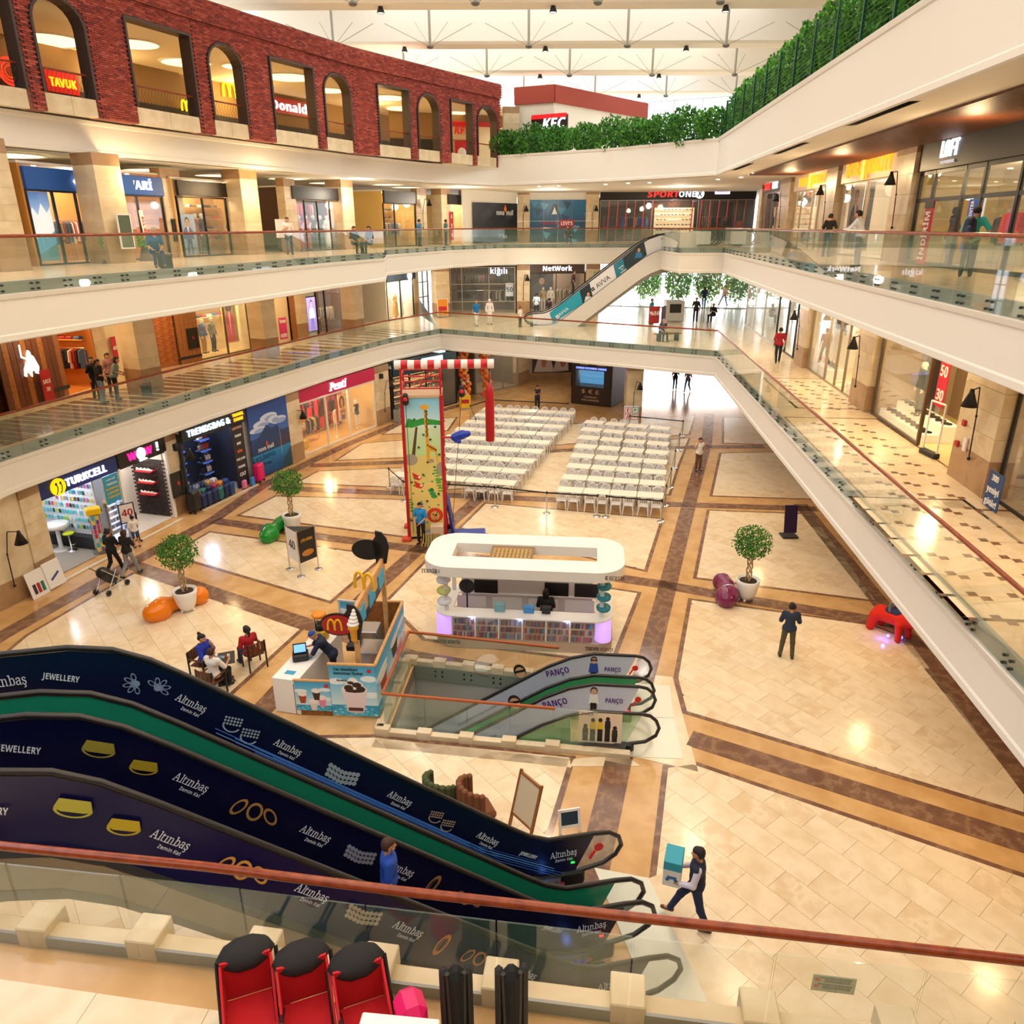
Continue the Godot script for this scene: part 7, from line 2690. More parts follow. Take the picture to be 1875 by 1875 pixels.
func ground_things() -> void:
	var s: SurfaceTool

	var ch := thing("plastic_chair","x","chair",Transform3D())
	s = mb()
	rbox(s,V(0,0.43,0),V(0.42,0.035,0.42),0.015)
	obj("seat",s,mat("chair_white","e6e6e8",0.4),ch)
	s = mb()
	var arch := PackedVector3Array()
	for k in 9:
		var a := PI*k/8
		arch.append(V(cos(a)*0.215,0.6 + sin(a)*0.22,-0.21 - sin(a)*0.06))
	arch.insert(0,V(0.2,0.44,-0.19))
	arch.append(V(-0.2,0.44,-0.19))
	tube(s,arch,0.024,6)
	for k in 5:
		var x := (k - 2)*0.075
		box(s,V(x,0.62,-0.23),V(0.035,0.34 - absf(x)*0.6,0.014),Basis(Vector3.RIGHT,-0.16))
	obj("backrest",s,M.chair_white,ch)
	for x in [-1.0,1.0]:
		s = mb()
		tube(s,PV([V(x*0.21,0.62,-0.2),V(x*0.23,0.65,0.05),V(x*0.22,0.62,0.17),V(x*0.215,0.44,0.19)]),0.018,5)
		obj("armrest",s,M.chair_white,ch)
		for z in [-1.0,1.0]:
			s = mb()
			tube(s,PV([V(x*0.18,0.43,z*0.18),V(x*0.23,0.0,z*0.23)]),[0.032,0.02],5)
			obj("leg",s,M.chair_white,ch)
	var tb := thing("plastic_table","x","table",Transform3D())
	s = mb()
	rbox(s,V(0,0.715,0),V(1.13,0.04,0.7),0.012)
	obj("tabletop",s,mat("table_white","f1ead8",0.4),tb)
	for x in [-0.48,0.48]:
		for z in [-0.27,0.27]:
			s = mb()
			bar(s,V(x,0.0,z),V(x,0.7,z),0.025,6)
			obj("leg",s,M.table_white,tb)
	var nth := ["first","second","third","fourth","fifth","sixth","seventh","eighth","ninth"]
	var first := true
	var firstc := true
	for blk in [[W(-5.5,-33.3),W(0.19,-31.86),W(-1.8,-46.7),W(3.9,-45.3),9,5,"left table block"],[W(1.98,-31.09),W(6.5,-30.11),W(4.25,-43.25),W(9.06,-41.39),8,4,"right table block"]]:
		for r in blk[4]:
			var u: float = float(r)/(blk[4] - 1)
			var a: Vector2 = blk[0].lerp(blk[2],u)
			var b: Vector2 = blk[1].lerp(blk[3],u)
			var f := frame(a,b)
			for k in blk[5]:
				var w: float = a.distance_to(b)/blk[5]
				var tf := f*T((k + 0.5)*w,0,0.0,rng.randf_range(-0.02,0.02))
				var lt := "white plastic table, number %d in the %s row of the %s" % [k + 1,nth[r],blk[6]]
				if first:
					tb.transform = tf
					tag(tb,lt,"table","white plastic tables")
					first = false
				else:
					dup(tb,tf,lt,"white plastic tables")
				for side in 2:
					if blk[5] == 5 and ((r == 0 and k in [1,2]) or (r in [1,2] and k == 0)):
						continue
					for j in 2:
						var cf := f*T((k + 0.27 + 0.46*j + rng.randf_range(-0.05,0.05))*w,0,0.52 if side == 0 else -0.52,(PI if side == 0 else 0.0) + rng.randf_range(-0.12,0.12))
						var lc := "white plastic chair on the %s side of the %s table row, %s" % [["near","far"][side],nth[r],blk[6]]
						if firstc:
							ch.transform = cf
							tag(ch,lc,"chair","white plastic chairs, %s" % blk[6])
							firstc = false
						else:
							dup(ch,cf,lc,"white plastic chairs, %s" % blk[6])

	var sp: Node3D
	var posts := [[-5.74,-33.42],[-4.82,-31.54],[-0.75,-30.72],[1.48,-29.97],[3.59,-29.56],[3.95,-29.49],[6.16,-28.9],[6.7,-30.78],[7.4,-33.2],[8.2,-36.2],[9.1,-39.4],[9.9,-42.3],[7.0,-43.6],[-2.1,-43.0],[-2.6,-46.4],[-1.4,-48.2],[3.6,-47.0]]
	for k in posts.size():
		var f := T(posts[k][0],0,posts[k][1])
		var l := "chrome belt barrier post, number %d counted round the plastic tables from the climbing tower" % (k + 1)
		if k == 0:
			sp = thing("barrier_post",l,"barrier post",f,"chrome belt posts")
			s = mb()
			lathe(s,[[0.0,0.0],[0.17,0.0],[0.16,0.03],[0.04,0.05],[0.0,0.05]],18)
			obj("base",s,M.chrome,sp)
			s = mb()
			bar(s,V(0,0.04,0),V(0,0.98,0),0.03,10)
			obj("pole",s,M.steel,sp)
			s = mb()
			bar(s,V(0,0.88,0),V(0,1.0,0),0.036,10)
			obj("head",s,M.black,sp)
		else:
			dup(sp,f,l)
	for e in [[1,2],[2,3],[3,4],[5,6],[6,7],[7,8],[8,9],[9,10],[10,11],[11,12],[13,14],[14,15],[15,16],[0,1]]:
		s = mb()
		var a := V(posts[e[0]][0],0.93,posts[e[0]][1])
		var b := V(posts[e[1]][0],0.93,posts[e[1]][1])
		var d := (b - a).normalized()
		box(s,(a + b)/2,V(a.distance_to(b),0.06,0.012),Basis(d,Vector3.UP,d.cross(Vector3.UP)))
		tag(obj("barrier_belt",s,M.black),"black belt stretched between barrier posts %d and %d" % [e[0] + 1,e[1] + 1],"belt","barrier belts")

	for q in [[-10.42,-21.4,"orange","f0820a",0.9,"ball tree in a white pot beside the orange seat"],[-8.85,-28.1,"green","0f8a2c",0.6,"ball tree in a white pot beside the green seat"],[7.67,-22.0,"plum","7a2450",-0.4,"ball tree in a white pot beside the plum seat"]]:
		var t := thing("potted_tree",q[5],"tree",T(q[0],0,q[1]))
		s = mb()
		lathe(s,[[0.0,0.06],[0.2,0.06],[0.29,0.25],[0.37,0.62],[0.385,0.74],[0.36,0.75],[0.34,0.7],[0.0,0.68]],24)
		for k in 3:
			ball(s,V(cos(k*2.1)*0.2,0.04,sin(k*2.1)*0.2),V(0.045,0.045,0.045),8)
		obj("pot",s,mat("pot_white","f0efec",0.3),t)
		s = mb()
		ball(s,V(0,0.67,0),V(0.34,0.05,0.34),14)
		obj("soil",s,paint("3a2a20",0.95),t)
		for k in 6:
			s = mb()
			var pts := PackedVector3Array()
			for j in 13:
				var a := k*TAU/6 + (j*0.55 if k % 2 else -j*0.55)
				pts.append(V(cos(a)*0.085,0.68 + j*0.08,sin(a)*0.085))
			tube(s,pts,0.022,5)
			obj("stem",s,paint("b89a70",0.8),t)
		foliage(t,"crown",V(0,2.05,0),V(0.62,0.56,0.62),1500,0.085)
	for q in [[-11.12,-20.9,-10.25,-21.95,"orange","f0820a"],[-9.5,-27.15,-9.2,-28.65,"green","0f8a2c"],[6.92,-21.7,7.08,-22.8,"plum","7a2450"]]:
		var b := thing("seat_bench","big glossy %s kidney-shaped seat curling round a potted tree" % q[4],"seat",T(q[0],0,q[1]))
		var e := V(q[2] - q[0],0.24,q[3] - q[1])
		var h := V(0,0.24,0)
		var n := V(-e.z,0,e.x).normalized()*(-0.12 if q[4] != "plum" else 0.1)
		put("shell",net([[h + e*0.02 - V(0,0.005,0),h + e*0.15 + n,0.34,0.32],[h - e*0.12*V(1,0,1),h + e*0.05*V(1,0,1),0.3,0.34],[h + e*0.15*V(1,0,1) + n,(h + e*V(1,0,1)) + n - e*0.25*V(1,0,1),0.25,0.24],[h + e*0.75*V(1,0,1) + n,h + e*V(1,0,1),0.27,0.32]],0.04,0.1),mat("seat_" + q[4],q[5],0.12),b)

	var st := thing("poster_stand","three-legged aluminium stand with a white 40 sheet and a dark nut shop poster","poster stand",T(-7.45,0,-24.25))
	for q in [[-0.53,-0.22],[0.03,0.4],[0.5,-0.22]]:
		s = mb()
		bar(s,V(q[0],0,q[1]),V(q[0],1.72,q[1]),0.025,8)
		obj("post",s,M.steel,st)
		s = mb()
		lathe(s,[[0.0,0.0],[0.15,0.0],[0.14,0.02],[0.0,0.025]],16,V(q[0],0,q[1]))
		obj("foot",s,M.steel,st)
	s = mb()
	prism(s,PW([W(-0.53,-0.22),W(0.03,0.4),W(0.5,-0.22)]),1.62,1.66)
	obj("top_panel",s,paint("23282c"),st)
	for q in [[-0.53,-0.22,0.03,0.4,"f2f0ec"],[0.03,0.4,0.5,-0.22,"1c1412"]]:
		var f := FR([q[0],q[1],q[2],q[3]],0.5)
		var L := W(q[0],q[1]).distance_to(W(q[2],q[3]))
		s = mb()
		box(s,V(L/2,0.58,0),V(L - 0.05,1.16,0.02))
		obj("sheet",s,paint(q[4]),st,f)
		if q[4] == "f2f0ec":
			words(st,"40",f*T(L/2,0.6,0.02),0.3,paint("2a2a2c"),{"depth": 0.01,"bold": false})
		else:
			words(st,"ÇİĞ KÖZEL",f*T(L/2,0.8,0.02),0.09,paint("d8a020"),{"depth": 0.01,"w": 0.5})
			s = mb()
			ball(s,V(L/2,0.3,0.015),V(0.26,0.12,0.01),14)
			obj("printed_bowl",s,paint("b87a2c"),st,f)
	for q in [[-7.75,-17.35,0.35,"dark square cafe table with paper cups between the three seated people"],[-8.2,-16.0,0.2,"empty dark square cafe table left of the seated people"]]:
		var t := thing("cafe_table",q[3],"table",T(q[0],0,q[1],q[2]))
		s = mb()
		rbox(s,V(0,0.72,0),V(0.62,0.04,0.62),0.01)
		obj("tabletop",s,paint("33302e",0.4),t)
		s = mb()
		rbox(s,V(0,0.36,0),V(0.09,0.7,0.09),0.01)
		rbox(s,V(0,0.02,0),V(0.4,0.04,0.4),0.01)
		obj("pedestal",s,M.black,t)
	for q in [[-8.42,-17.6,1.3,"brown slatted armchair under the woman in blue"],[-7.2,-18.1,-2.4,"brown slatted armchair under the woman in red"],[-7.85,-16.75,2.8,"brown slatted armchair under the woman in a white print"],[-7.75,-16.0,-1.2,"brown slatted armchair at the empty cafe table"]]:
		var t := thing("cafe_chair",q[3],"chair",T(q[0],0,q[1],q[2]),"slatted cafe chairs")
		for k in 4:
			s = mb()
			rbox(s,V(0,0.44,-0.17 + k*0.115),V(0.46,0.025,0.1),0.006)
			obj("seat_slat",s,M.wood_dark,t)
			s = mb()
			rbox(s,V(-0.17 + 0.113*k,0.68,-0.25),V(0.1,0.34,0.022),0.006)
			obj("back_slat",s,M.wood_dark,t)
		for x in [-0.25,0.25]:
			s = mb()
			rbox(s,V(x,0.65,0),V(0.05,0.03,0.48),0.006)
			obj("armrest",s,M.wood_dark,t)
			for z in [-0.24,0.22]:
				s = mb()
				box(s,V(x,0.43 if z < 0 else 0.32,z),V(0.035,0.86 if z < 0 else 0.64,0.035))
				obj("leg",s,M.black,t)
	for k in 3:
		s = mb()
		lathe(s,[[0.0,0.0],[0.03,0.0],[0.042,0.11],[0.0,0.11]],10)
		tag(obj("paper_cup",s,paint(["e8e4d8","4a9ac8","d8c8b0"][k]),self,T(-7.9 + 0.16*k,0.745,-17.35 + 0.1*(k % 2))),"%s paper cup on the occupied cafe table" % ["white","blue","beige"][k],"cup")
	for q in [[-1.45,-12.3,"46502c","olive green buttoned tub armchair",2.4],[-0.75,-12.1,"7a4a2c","brown buttoned tub armchair",2.0]]:
		var t := thing("armchair",q[3] + " behind the far blue escalator","armchair",T(q[0],0,q[1],q[4]))
		s = mb()
		var back := PackedVector3Array()
		for k in 11:
			var a := PI*(k/10.0)*1.1 - 0.15
			back.append(V(cos(a)*0.34,0.0,-sin(a)*0.34))
		for k in 10:
			var m := (back[k] + back[k + 1])/2
			rbox(s,m + V(0,0.62 + 0.12*sin(PI*k/9.0),0),V(0.125,0.85,0.12),0.03,Basis(Vector3.UP,atan2(m.x,m.z)))
		obj("backrest",s,paint(q[2],0.8),t)
		s = mb()
		rbox(s,V(0,0.36,0.05),V(0.56,0.2,0.6),0.06)
		obj("seat",s,paint(q[2],0.8),t)
		s = mb()
		for k in 9:
			ball(s,V(cos(0.4 + k*0.28)*0.28,0.65 + 0.16*(k % 2),-sin(0.4 + k*0.28)*0.28),Vector3.ONE*0.018,6)
		obj("buttons",s,paint(q[2],0.6),t)
		for x in [-0.25,0.25]:
			s = mb()
			bar(s,V(x,0,0.25),V(x,0.27,0.22),0.025)
			bar(s,V(x,0,-0.25),V(x,0.27,-0.22),0.025)
			obj("leg",s,M.wood_dark,t)
	for q in [[0.1,-11.75,0.62,1.15,-0.9,"tilted board in a brown wooden frame behind the far blue escalator","d8c8a8"],[1.15,-11.9,0.4,0.42,0.2,"small white framed blue screen stand behind the escalator end","1a3a4c"]]:
		var t := thing("easel_board",q[5],"board",T(q[0],0,q[1],q[4],-0.25))
		s = mb()
		rbox(s,V(0,q[3]*0.75,0),V(q[2],q[3]*0.8,0.03),0.01)
		obj("panel",s,paint(q[6]),t)
		s = mb()
		for x in [-q[2]/2,q[2]/2]:
			box(s,V(x,q[3]*0.6,0),V(0.05,q[3]*1.2,0.05))
		for y in [q[3]*0.35,q[3]*1.15]:
			box(s,V(0,y,0),V(q[2],0.05,0.05))
		obj("frame",s,M.wood_mid if q[2] > 0.5 else M.white,t)
	climbing_tower()
	phone_kiosk()
	ice_cream_stand()

	var ex := thing("exchange_kiosk","dark brown currency exchange kiosk with a lit window and gold currency signs","kiosk",FR([4.1,-51.3,6.7,-49.9]))
	s = mb()
	rbox(s,V(1.48,0.62,-1.3),V(2.95,1.24,2.6),0.02)
	obj("base",s,paint("2f211c",0.4),ex)
	s = mb()
	for q in [[0.15,0.35,0.0],[2.65,0.6,0.0]]:
		box(s,V(q[0] if q[0] < 1 else 2.68,1.95,-0.1),V(q[1],1.45,0.2))
	box(s,V(1.48,2.52,-0.1),V(2.95,0.32,0.22))
	box(s,V(2.9,1.95,-1.3),V(0.1,1.45,2.6))
	box(s,V(0.05,1.95,-1.3),V(0.1,1.45,2.6))
	obj("housing",s,paint("2f211c",0.4),ex)
	s = mb()
	box(s,V(1.4,1.8,-1.2),V(2.5,1.2,0.04))
	obj("lit_interior_screen",s,glow("4aa0d8",0.8),ex)
	s = mb()
	box(s,V(1.4,1.8,-0.04),V(2.3,1.1,0.014))
	obj("glass_pane",s,M.pane,ex)
	for k in 5:
		s = mb()
		box(s,V(0.3 + k*0.6,2.72,-1.3),V(0.5,0.06,2.5))
		obj("roof_panel",s,paint("c8c6d0" if k % 2 else "5a4a48",0.4),ex)
	words(ex,"CHANGE EXCHANGE CHANGE",T(1.45,2.5,0.03),0.13,glow("7a90ff",2.0),{"w": 2.2})
	words(ex,"$ € £",T(1.45,0.92,0.02),0.26,paint("d8b090"),{"w": 1.3,"bold": false})
	words(ex,"CHANGE",T(1.45,0.55,0.02),0.11,paint("d8b090"),{"w": 0.95,"bold": false})
	words(ex,"EXCHANGE",T(1.45,0.34,0.02),0.11,paint("d8b090"),{"w": 1.25,"bold": false})

	var lb := thing("leaflet_board","white board with two product pictures leaning against the left pillar","board",FR([-16.05,-22.2,-15.55,-24.0])*T(0,0,0.25,0.0,-0.2))
	for q in [[0.35,0.45,"e9e6e2"],[1.05,0.5,"efedea"]]:
		s = mb()
		rbox(s,V(q[0],q[1],0),V(0.68,0.92,0.03),0.008)
		obj("sheet",s,paint(q[2]),lb)
	for k in 3:
		s = mb()
		rbox(s,V(0.2 + 0.16*k,0.3,0.02),V(0.12,0.34,0.012),0.03)
		obj("printed_suitcase",s,paint(["3a2a3c","b01c28","1a7a6a"][k]),lb)
	s = mb()
	rbox(s,V(1.05,0.42,0.02),V(0.4,0.08,0.012),0.005,RZ(0.5))
	obj("printed_scooter",s,paint("3a4a8a"),lb)
	var ride := thing("ride_toy","red and cream furry animal ride with glowing blue lights, a child on its back","ride",T(11.35,0,-19.7,0.5))
	put("body",net([[V(0,0.55,-0.45),V(0,0.6,0.25),0.24,0.22],[V(0,0.62,0.3),V(0,0.72,0.55),0.2,0.22],[V(0,0.68,0.7),V(0,0.64,0.8),0.12,0.1],[V(-0.2,0.5,0.3),V(-0.24,0.08,0.38),0.11,0.09],[V(0.2,0.5,0.3),V(0.24,0.08,0.38),0.11,0.09],[V(-0.2,0.5,-0.5),V(-0.25,0.1,-0.55),0.15,0.12],[V(0.2,0.5,-0.5),V(0.25,0.1,-0.55),0.15,0.12],[V(-0.15,0.88,0.5),V(-0.19,0.96,0.48),0.07,0.05],[V(0.15,0.88,0.5),V(0.19,0.96,0.48),0.07,0.05]],0.035,0.08),paint("d8240e",0.85),ride)
	put("saddle",net([[V(0,0.72,-0.15),V(0,0.74,0.12),0.17,0.16]],0.035),paint("1c2a5a",0.7),ride)
	put("muzzle",net([[V(0,0.66,0.72),V(0,0.63,0.84),0.11,0.08]],0.03),paint("f0dcc0",0.85),ride)
	s = mb()
	ball(s,V(0,0.66,0.93),V(0.035,0.03,0.03),8)
	for x in [-0.08,0.08]:
		ball(s,V(x,0.79,0.72),V(0.025,0.03,0.02),8)
	obj("nose_and_eyes",s,M.black,ride)
	for k in 2:
		s = mb()
		ball(s,V(-0.3 + 0.25*k,0.1,0.1 + 0.25*k),Vector3.ONE*0.05,8)
		obj("light_bulb",s,glow("6a60ff",5.0),ride)
	lamp(V(11.0,0.2,-19.4),"6a60ff",0.12,0.05)
	for q in [[-7.2,-46.2,"grey metal litter bin by the pillar right of the hosiery shop"],[10.9,-27.3,"dark purple sign stand half hidden below the right gallery"]]:
		var t := thing("litter_bin" if q[0] < 0 else "sign_stand",q[2],"bin" if q[0] < 0 else "sign",T(q[0],0,q[1]))
		s = mb()
		if q[0] < 0:
			rbox(s,V(0,0.4,0),V(0.4,0.8,0.4),0.02)
		else:
			rbox(s,V(0,0.75,0),V(0.5,1.1,0.05),0.01,Basis(Vector3.RIGHT,-0.2))
		obj("body",s,paint("8a8a88" if q[0] < 0 else "2a1440",0.4),t)
		s = mb()
		box(s,V(0,0.83 if q[0] < 0 else 0.05,0),V(0.3,0.04,0.3) if q[0] < 0 else V(0.6,0.06,0.5))
		obj("lid" if q[0] < 0 else "foot",s,M.dark_steel,t)
	s = mb()
	lathe(s,[[0.0,0.0],[0.11,0.0],[0.15,0.32],[0.13,0.32],[0.0,0.02]],12)
	tag(obj("bucket",s,paint("1c5ad0",0.4),self,T(4.6,0,-44.9)),"small blue bucket at the end of the rear table rows","bucket")

func foliage(t: Node3D,called: String,c: Vector3,r: Vector3,n: int,size: float) -> void:

	if not cache.has("leaf"):
		var s := mb()
		quad(s,V(0,0.5,0.0),V(0.26,0.05,0.1),V(0,-0.5,0.0),V(-0.26,0.05,0.1))
		cache["leaf"] = mesh(s)
	for part in 3:
		var mm := MultiMesh.new()
		mm.transform_format = MultiMesh.TRANSFORM_3D
		mm.mesh = cache["leaf"]
		mm.instance_count = n/3
		for k in n/3:
			var d := V(rng.randfn(),rng.randfn(),rng.randfn()).normalized()*pow(rng.randf(),0.3)
			d *= 1.0 + 0.1*sin(d.x*9.0)*cos(d.z*8.0 + d.y*7.0)
			var b := Basis(V(rng.randfn(),rng.randfn(),rng.randfn()).normalized(),rng.randf()*TAU).scaled(Vector3.ONE*size*rng.randf_range(0.8,1.3))
			mm.set_instance_transform(k,Transform3D(b,c + d*r))
		var mi := MultiMeshInstance3D.new()
		mi.name = called
		mi.multimesh = mm
		mi.material_override = [M.leaf,M.leaf_b,M.leaf_c][part]
		mi.set_meta("kind","stuff")
		t.add_child(mi,true)

func climbing_tower() -> void:
	var t := thing("climbing_tower","tall red framed climbing tower painted with a giraffe, fox, zebra and lion","climbing tower",FR([-4.03,-27.21,-2.6,-27.31]))
	var s: SurfaceTool
	var red := mat("tower_red","b81420",0.4)
	var w := 1.43
	var dp := 1.35
	for q in [[0,0],[w,0],[0,-dp],[w,-dp]]:
		s = mb()
		rbox(s,V(q[0],2.85,q[1]),V(0.12,5.7,0.12),0.015)
		obj("post",s,red,t)
		s = mb()
		rbox(s,V(q[0],6.2,q[1]),V(0.07,1.0,0.07),0.01)
		obj("guard_post",s,red,t)
		s = mb()
		rbox(s,V(q[0] + (0.1 if q[0] > 0 else -0.1),0.06,q[1] + 0.1),V(0.35,0.12,0.35),0.02)
		obj("foot",s,paint("d8482c"),t)
	for y in [5.95,6.4]:
		s = mb()
		for e in [[0,0,w,0],[w,0,w,-dp],[w,-dp,0,-dp],[0,-dp,0,0]]:
			bar(s,V(e[0],y,e[1]),V(e[2],y,e[3]),0.03)
		obj("guard_rail",s,red,t)
	s = mb()
	box(s,V(w/2,5.66,-dp/2),V(w + 0.1,0.1,dp + 0.1))
	obj("platform",s,paint("c8a888"),t)

	var im := canvas(160,640,"ecd27a")
	igrad(im,0,0.2,"7cc4e4","d8eef0")
	igrad(im,0.2,0.45,"cfe8c4","b8dc88")
	ioval(im,0.5,0.5,0.9,0.1,"e0cf7c")
	ipoly(im,PW([W(0,0.2),W(0.1,0.14),W(0.3,0.155),W(0.5,0.14),W(0.75,0.15),W(1,0.16),W(1,0.19),W(0.5,0.185),W(0.2,0.205)]),"2f9a3c")
	ipoly(im,PW([W(0.14,0.42),W(0.3,0.2),W(0.36,0.2),W(0.24,0.42)]),"5a4030")
	for q in [[0.12,0.43,0.2,0.04],[0.95,0.5,0.12,0.05],[0.7,0.44,0.08,0.015]]:
		ioval(im,q[0],q[1],q[2],q[3],"a89c88")

	ipoly(im,PW([W(0.55,0.08),W(0.63,0.08),W(0.66,0.32),W(0.86,0.35),W(0.9,0.45),W(0.86,0.45),W(0.82,0.38),W(0.68,0.37),W(0.64,0.45),W(0.58,0.45),W(0.57,0.3)]),"e0a838")
	ioval(im,0.57,0.065,0.12,0.018,"e0a838")
	for k in 34:
		ioval(im,0.6 + 0.01*(k % 4) + (0.06*(k % 5) if k > 20 else 0.0),0.09 + 0.0088*k if k <= 20 else 0.33 + 0.009*(k % 5),0.025,0.006,"7a4a20")

	for q in [[0.28,0.55,"d82c1c"],[0.32,0.61,"d8301c"]]:
		ipoly(im,PW([W(q[0] - 0.14,q[1] - 0.03),W(q[0],q[1] - 0.01),W(q[0] + 0.14,q[1] + 0.01),W(q[0] + 0.05,q[1] + 0.03),W(q[0] - 0.1,q[1] + 0.02)]),q[2])
		ioval(im,q[0] + 0.06,q[1] + 0.008,0.04,0.008,"f4ece0")
	for q in [[0.66,0.655],[0.7,0.68],[0.74,0.7]]:
		ioval(im,q[0],q[1],0.09,0.014,"2f9a4c")
	ipoly(im,PW([W(0.28,0.74),W(0.4,0.74),W(0.44,0.9),W(0.26,0.9)]),"eceae6")
	for k in 8:
		irect(im,0.28,0.75 + k*0.02,0.42,0.757 + k*0.02,"2a2a2a")
	ioval(im,0.74,0.84,0.24,0.055,"d83a18")
	ioval(im,0.74,0.845,0.13,0.035,"e8a858")
	for x in [0.69,0.79]:
		ioval(im,x,0.835,0.02,0.005,"2a1a14")
	for k in 26:
		var x := fposmod(k*0.37,1.0)
		var y := 0.52 + fposmod(k*0.217,0.42)
		ioval(im,x,y,0.03,0.006,["2f8a34","3f9a3c","1f7a4a"][k % 3])
	for q in [[0.9,0.62,0.09],[0.05,0.76,0.08],[0.85,0.55,0.07]]:
		for k in 5:
			ioval(im,q[0] + 0.02*(k - 2),q[1] + 0.02*(k - 2),q[2],0.006,"5ab03c")
	s = mb()
	plate(s,rect2(0.05,0.1,w - 0.05,5.62),-0.02,0.02,Transform3D(),Rect2(0.05,0.1,w - 0.1,5.52))
	obj("painted_front",s,print_mat("tower_front",im,0.45),t)
	s = mb()
	box(s,V(w/2,2.85,-dp),V(w,5.6,0.05))
	obj("rear_panel",s,paint("e8d9c8"),t)
	for x in [0.0,w]:
		s = mb()
		box(s,V(x,2.85,-dp/2),V(0.05,5.6,dp))
		obj("side_panel",s,paint("eadccb"),t)
	s = mb()
	plate(s,PW([W(0.25,3.6),W(0.45,3.75),W(1.1,5.2),W(1.0,5.3),W(0.35,3.9),W(0.25,4.0)]),0.0,0.02)
	obj("pink_arrow",s,paint("d8248c"),t,T(w + 0.03,0,0,PI/2))
	for k in 3:
		s = mb()
		rbox(s,V(0.28 + k*0.36,3.05 + k*0.12,0.01),V(0.34,0.5,0.02),0.01)
		obj("letter_block",s,paint(["c8202c","e8a020","3a8ad0"][k]),t,T(w + 0.03,0,0,PI/2))
		words(t,"FUN"[k],T(w + 0.06,3.05 + k*0.12,-0.28 - k*0.36,PI/2),0.3,M.white,{"depth": 0.02})
		s = mb()
		ring2d(s,W(0.3 + k*0.28,2.3),0.13,0.22,0.3,-0.3,0.012)
		obj("painted_ring",s,paint(["3a8ad0","d8302c","e8b020"][k]),t,T(w + 0.03,0,0,PI/2))
	for k in 34:
		var side := k % 2
		var u := fposmod(k*0.381,0.84) + 0.08
		var y := 0.8 + fposmod(k*0.617,1.0)*4.6
		s = mb()
		ball(s,Vector3.ZERO,V(0.05,0.04,0.04),7)
		obj("climbing_hold",s,paint(["1a5a38","8a3020","2a3a2a","6a2a1c"][k % 4],0.6),t,T(w + 0.05,y,-u*dp) if side else T(u*w,y,0.05))
	var bm := thing("padded_beam","red and white striped padded beam on top of the climbing tower","beam",t.transform*T(0.3,6.72,-0.6,-0.02))
	for k in 15:
		s = mb()
		bar(s,V(-0.55 + k*0.245,0,0),V(-0.55 + (k + 1)*0.245,-0.0,0),0.17,14)
		obj("stripe",s,paint("f0e8e4" if k % 2 == 0 else "c81428",0.35),bm)
	s = mb()
	bar(s,V(0.8,-0.15,0.0),V(0.3,-0.9,0.0),0.03)
	obj("brace",s,red,bm)
	var bg := thing("punching_bag","long red punching bag hanging from the striped beam","punching bag",t.transform*T(3.25,3.75,-0.6))
	s = mb()
	lathe(s,[[0.0,0.0],[0.16,0.0],[0.17,0.04],[0.17,1.85],[0.12,2.1],[0.05,2.25],[0.0,2.25]],16)
	obj("bag",s,paint("b00c18",0.4),bg)
	s = mb()
	bar(s,V(0,2.2,0),V(0,2.85,0),0.02)
	obj("chain",s,M.dark_steel,bg)
	var gl := thing("boxing_glove","big blue padded glove sticking out from the tower side","glove",t.transform*T(w + 0.1,4.1,0.05))
	put("glove",net([[V(0.35,0,0),V(0.65,0.1,0),0.14,0.17],[V(0.65,0.08,0.0),V(0.85,0.12,0),0.16,0.12],[V(0.4,-0.12,0.08),V(0.55,-0.16,0.1),0.07,0.06]],0.03,0.05),paint("1238b0",0.35),gl)
	s = mb()
	bar(s,V(-0.1,0,0),V(0.35,0,0),0.04)
	obj("arm",s,red,gl)
	for q in [[0.15,5.62,0.2,"left"],[2.2,5.75,-0.4,"right"]]:
		var p := thing("rope_pulley","black and red belay pulley hanging at the %s of the tower top" % q[3],"pulley",t.transform*T(q[0],q[1],q[2]))
		put("casing",net([[V(0,0.12,0),V(0,-0.12,0),0.1,0.13]],0.03),M.black,p)
		s = mb()
		ball(s,V(0.0,0,0.11),V(0.08,0.08,0.04),8)
		obj("cap",s,paint("d82018"),p)
		s = mb()
		bar(s,V(0,-0.1,0),V(-0.5 if q[0] > 1 else 0.05,-5.2,0.2),0.01,4)
		obj("rope",s,M.black,p)
	s = mb()
	rbox(s,V(2.2,0.05,0.0),V(1.6,0.1,1.4),0.03)
	tag(obj("floor_mat",s,paint("10309a",0.35),self,t.transform),"blue landing mat on the floor at the foot of the tower","mat")
	s = mb()
	rbox(s,Vector3.ZERO,V(0.1,1.3,1.3),0.03,RZ(0.15))
	tag(obj("wall_mat",s,paint("122a80",0.35),self,t.transform*T(w + 0.2,0.68,-0.75)),"dark blue mat leaning against the side of the tower","mat")
	for q in [[1.1,0.55,0.5,0.45,"c8b49c","beige carton on the equipment pile in front of the tower"],[0.95,0.25,0.6,0.5,"8a8c84","grey crate of harnesses in front of the tower"]]:
		s = mb()
		rbox(s,V(q[0],q[1],0.5),V(q[2],q[3],0.4),0.02)
		tag(obj("carton",s,paint(q[4]),self,t.transform),q[5],"carton")
	s = mb()
	for k in 6:
		tube(s,PV([V(0.6 + k*0.09,0.5,0.72),V(0.58 + k*0.1,0.2,0.78),V(0.5 + k*0.12,0.03,0.85)]),0.015,5)
	tag(obj("harness_straps",s,paint("d8b820"),self,t.transform),"yellow harness straps spilling from the grey crate","straps")

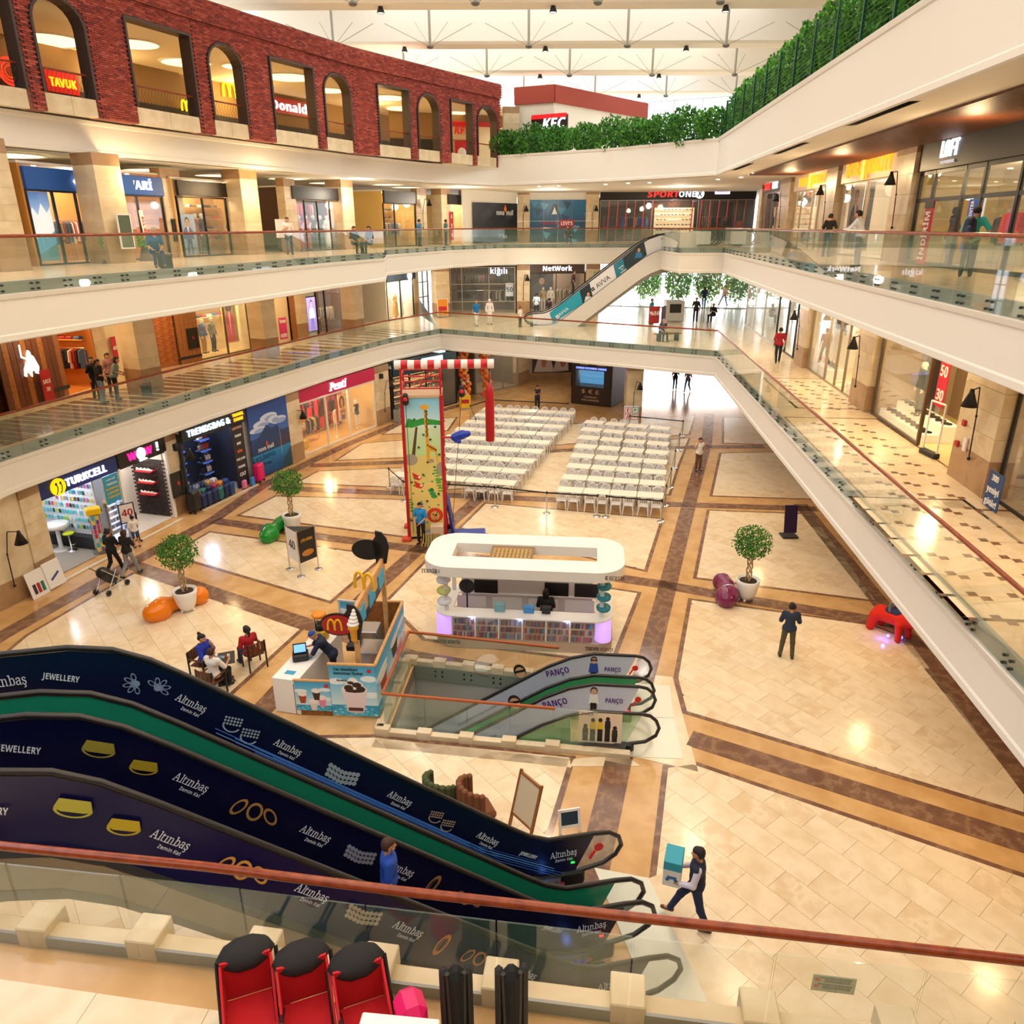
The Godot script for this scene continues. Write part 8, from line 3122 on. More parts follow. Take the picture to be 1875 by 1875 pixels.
func phone_kiosk() -> void:
	var f := FR([-2.3,-19.15,2.85,-18.62])
	var k0 := thing("phone_kiosk","white island kiosk with an open ring canopy, glass counters and TEKNİK SERVİS lettering","kiosk",f)
	var s: SurfaceTool
	var w := 5.18
	var dpt := 2.0
	var P := func(off):
		var p := PackedVector2Array()
		for c in [[0.55,-0.55,PI/2,PI],[0.55,-dpt + 0.55,PI,1.5*PI],[w - 0.55,-dpt + 0.55,1.5*PI,TAU],[w - 0.55,-0.55,0.0,PI/2]]:
			for k in 7:
				var a: float = lerpf(c[2],c[3],k/6.0)
				p.append(W(c[0],c[1]) + W(cos(a),sin(a))*(0.55 + off))
		return p
	var o: PackedVector2Array = P.call(0.0)
	for q in [["plinth",0.0,0.32,0.0,"b7a590"],["counter_top",1.0,1.04,0.0,"f4f2f0"],["canopy",2.38,2.68,0.25,"f1ece6"]]:
		var a: PackedVector2Array = P.call(q[3])
		var b: PackedVector2Array = P.call(-0.52 + (0.0 if q[0] != "canopy" else 0.0))
		s = mb()
		for k in a.size():
			var l := (k + 1) % a.size()
			prism(s,PW([a[k],a[l],b[l],b[k]]),q[1],q[2])
		obj(q[0],s,paint(q[4],0.4),k0)
	s = mb()
	for q in [[0.35,-0.35],[w - 0.35,-0.35],[0.35,-dpt + 0.35],[w - 0.35,-dpt + 0.35]]:
		rbox(s,V(q[0],1.7,q[1]),V(0.12,1.4,0.12),0.02)
	obj("canopy_posts",s,M.white,k0)
	for x in [-0.12,w + 0.12]:
		words(k0,"TEKNİK SERVİS",T(x + (0.35 if x < 0 else -0.35),2.52,0.2),0.11,paint("3a342c"),{"font": "Droid Serif","w": 0.9,"depth": 0.01})
		words(k0,"TEKNİK SERVİS",T(x + (0.5 if x < 0 else -0.5),0.17,0.01),0.1,paint("3a342c"),{"font": "Droid Serif","w": 0.8,"depth": 0.01})

	for b in 6:
		var x0 := 0.55 + b*0.68
		s = mb()
		box(s,V(x0 + 0.34,0.68,0.0),V(0.66,0.66,0.01))
		obj("glass_front",s,M.pane,k0)
		s = mb()
		box(s,V(x0,0.68,-0.25),V(0.03,0.68,0.5))
		obj("divider",s,M.white,k0)
		for e in 2:
			s = mb()
			rbox(s,V(x0 + 0.2 + e*0.3,1.0,-0.08),V(0.08,0.02,0.03),0.005)
			obj("spot_light",s,glow("dfe6ff",4.0),k0)
		for r in 4:
			for k in 12:
				item("phone_case",goods_mesh("case"),paint(["7a1a2a","1c1c22","d8d0cc","b84a5a","2a3a6a","8a7a6c","d83a5a","4a4a52","2f8fc8","c8a8b8"][rng.randi() % 10],0.5),f*T(x0 + 0.07 + k*0.049,0.5 + r*0.155,-0.06 - r*0.1,0.9),"phone case packed upright in the glass bays of the white kiosk","phone case","phone cases in the white kiosk")
		if b % 2 == 0:
			lamp(f*V(x0 + 0.6,0.98,0.03),"c8ccff",0.05,0.03)
	for x in [0.28,w - 0.28]:
		s = mb()
		lathe(s,[[0.0,0.34],[0.24,0.34],[0.24,0.36],[0.22,0.98],[0.0,0.98]],14,V(x,0,-0.28))
		obj("corner_showcase_light",s,glow("c8a0ff",0.8),k0)

	s = mb()
	rbox(s,V(w/2,0.95,-dpt + 0.3),V(w - 1.2,1.3,0.34),0.01)
	obj("rear_cabinet",s,paint("d9d2d0",0.4),k0)
	for x in [1.35,3.5,4.4]:
		s = mb()
		rbox(s,V(x,1.25,-dpt + 0.49),V(0.72,0.46,0.03),0.01)
		obj("dark_panel",s,M.black,k0)
	for x in [0.9,2.0,3.1,4.2]:
		s = mb()
		rbox(s,V(x,0.72,-dpt + 0.48),V(0.9,0.4,0.02),0.005)
		obj("drawer",s,M.white,k0)
	s = mb()
	box(s,V(2.2,2.6,-dpt/2),V(1.25,0.06,dpt))
	obj("roof_bridge",s,paint("8a6a44"),k0)
	s = mb()
	for k in 9:
		for j in 5:
			ring2d(s,W(1.75 + k*0.115,-0.7 - j*0.16),0.09,0.09,0.3,0.0,0.0)
	obj("gold_lattice",s,paint("d8b060",0.4),k0,Transform3D(Basis(Vector3.RIGHT,-PI/2),V(0,2.645,-1.9)))
	for q in [[0.3,"e8ecf2","white"],[w - 0.3,"1f8a9c","turquoise"]]:
		for k in 3:
			s = mb()
			lathe(s,[[0.0,0.0],[0.2,0.03],[0.21,0.08],[0.0,0.06]],14)
			tag(obj("round_tray",s,paint(q[1] if k != 1 or q[0] > 1 else "c8cc7a",0.4),self,f*T(q[0],1.3 + k*0.34,-0.3,0.0,0.2)),"%s round tray of the %s display column of the kiosk" % [["lowest","middle","top"][k],q[2]],"tray")
	for q in [["laptop",2.75,0.3,0.2,"4a9ae0"],["cash_register",3.25,0.25,0.2,"22242a"],["paper_box",1.9,0.3,0.25,"7ab0b8"]]:
		s = mb()
		rbox(s,V(q[1],1.04 + q[3]/2,-0.42),V(q[2],q[3],0.2),0.02)
		tag(obj(q[0],s,paint(q[4]),self,f),"%s on the white kiosk counter" % q[0].replace("_"," "),"equipment")
	var fn := thing("pedestal_fan","black pedestal fan standing inside the white kiosk","fan",f*T(0.85,0,-1.0))
	s = mb()
	bar(s,V(0,0,0),V(0,1.3,0),0.025)
	lathe(s,[[0.0,0.0],[0.2,0.0],[0.0,0.05]],12)
	obj("pole",s,M.black,fn)
	s = mb()
	for k in 16:
		bar(s,V(0,1.5,0.05),V(cos(k*TAU/16)*0.24,1.5 + sin(k*TAU/16)*0.24,0.03),0.006,4)
	ball(s,V(0,1.5,0),V(0.24,0.24,0.04),14)
	obj("fan_head",s,paint("2a2c34",0.4),fn)

func ice_cream_stand() -> void:
	var s: SurfaceTool
	var f := FR([-6.0,-16.07,-5.32,-15.91])
	var c := thing("white_counter","long plain white counter of the ice cream stand","counter",f)
	s = mb()
	rbox(s,V(0.35,0.5,-1.2),V(0.7,1.0,2.5),0.01)
	obj("body",s,paint("f2efea",0.35),c)
	var b := FR([-4.49,-15.75,-3.34,-15.67])
	var t := thing("ice_cream_stand","ice cream stand with blue sundae posters, pale wood edges and a sign on posts","stand",b)
	var sky := canvas(128,160,"58b8e0")
	igrad(sky,0,0.75,"3aa4d8","d8eef6")
	igrad(sky,0.75,1,"2a9ac8","58c8e0")
	for k in 40:
		ioval(sky,fposmod(k*0.37,1),0.78 + fposmod(k*0.13,0.22),0.03,0.012,["8ad8ec","1c86b8","c8f0f8"][k % 3])
	for q in [[0.15,0.3,0.2],[0.85,0.24,0.18],[0.9,0.55,0.2]]:
		ioval(sky,q[0],q[1],q[2],0.06,"e8f4fa")
	var lowim := sky.duplicate()
	ipoly(sky,PW([W(0.24,0.45),W(0.8,0.45),W(0.7,0.88),W(0.34,0.88)]),"e8d8dc")
	ioval(sky,0.52,0.88,0.18,0.03,"d0c0c8")
	irect(sky,0.36,0.8,0.68,0.86,"5a2a20")
	for q in [[0.52,0.44,0.28,0.09,"f0e6e4"],[0.52,0.36,0.2,0.08,"f4ecea"],[0.5,0.28,0.1,0.06,"f8f4f2"]]:
		ioval(sky,q[0],q[1],q[2],q[3],q[4])
	for q in [[0.4,0.42,0.1,0.06],[0.58,0.36,0.1,0.05],[0.66,0.44,0.1,0.06],[0.45,0.32,0.07,0.03],[0.52,0.48,0.2,0.03]]:
		ioval(sky,q[0],q[1],q[2],q[3],"2c1410")
	for q in [[0.2,0.4,"a84020"],[0.75,0.5,"e88ab0"],[0.5,0.62,"e8dcd0"],[0.6,0.28,"3a1c14"]]:
		ipoly(lowim,PW([W(q[0] - 0.12,q[1]),W(q[0] + 0.12,q[1]),W(q[0] + 0.07,q[1] + 0.3),W(q[0] - 0.07,q[1] + 0.3)]),q[2])
		ioval(lowim,q[0],q[1],0.13,0.08,"f4ece6")
	print_mat("sundae_print",sky)
	print_mat("shakes_print",lowim)
	var L := 3.3
	for q in [["front_panel",T(0.575,0.78,0),1.15,1.5,M.sundae_print],["low_panel",T(-0.48,0.55,-0.05),0.9,0.9,M.shakes_print],["side_panel",T(1.15,0.78,-L/2,PI/2),L,1.5,M.shakes_print]]:
		s = mb()
		plate(s,rect2(-q[2]/2,-q[3]/2 + 0.06,q[2]/2,q[3]/2),-0.03,0.02,Transform3D(),Rect2(-q[2]/2,-q[3]/2,q[2],q[3]))
		obj(q[0],s,q[4],t,q[1])
	words(t,"Yaz klasikleri",T(0.42,1.43,0.03),0.07,M.black,{"depth": 0.006,"w": 0.6})
	words(t,"inanılmaz fiyata!",T(0.48,1.32,0.03),0.07,M.black,{"depth": 0.006,"w": 0.72})
	words(t,"Sundae",T(0.3,1.12,0.03),0.05,M.black,{"depth": 0.006})
	for q in [[1.0,1.4,0.03],[-0.12,0.9,-0.02]]:
		s = mb()
		rbox(s,V(q[0],q[1],q[2]),V(0.1,0.09,0.01),0.004)
		obj("red_square",s,paint("c8141c"),t)
	s = mb()
	for q in [[0.575,1.56,0,1.2,0.08],[1.15,1.56,-L/2,0.08,L],[0.575,1.56,-L,1.2,0.08],[-0.48,1.03,-0.05,0.95,0.06]]:
		rbox(s,V(q[0],q[1],q[2]),V(q[3],0.05,q[4]),0.008)
	obj("wood_edge",s,M.wood_pale,t)
	s = mb()
	box(s,V(0.57,0.78,-L),V(1.15,1.5,0.05))
	box(s,V(-0.5,0.45,-0.1),V(0.95,0.9,0.06))
	obj("inner_panel",s,M.wood_mid,t)
	s = mb()
	rbox(s,V(0.75,0.95,-1.2),V(0.6,0.85,0.7),0.02)
	rbox(s,V(0.4,0.7,-2.3),V(0.6,1.2,0.6),0.02)
	obj("steel_machine",s,M.steel,t)
	s = mb()
	for q in [[0.32,-1.05],[0.32,-1.35]]:
		rbox(s,V(q[0],1.42,q[1]),V(0.3,0.16,0.22),0.02)
	obj("black_tray",s,M.black,t)
	s = mb()
	rbox(s,V(0.7,1.5,-0.2),V(0.12,3.0,0.1),0.01)
	rbox(s,V(0.7,1.5,-3.1),V(0.12,3.0,0.1),0.01)
	obj("sign_post",s,M.wood_pale,t)
	s = mb()
	rbox(s,V(0.7,2.75,-1.65),V(0.1,0.5,3.0),0.01)
	obj("sign_beam",s,M.wood_pale,t)
	for k in 3:
		s = mb()
		rbox(s,V(0.62,2.35,-0.6 - k*1.0),V(0.06,0.62,0.72),0.1)
		obj("menu_frame",s,M.black,t)
		s = mb()
		rbox(s,V(0.77,2.6,-0.6 - k*1.0),V(0.03,0.42,0.6),0.01)
		obj("menu_panel",s,paint("3aa8d8"),t)
	for q in [[-0.25,0.0],[0.12,3.0]]:
		var z: float = -0.05 - q[1]
		var e := thing("emblem_sign","red oval sign with a golden arched M beside a cone of white ice cream" if z > -1 else "plain black back of the cone sign at the far end of the stand","sign",b*T(0.45,2.62 if z > -1 else 3.25,z))
		s = mb()
		plate(s,oval(W(-0.12,0),0.44,0.3,26),-0.05,0.0)
		plate(s,PW([W(0.1,-0.4),W(0.38,-0.4),W(0.48,0.1),W(0.42,0.35),W(0.3,0.52),W(0.12,0.56),W(0.12,0.4),W(0.02,0.25)]),-0.05,0.0)
		obj("backing",s,M.black,e)
		if z > -1:
			s = mb()
			plate(s,oval(W(-0.12,0),0.4,0.26,26),0.0,0.02)
			obj("red_oval",s,paint("a81018",0.4),e)
			arches(e,T(-0.2,-0.13,0.03),0.28,paint("f0b818"))
			s = mb()
			lathe(s,[[0.07,-0.38],[0.09,-0.1],[0.13,-0.05],[0.13,0.03],[0.0,0.03]],14,V(0.26,0,0.06))
			obj("cone",s,paint("e0a020",0.5),e)
			s = mb()
			for k in 5:
				ball(s,V(0.26 + 0.01*k,0.07 + k*0.085,0.06),V(0.15 - 0.026*k,0.06,0.14 - 0.026*k),12)
			obj("ice_cream",s,paint("f6f4f0",0.5),e)
	arches(t,T(0.7,3.0,-1.2,-0.3),0.45,paint("f0b818"))
	var till := thing("cash_register","black cash register with a blue screen on the white counter","cash register",f*T(0.3,1.0,-0.9,0.5))
	s = mb()
	rbox(s,V(0,0.1,0),V(0.4,0.2,0.34),0.03)
	obj("base",s,M.black,till)
	s = mb()
	rbox(s,V(0,0.32,0),V(0.34,0.26,0.04),0.01,Basis(Vector3.RIGHT,-0.5))
	obj("screen_housing",s,M.black,till)
	s = mb()
	rbox(s,V(0,0.325,0.022),V(0.29,0.2,0.012),0.005,Basis(Vector3.RIGHT,-0.5))
	obj("screen",s,glow("7ab8f0",0.8),till)
	var pop := thing("drink_dispenser","juice dispenser with an orange lid on a yellow stand on the white counter","dispenser",f*T(0.35,1.0,-1.95))
	s = mb()
	rbox(s,V(0,0.15,0),V(0.36,0.3,0.3),0.02)
	obj("stand",s,paint("c8a018"),pop)
	s = mb()
	lathe(s,[[0.14,0.3],[0.14,0.36],[0.12,0.5],[0.0,0.5]],14)
	obj("drip_tray",s,M.black,pop)
	s = mb()
	for k in 8:
		bar(s,V(cos(k*0.785)*0.13,0.45,sin(k*0.785)*0.13),V(cos(k*0.785)*0.13,0.72,sin(k*0.785)*0.13),0.01,4)
	obj("cage",s,M.steel,pop)
	s = mb()
	ball(s,V(0,0.74,0),V(0.2,0.1,0.2),16)
	obj("lid",s,paint("f08a10",0.35),pop)
	poster(f*T(0.75,1.05,-2.4),0.0,0.0,0.6,0.95,M.shakes_print,"upright blue menu poster in a clear stand behind the dispenser",0.0,"c8ccd0")
	for q in [[0.35,-0.25,0.26,"blue leaflet on the near end of the white counter"],[0.5,-1.0,0.12,"small blue card beside the cash register"]]:
		s = mb()
		box(s,V(q[0],1.005,q[1]),V(q[2],0.006,0.16))
		tag(obj("leaflet",s,paint("3a9ac8"),self,f),q[3],"leaflet")

func arches(t: Node3D,xf: Transform3D,h: float,m: Material) -> void:
	var s := mb()
	for c in [-1.0,1.0]:
		var pts := PackedVector3Array()
		for k in 11:
			var a := PI*k/10
			pts.append(V(c*h*0.3 + cos(a)*h*0.3,pow(sin(a),0.7)*h,0))
		tube(s,pts,h*0.09,6)
	obj("golden_arches",s,m,t,xf)
func top_floor() -> void:
	var s: SurfaceTool
	slab("ceiling",PW([W(-20,-20),W(-17.3,-26),W(-15,-31),W(-13.2,-35.5),W(-8.6,-45.2),W(-1,-56.6),W(3,-70),W(-20,-80),W(-46,-60),W(-46,-20)]),19.0,19.2,paint("e9dcc0",0.7))
	for q in [[-19.8,-37.2,1.5],[-16.5,-38.0,1.1],[-15.8,-42.0,1.2],[-17.5,-46.1,1.3],[-13.5,-43.0,0.9],[-11.9,-46.0,1.3],[-10.7,-50.2,1.0],[-7.7,-53.0,1.2],[-7.4,-57.6,1.1],[-4.0,-59.8,1.0]]:
		ceiling_disc(V(q[0],19.0,q[1]),q[2],"third","ffe0a0")
	for x in [[-19,-40],[-15,-47],[-9,-55],[-4,-61]]:
		lamp(V(x[0],18.2,x[1]),"ffdc98",7.0,0.8)
	var A := FR([-22.5,-33,-15.5,-49],Y3)
	var B := FR([-15.5,-49,-8.5,-62],Y3)
	var K := FR([-5.5,-60,0.3,-62],Y3)
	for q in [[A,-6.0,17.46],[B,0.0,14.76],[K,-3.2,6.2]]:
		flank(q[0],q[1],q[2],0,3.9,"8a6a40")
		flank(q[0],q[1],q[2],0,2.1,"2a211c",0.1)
	sign_band(A,4.9,6.5,1.9,2.8,"e01410",[["TAVUK",5.7,2.3,0.35,1.3,"ffb020",1.6]],"red neon food court sign seen through the first arch",0.2)
	M["neon"] = glow("ff2a10",1.8)
	for q in [[A,3.3,2.4,"ring of red and yellow neon at the left border of the arcade"]]:
		s = mb()
		for k in 3:
			ring2d(s,Vector2.ZERO,0.55 - 0.15*k,0.55 - 0.15*k,0.2,0.0,0.0)
		tag(obj("neon_sign",s,M.neon,self,at(q[0],q[1],q[2],0.3)),q[3],"sign")
	for q in [[A,12.75,2.0,0.5,"lower"],[B,-1.2,3.1,0.75,"upper"]]:
		var t := thing("arches_sign","glowing yellow arched M, the %s one in the arcade" % q[4],"sign",at(q[0],q[1],q[2],0.35))
		arches(t,Transform3D(),q[3],glow("ffe010",1.5))
	sign_band(B,1.0,6.1,2.75,3.6,"b01018",[["McDonald's",3.2,3.15,0.5,5.0,"ffffff",1.3]],"red sign ending in the white letters Donald's seen through a square opening",0.2)
	for q in [[7.0,"2a4ab0"],[9.2,"1c8ab0"],[12.5,"b01828"],[14.0,"e8a020"]]:
		s = mb()
		rbox(s,V(q[0],1.5,0.25),V(1.5,0.5,0.08),0.02)
		tag(obj("menu_screen",s,glow(q[1],1.0),self,B),"small %s lit menu screen deep in the arcade" % {"2a4ab0": "blue","1c8ab0": "turquoise","b01828": "red","e8a020": "amber"}[q[1]],"screen")
	flank(K,0.5,6.2,0.0,3.0,"d8c8a0",0.3)
	sign_band(K,1.2,4.5,3.0,3.3,"b81018",[["KFC",2.0,2.72,0.55,1.2,"b01018",0.6,"Droid Sans",0.2]],"red strip above the red letters KFC seen through a square opening",0.4)
	sale_panel(K,1.4,2.4,0.7,2.1,"c81018","red poster with a pale bearded figure seen below the letters KFC",[""],0.5,"poster")
	s = mb()
	ball(s,V(1.9,1.2,0.55),V(0.34,0.4,0.05),12)
	tag(obj("printed_figure",s,paint("e8e4e0"),self,K),"pale round figure printed on the red poster below the letters KFC","print")
	var box_a := FR([0.3,-57.7,2.9,-56.5],Y3)
	var box_b := FR([2.9,-56.5,10.5,-65.0],Y3)
	for q in [[box_a,2.9],[box_b,11.4]]:
		flank(q[0],0,q[1],0,4.0,"f0ece0",-0.1)
		s = mb()
		box(s,q[0]*V(q[1]/2,4.5,0),V(q[1],1.05,0.24),q[0].basis)
		struct("wall_brick",s,mat("brick_far",null,0.85,0,{"tex": noise_tex(21,0.05,["8a3a30","a84a3e","b85a4c"],[0.0,0.5,1.0]),"scale": 1.0}))
	sign_band(FR([1.2,-56.9,4.2,-55.2],Y3),0.3,3.0,1.5,3.15,"26100f",[["KFC",2.0,2.65,0.6,1.6,"ffffff",1.6,"Droid Sans",0.2],["━━━━",1.65,3.05,0.2,2.6,"d01018",1.0]],"black sign with red top edge and white letters KFC behind the hedge")
	pilaster(FR([-0.6,-57.0,0.9,-57.2],Y3),0.1,1.2,3.8)
	glazing(FR([10.5,-65.5,26,-58],Y3),[0,2.2,4.4,6.6,8.8,11,13.2,17],0,5.2,[],"c8d0d4","tall bright glass wall behind the hedge at the back of the top floor")

	for k in 9:
		var p := W(-0.2,-55.9).lerp(W(6.35,-51.4),k/4.0) if k < 4 else W(6.35,-51.4).lerp(W(11.3,-45.9),(k - 4)/4.0)
		var t := thing("hedge_shrub","green shrub number %d from the left in the back hedge" % (k + 1),"shrub",T(p.x,15.95,p.y - 0.35),"shrubs along the back parapet")
		foliage(t,"foliage",V(0,0.75,0),V(1.25,0.85 + (0.25 if k % 3 == 1 else 0.0),0.7),1500,0.2)
	for k in 14:
		var p := W(11.5,-45.0).lerp(W(8.0,-9.5),k/13.0)
		var t := thing("hedge_shrub","green shrub number %d from the far corner in the fenced right hedge" % (k + 1),"shrub",T(p.x + 0.75,15.9,p.y),"shrubs along the right parapet")
		foliage(t,"foliage",V(0,1.1,0),V(0.7,1.35,1.6),2100,0.2)
	var fe := thing("wire_fence","green steel mesh fence in front of the hedge on the right parapet","fence")
	for k in 17:
		var p := W(11.3,-44.5).lerp(W(7.6,-6.5),k/16.0)
		s = mb()
		box(s,V(p.x + 0.1,16.75,p.y),V(0.07,1.7,0.07))
		obj("post",s,paint("0f4a34",0.4),fe)
	s = mb()
	for k in 12:
		bar(s,V(11.4,16.05 + k*0.12,-44.5),V(7.7,16.05 + k*0.12,-6.5),0.008,4)
	tag(obj("mesh_wires",s,paint("1a5a40",0.4),fe),"","","","stuff")

	var sc := thing("ceiling_slats","dark brown slatted ceiling below the right parapet","ceiling")
	sc.set_meta("kind","structure")
	for k in 34:
		s = mb()
		var o := 0.9 + k*0.085
		box(s,V(10.1 + o,14.02,-26.0),V(0.05,0.07,37.0),Basis(Vector3.UP,-0.103))
		obj("slat",s,M.wood_dark,sc)

func ceiling_disc(c: Vector3,r: float,which: String,hex := "ffe8b8") -> void:
	var t := thing("ceiling_light","round glowing ceiling light recessed above the %s-floor gallery" % which,"ceiling light",XF(c),"round lights of the %s floor" % which)
	if not cache.has("disc"):
		var s := mb()
		lathe(s,[[0.0,-0.03],[0.94,-0.03],[0.96,0.0]],28)
		cache["disc"] = mesh(s)
		s = mb()
		lathe(s,[[0.96,0.0],[0.96,-0.05],[1.04,-0.05],[1.06,0.0]],28)
		cache["rim"] = mesh(s)
	var b := Transform3D(Basis.from_scale(V(r,1,r)),Vector3.ZERO)
	put("diffuser_light",cache["disc"],glow(hex,2.2),t,b)
	put("rim",cache["rim"],M.plaster,t,b)

func XF(o: Vector3) -> Transform3D:
	return XO(o)

func gallery_lights() -> void:
	for q in [[-19.0,-31.0,1.4],[-17.1,-39.0,1.2],[-15.4,-43.2,1.2],[-12.6,-46.3,1.1],[-11.5,-51.0,1.1],[-8.0,-53.2,1.0],[-7.3,-56.9,1.0]]:
		ceiling_disc(V(q[0],14.05,q[1]),q[2],"second")
	for q in [[-16.4,-24,13.2,4.5],[-14.2,-31.5,13.2,5.0],[-11.6,-39,13.2,5.0],[-8.6,-47,13.2,5.0],[-3.5,-57.5,13.2,5.0],[3.0,-62,13.2,6.0],[12,-58,13.2,6.0],[14.3,-42,13.4,5.0],[12.8,-32,13.4,4.0],[11.6,-21,13.4,4.0],[-17,-29,7.9,3.0],[-15,-36,7.9,3.0],[-12,-44,7.9,3.2],[-7,-55,7.9,5.0],[2,-57,7.9,5.0],[12.6,-40,7.9,4.0],[11.6,-31,7.9,3.6],[10.8,-22,7.9,3.6],[10.0,-13,7.9,3.0],[-5,-50,3.0,2.5],[1.5,-53,3.0,3.0],[10.8,-30,3.1,1.5],[10.6,-19,3.1,2.2],[9.8,-11,3.1,2.2]]:
		lamp(V(q[0],q[2],q[1]),"ffd9a0" if q[1] > -45 else "fff0d8",q[3],0.25)
	var s := mb()
	lathe(s,[[0.0,-0.02],[0.1,-0.02],[0.12,0.0]],12)
	var me := mesh(s)
	for q in [[2.0,-56.9],[3.3,-56.3],[6.3,-54.3],[7.6,-53.0],[8.9,-52.5],[12.4,-49.0],[13.2,-47.0],[13.0,-44.5],[12.8,-43.2]]:
		item("downlight",me,glow("fff4e0",6.0),XF(V(q[0],14.04,q[1])),"small round downlight in the white ceiling before the sports shop","downlight","downlights before the sports shop")

	for k in 8:
		for x in [-6.0,2.0,10.0]:
			var z := -66.0 + 8.4*k
			var l := SpotLight3D.new()
			l.name = numbered("floodlight_lamp")
			l.position = V(x,20.62,z)
			l.rotation.x = -PI/2
			l.spot_angle = 72.0
			l.spot_angle_attenuation = 0.6
			l.spot_range = 60.0
			l.light_color = C(["ffffff","ffffff","fffaf0","fff0dc","ffe4c0","ffdcae","ffd8a6","ffd8a6"][k])
			l.light_energy = [12.0,14.0,14.0,14.0,14.0,15.0,15.0,12.0][k]
			l.light_size = 0.12
			l.shadow_enabled = true
			add_child(l)
			var f := thing("floodlight","round floodlight under a white roof beam","lamp",XF(V(x,20.95,z)),"floodlights under the roof beams")
			s = mb()
			lathe(s,[[0.16,-0.22],[0.18,-0.2],[0.1,0.05]],12)
			obj("housing",s,M.dark_steel,f)
			s = mb()
			lathe(s,[[0.0,-0.2],[0.15,-0.2]],12)
			obj("lens_light",s,glow("fff4e0",3.0),f)

func entrance() -> void:
	var s: SurfaceTool
	var E := FR([6.2,-66.6,21.5,-63.0],Y1)
	glazing(E,[0,1.6,3.2,4.8,6.4,9.6,11.2,12.8,15.6],0,3.6,[2.6],"b8ccd0","bright glazed entrance with sliding doors on the first floor",0.0)
	for q in [[15.0,-70.0],[17.5,-69.5],[20.0,-69.0],[12.5,-71.5]]:
		var t := thing("garden_bush","sunlit green bush outside the glazed entrance, %d metres along" % int(q[0]),"bush",T(q[0],Y1,q[1]),"bushes outside the entrance")
		foliage(t,"foliage",V(0,1.7,0),V(1.3,1.7,0.8),900,0.3)
	var sc := thing("scanner","grey baggage scanner with a dark opening near the glazed entrance","scanner",T(11.6,Y1,-55.2))
	s = mb()
	rbox(s,V(0,0.75,0),V(1.3,1.4,1.2),0.05)
	obj("housing",s,paint("c8cac4",0.4),sc)
	s = mb()
	box(s,V(0,0.95,0.61),V(0.8,0.6,0.03))
	obj("opening",s,M.black,sc)
	var st := thing("poster_stand","red and black upright poster stand reading %50 behind the back railing","poster stand",T(9.9,Y1,-51.6,0.2))
	for q in [[-0.35,0.0,"a02020"],[0.3,-0.9,"4a1a14"]]:
		s = mb()
		rbox(s,Vector3.ZERO,V(0.75,1.1,0.04),0.01)
		obj("sheet",s,paint(q[2]),st,T(q[0],0.85,0,-q[1]*0.9))
	words(st,"%50",T(-0.35,0.95,0.04),0.25,M.white,{"depth": 0.01})
	for q in [[9.3,-45.4,0.35,"back first-floor railing"],[-15.2,-31.0,-1.1,"left first-floor gallery"],[-11.9,-27.2,-1.1,"left second-floor gallery"]]:
		var y := Y2 if q[0] == -11.9 else Y1
		var b := thing("bench","dark brown wooden bench by the %s" % q[3],"bench",T(q[0],y,q[1],q[2]))
		for k in 4:
			s = mb()
			rbox(s,V(0,0.43,-0.18 + 0.12*k),V(1.6,0.05,0.1),0.01)
			obj("slat",s,M.wood_dark,b)
		for x in [-0.6,0.6]:
			s = mb()
			rbox(s,V(x,0.2,0),V(0.1,0.4,0.4),0.01)
			obj("leg",s,M.dark_steel,b)
	for q in [[10.9,-21.6,4.0,9.6],[9.6,-14.6,3.4,6.6],[12.4,-30.6,3.4,6.2]]:
		var f := T(q[0],Y1,q[1],-0.103)
		var t := thing("floor_inlay","","",f)
		t.set_meta("kind","structure")
		var w: float = q[2]*0.5
		var l: float = q[3]*0.48
		s = mb()
		for e in [[0,-l,w*2,0.1],[0,l,w*2,0.1],[-w,0,0.1,l*2],[w,0,0.1,l*2]]:
			box(s,V(e[0]*0.8,0.0,e[1]),V(e[2]*0.8 + 0.1 if e[2] > 0.2 else e[2],0.008,e[3] + 0.1 if e[3] > 0.2 else e[3]))
		obj("dark_border",s,M.brown,t)
		var n := int(l*2/0.85)
		for k in n:
			for j in 4:
				s = mb()
				rbox(s,V((j - 1.5)*0.72,0.0,-l + (k + 0.5)*2*l/n),V(0.66,0.008,0.8),0.003)
				obj("tile",s,M.cream,t)
				if j < 3:
					for e in [[-0.09,-0.09],[0.09,0.09]]:
						s = mb()
						box(s,V((j - 1)*0.72 + e[0],0.002,-l + (k + 1.0)*2*l/n + e[1]),V(0.17,0.008,0.17))
						obj("inlay_square",s,M.brown,t)
	for k in 44:
		var u := k/43.0*(L1E.size() - 2.0) + 0.6
		var i := mini(int(u),L1E.size() - 2)
		var p := L1E[i].lerp(L1E[i + 1],u - i)
		var d := (L1E[i + 1] - L1E[i]).normalized()
		s = mb()
		box(s,V(p.x,Y1,p.y) - V(-d.y,0,d.x)*1.9,V(0.42,0.01,3.0),frame(p,p + d).basis)
		struct("floor_band",s,M.brown)

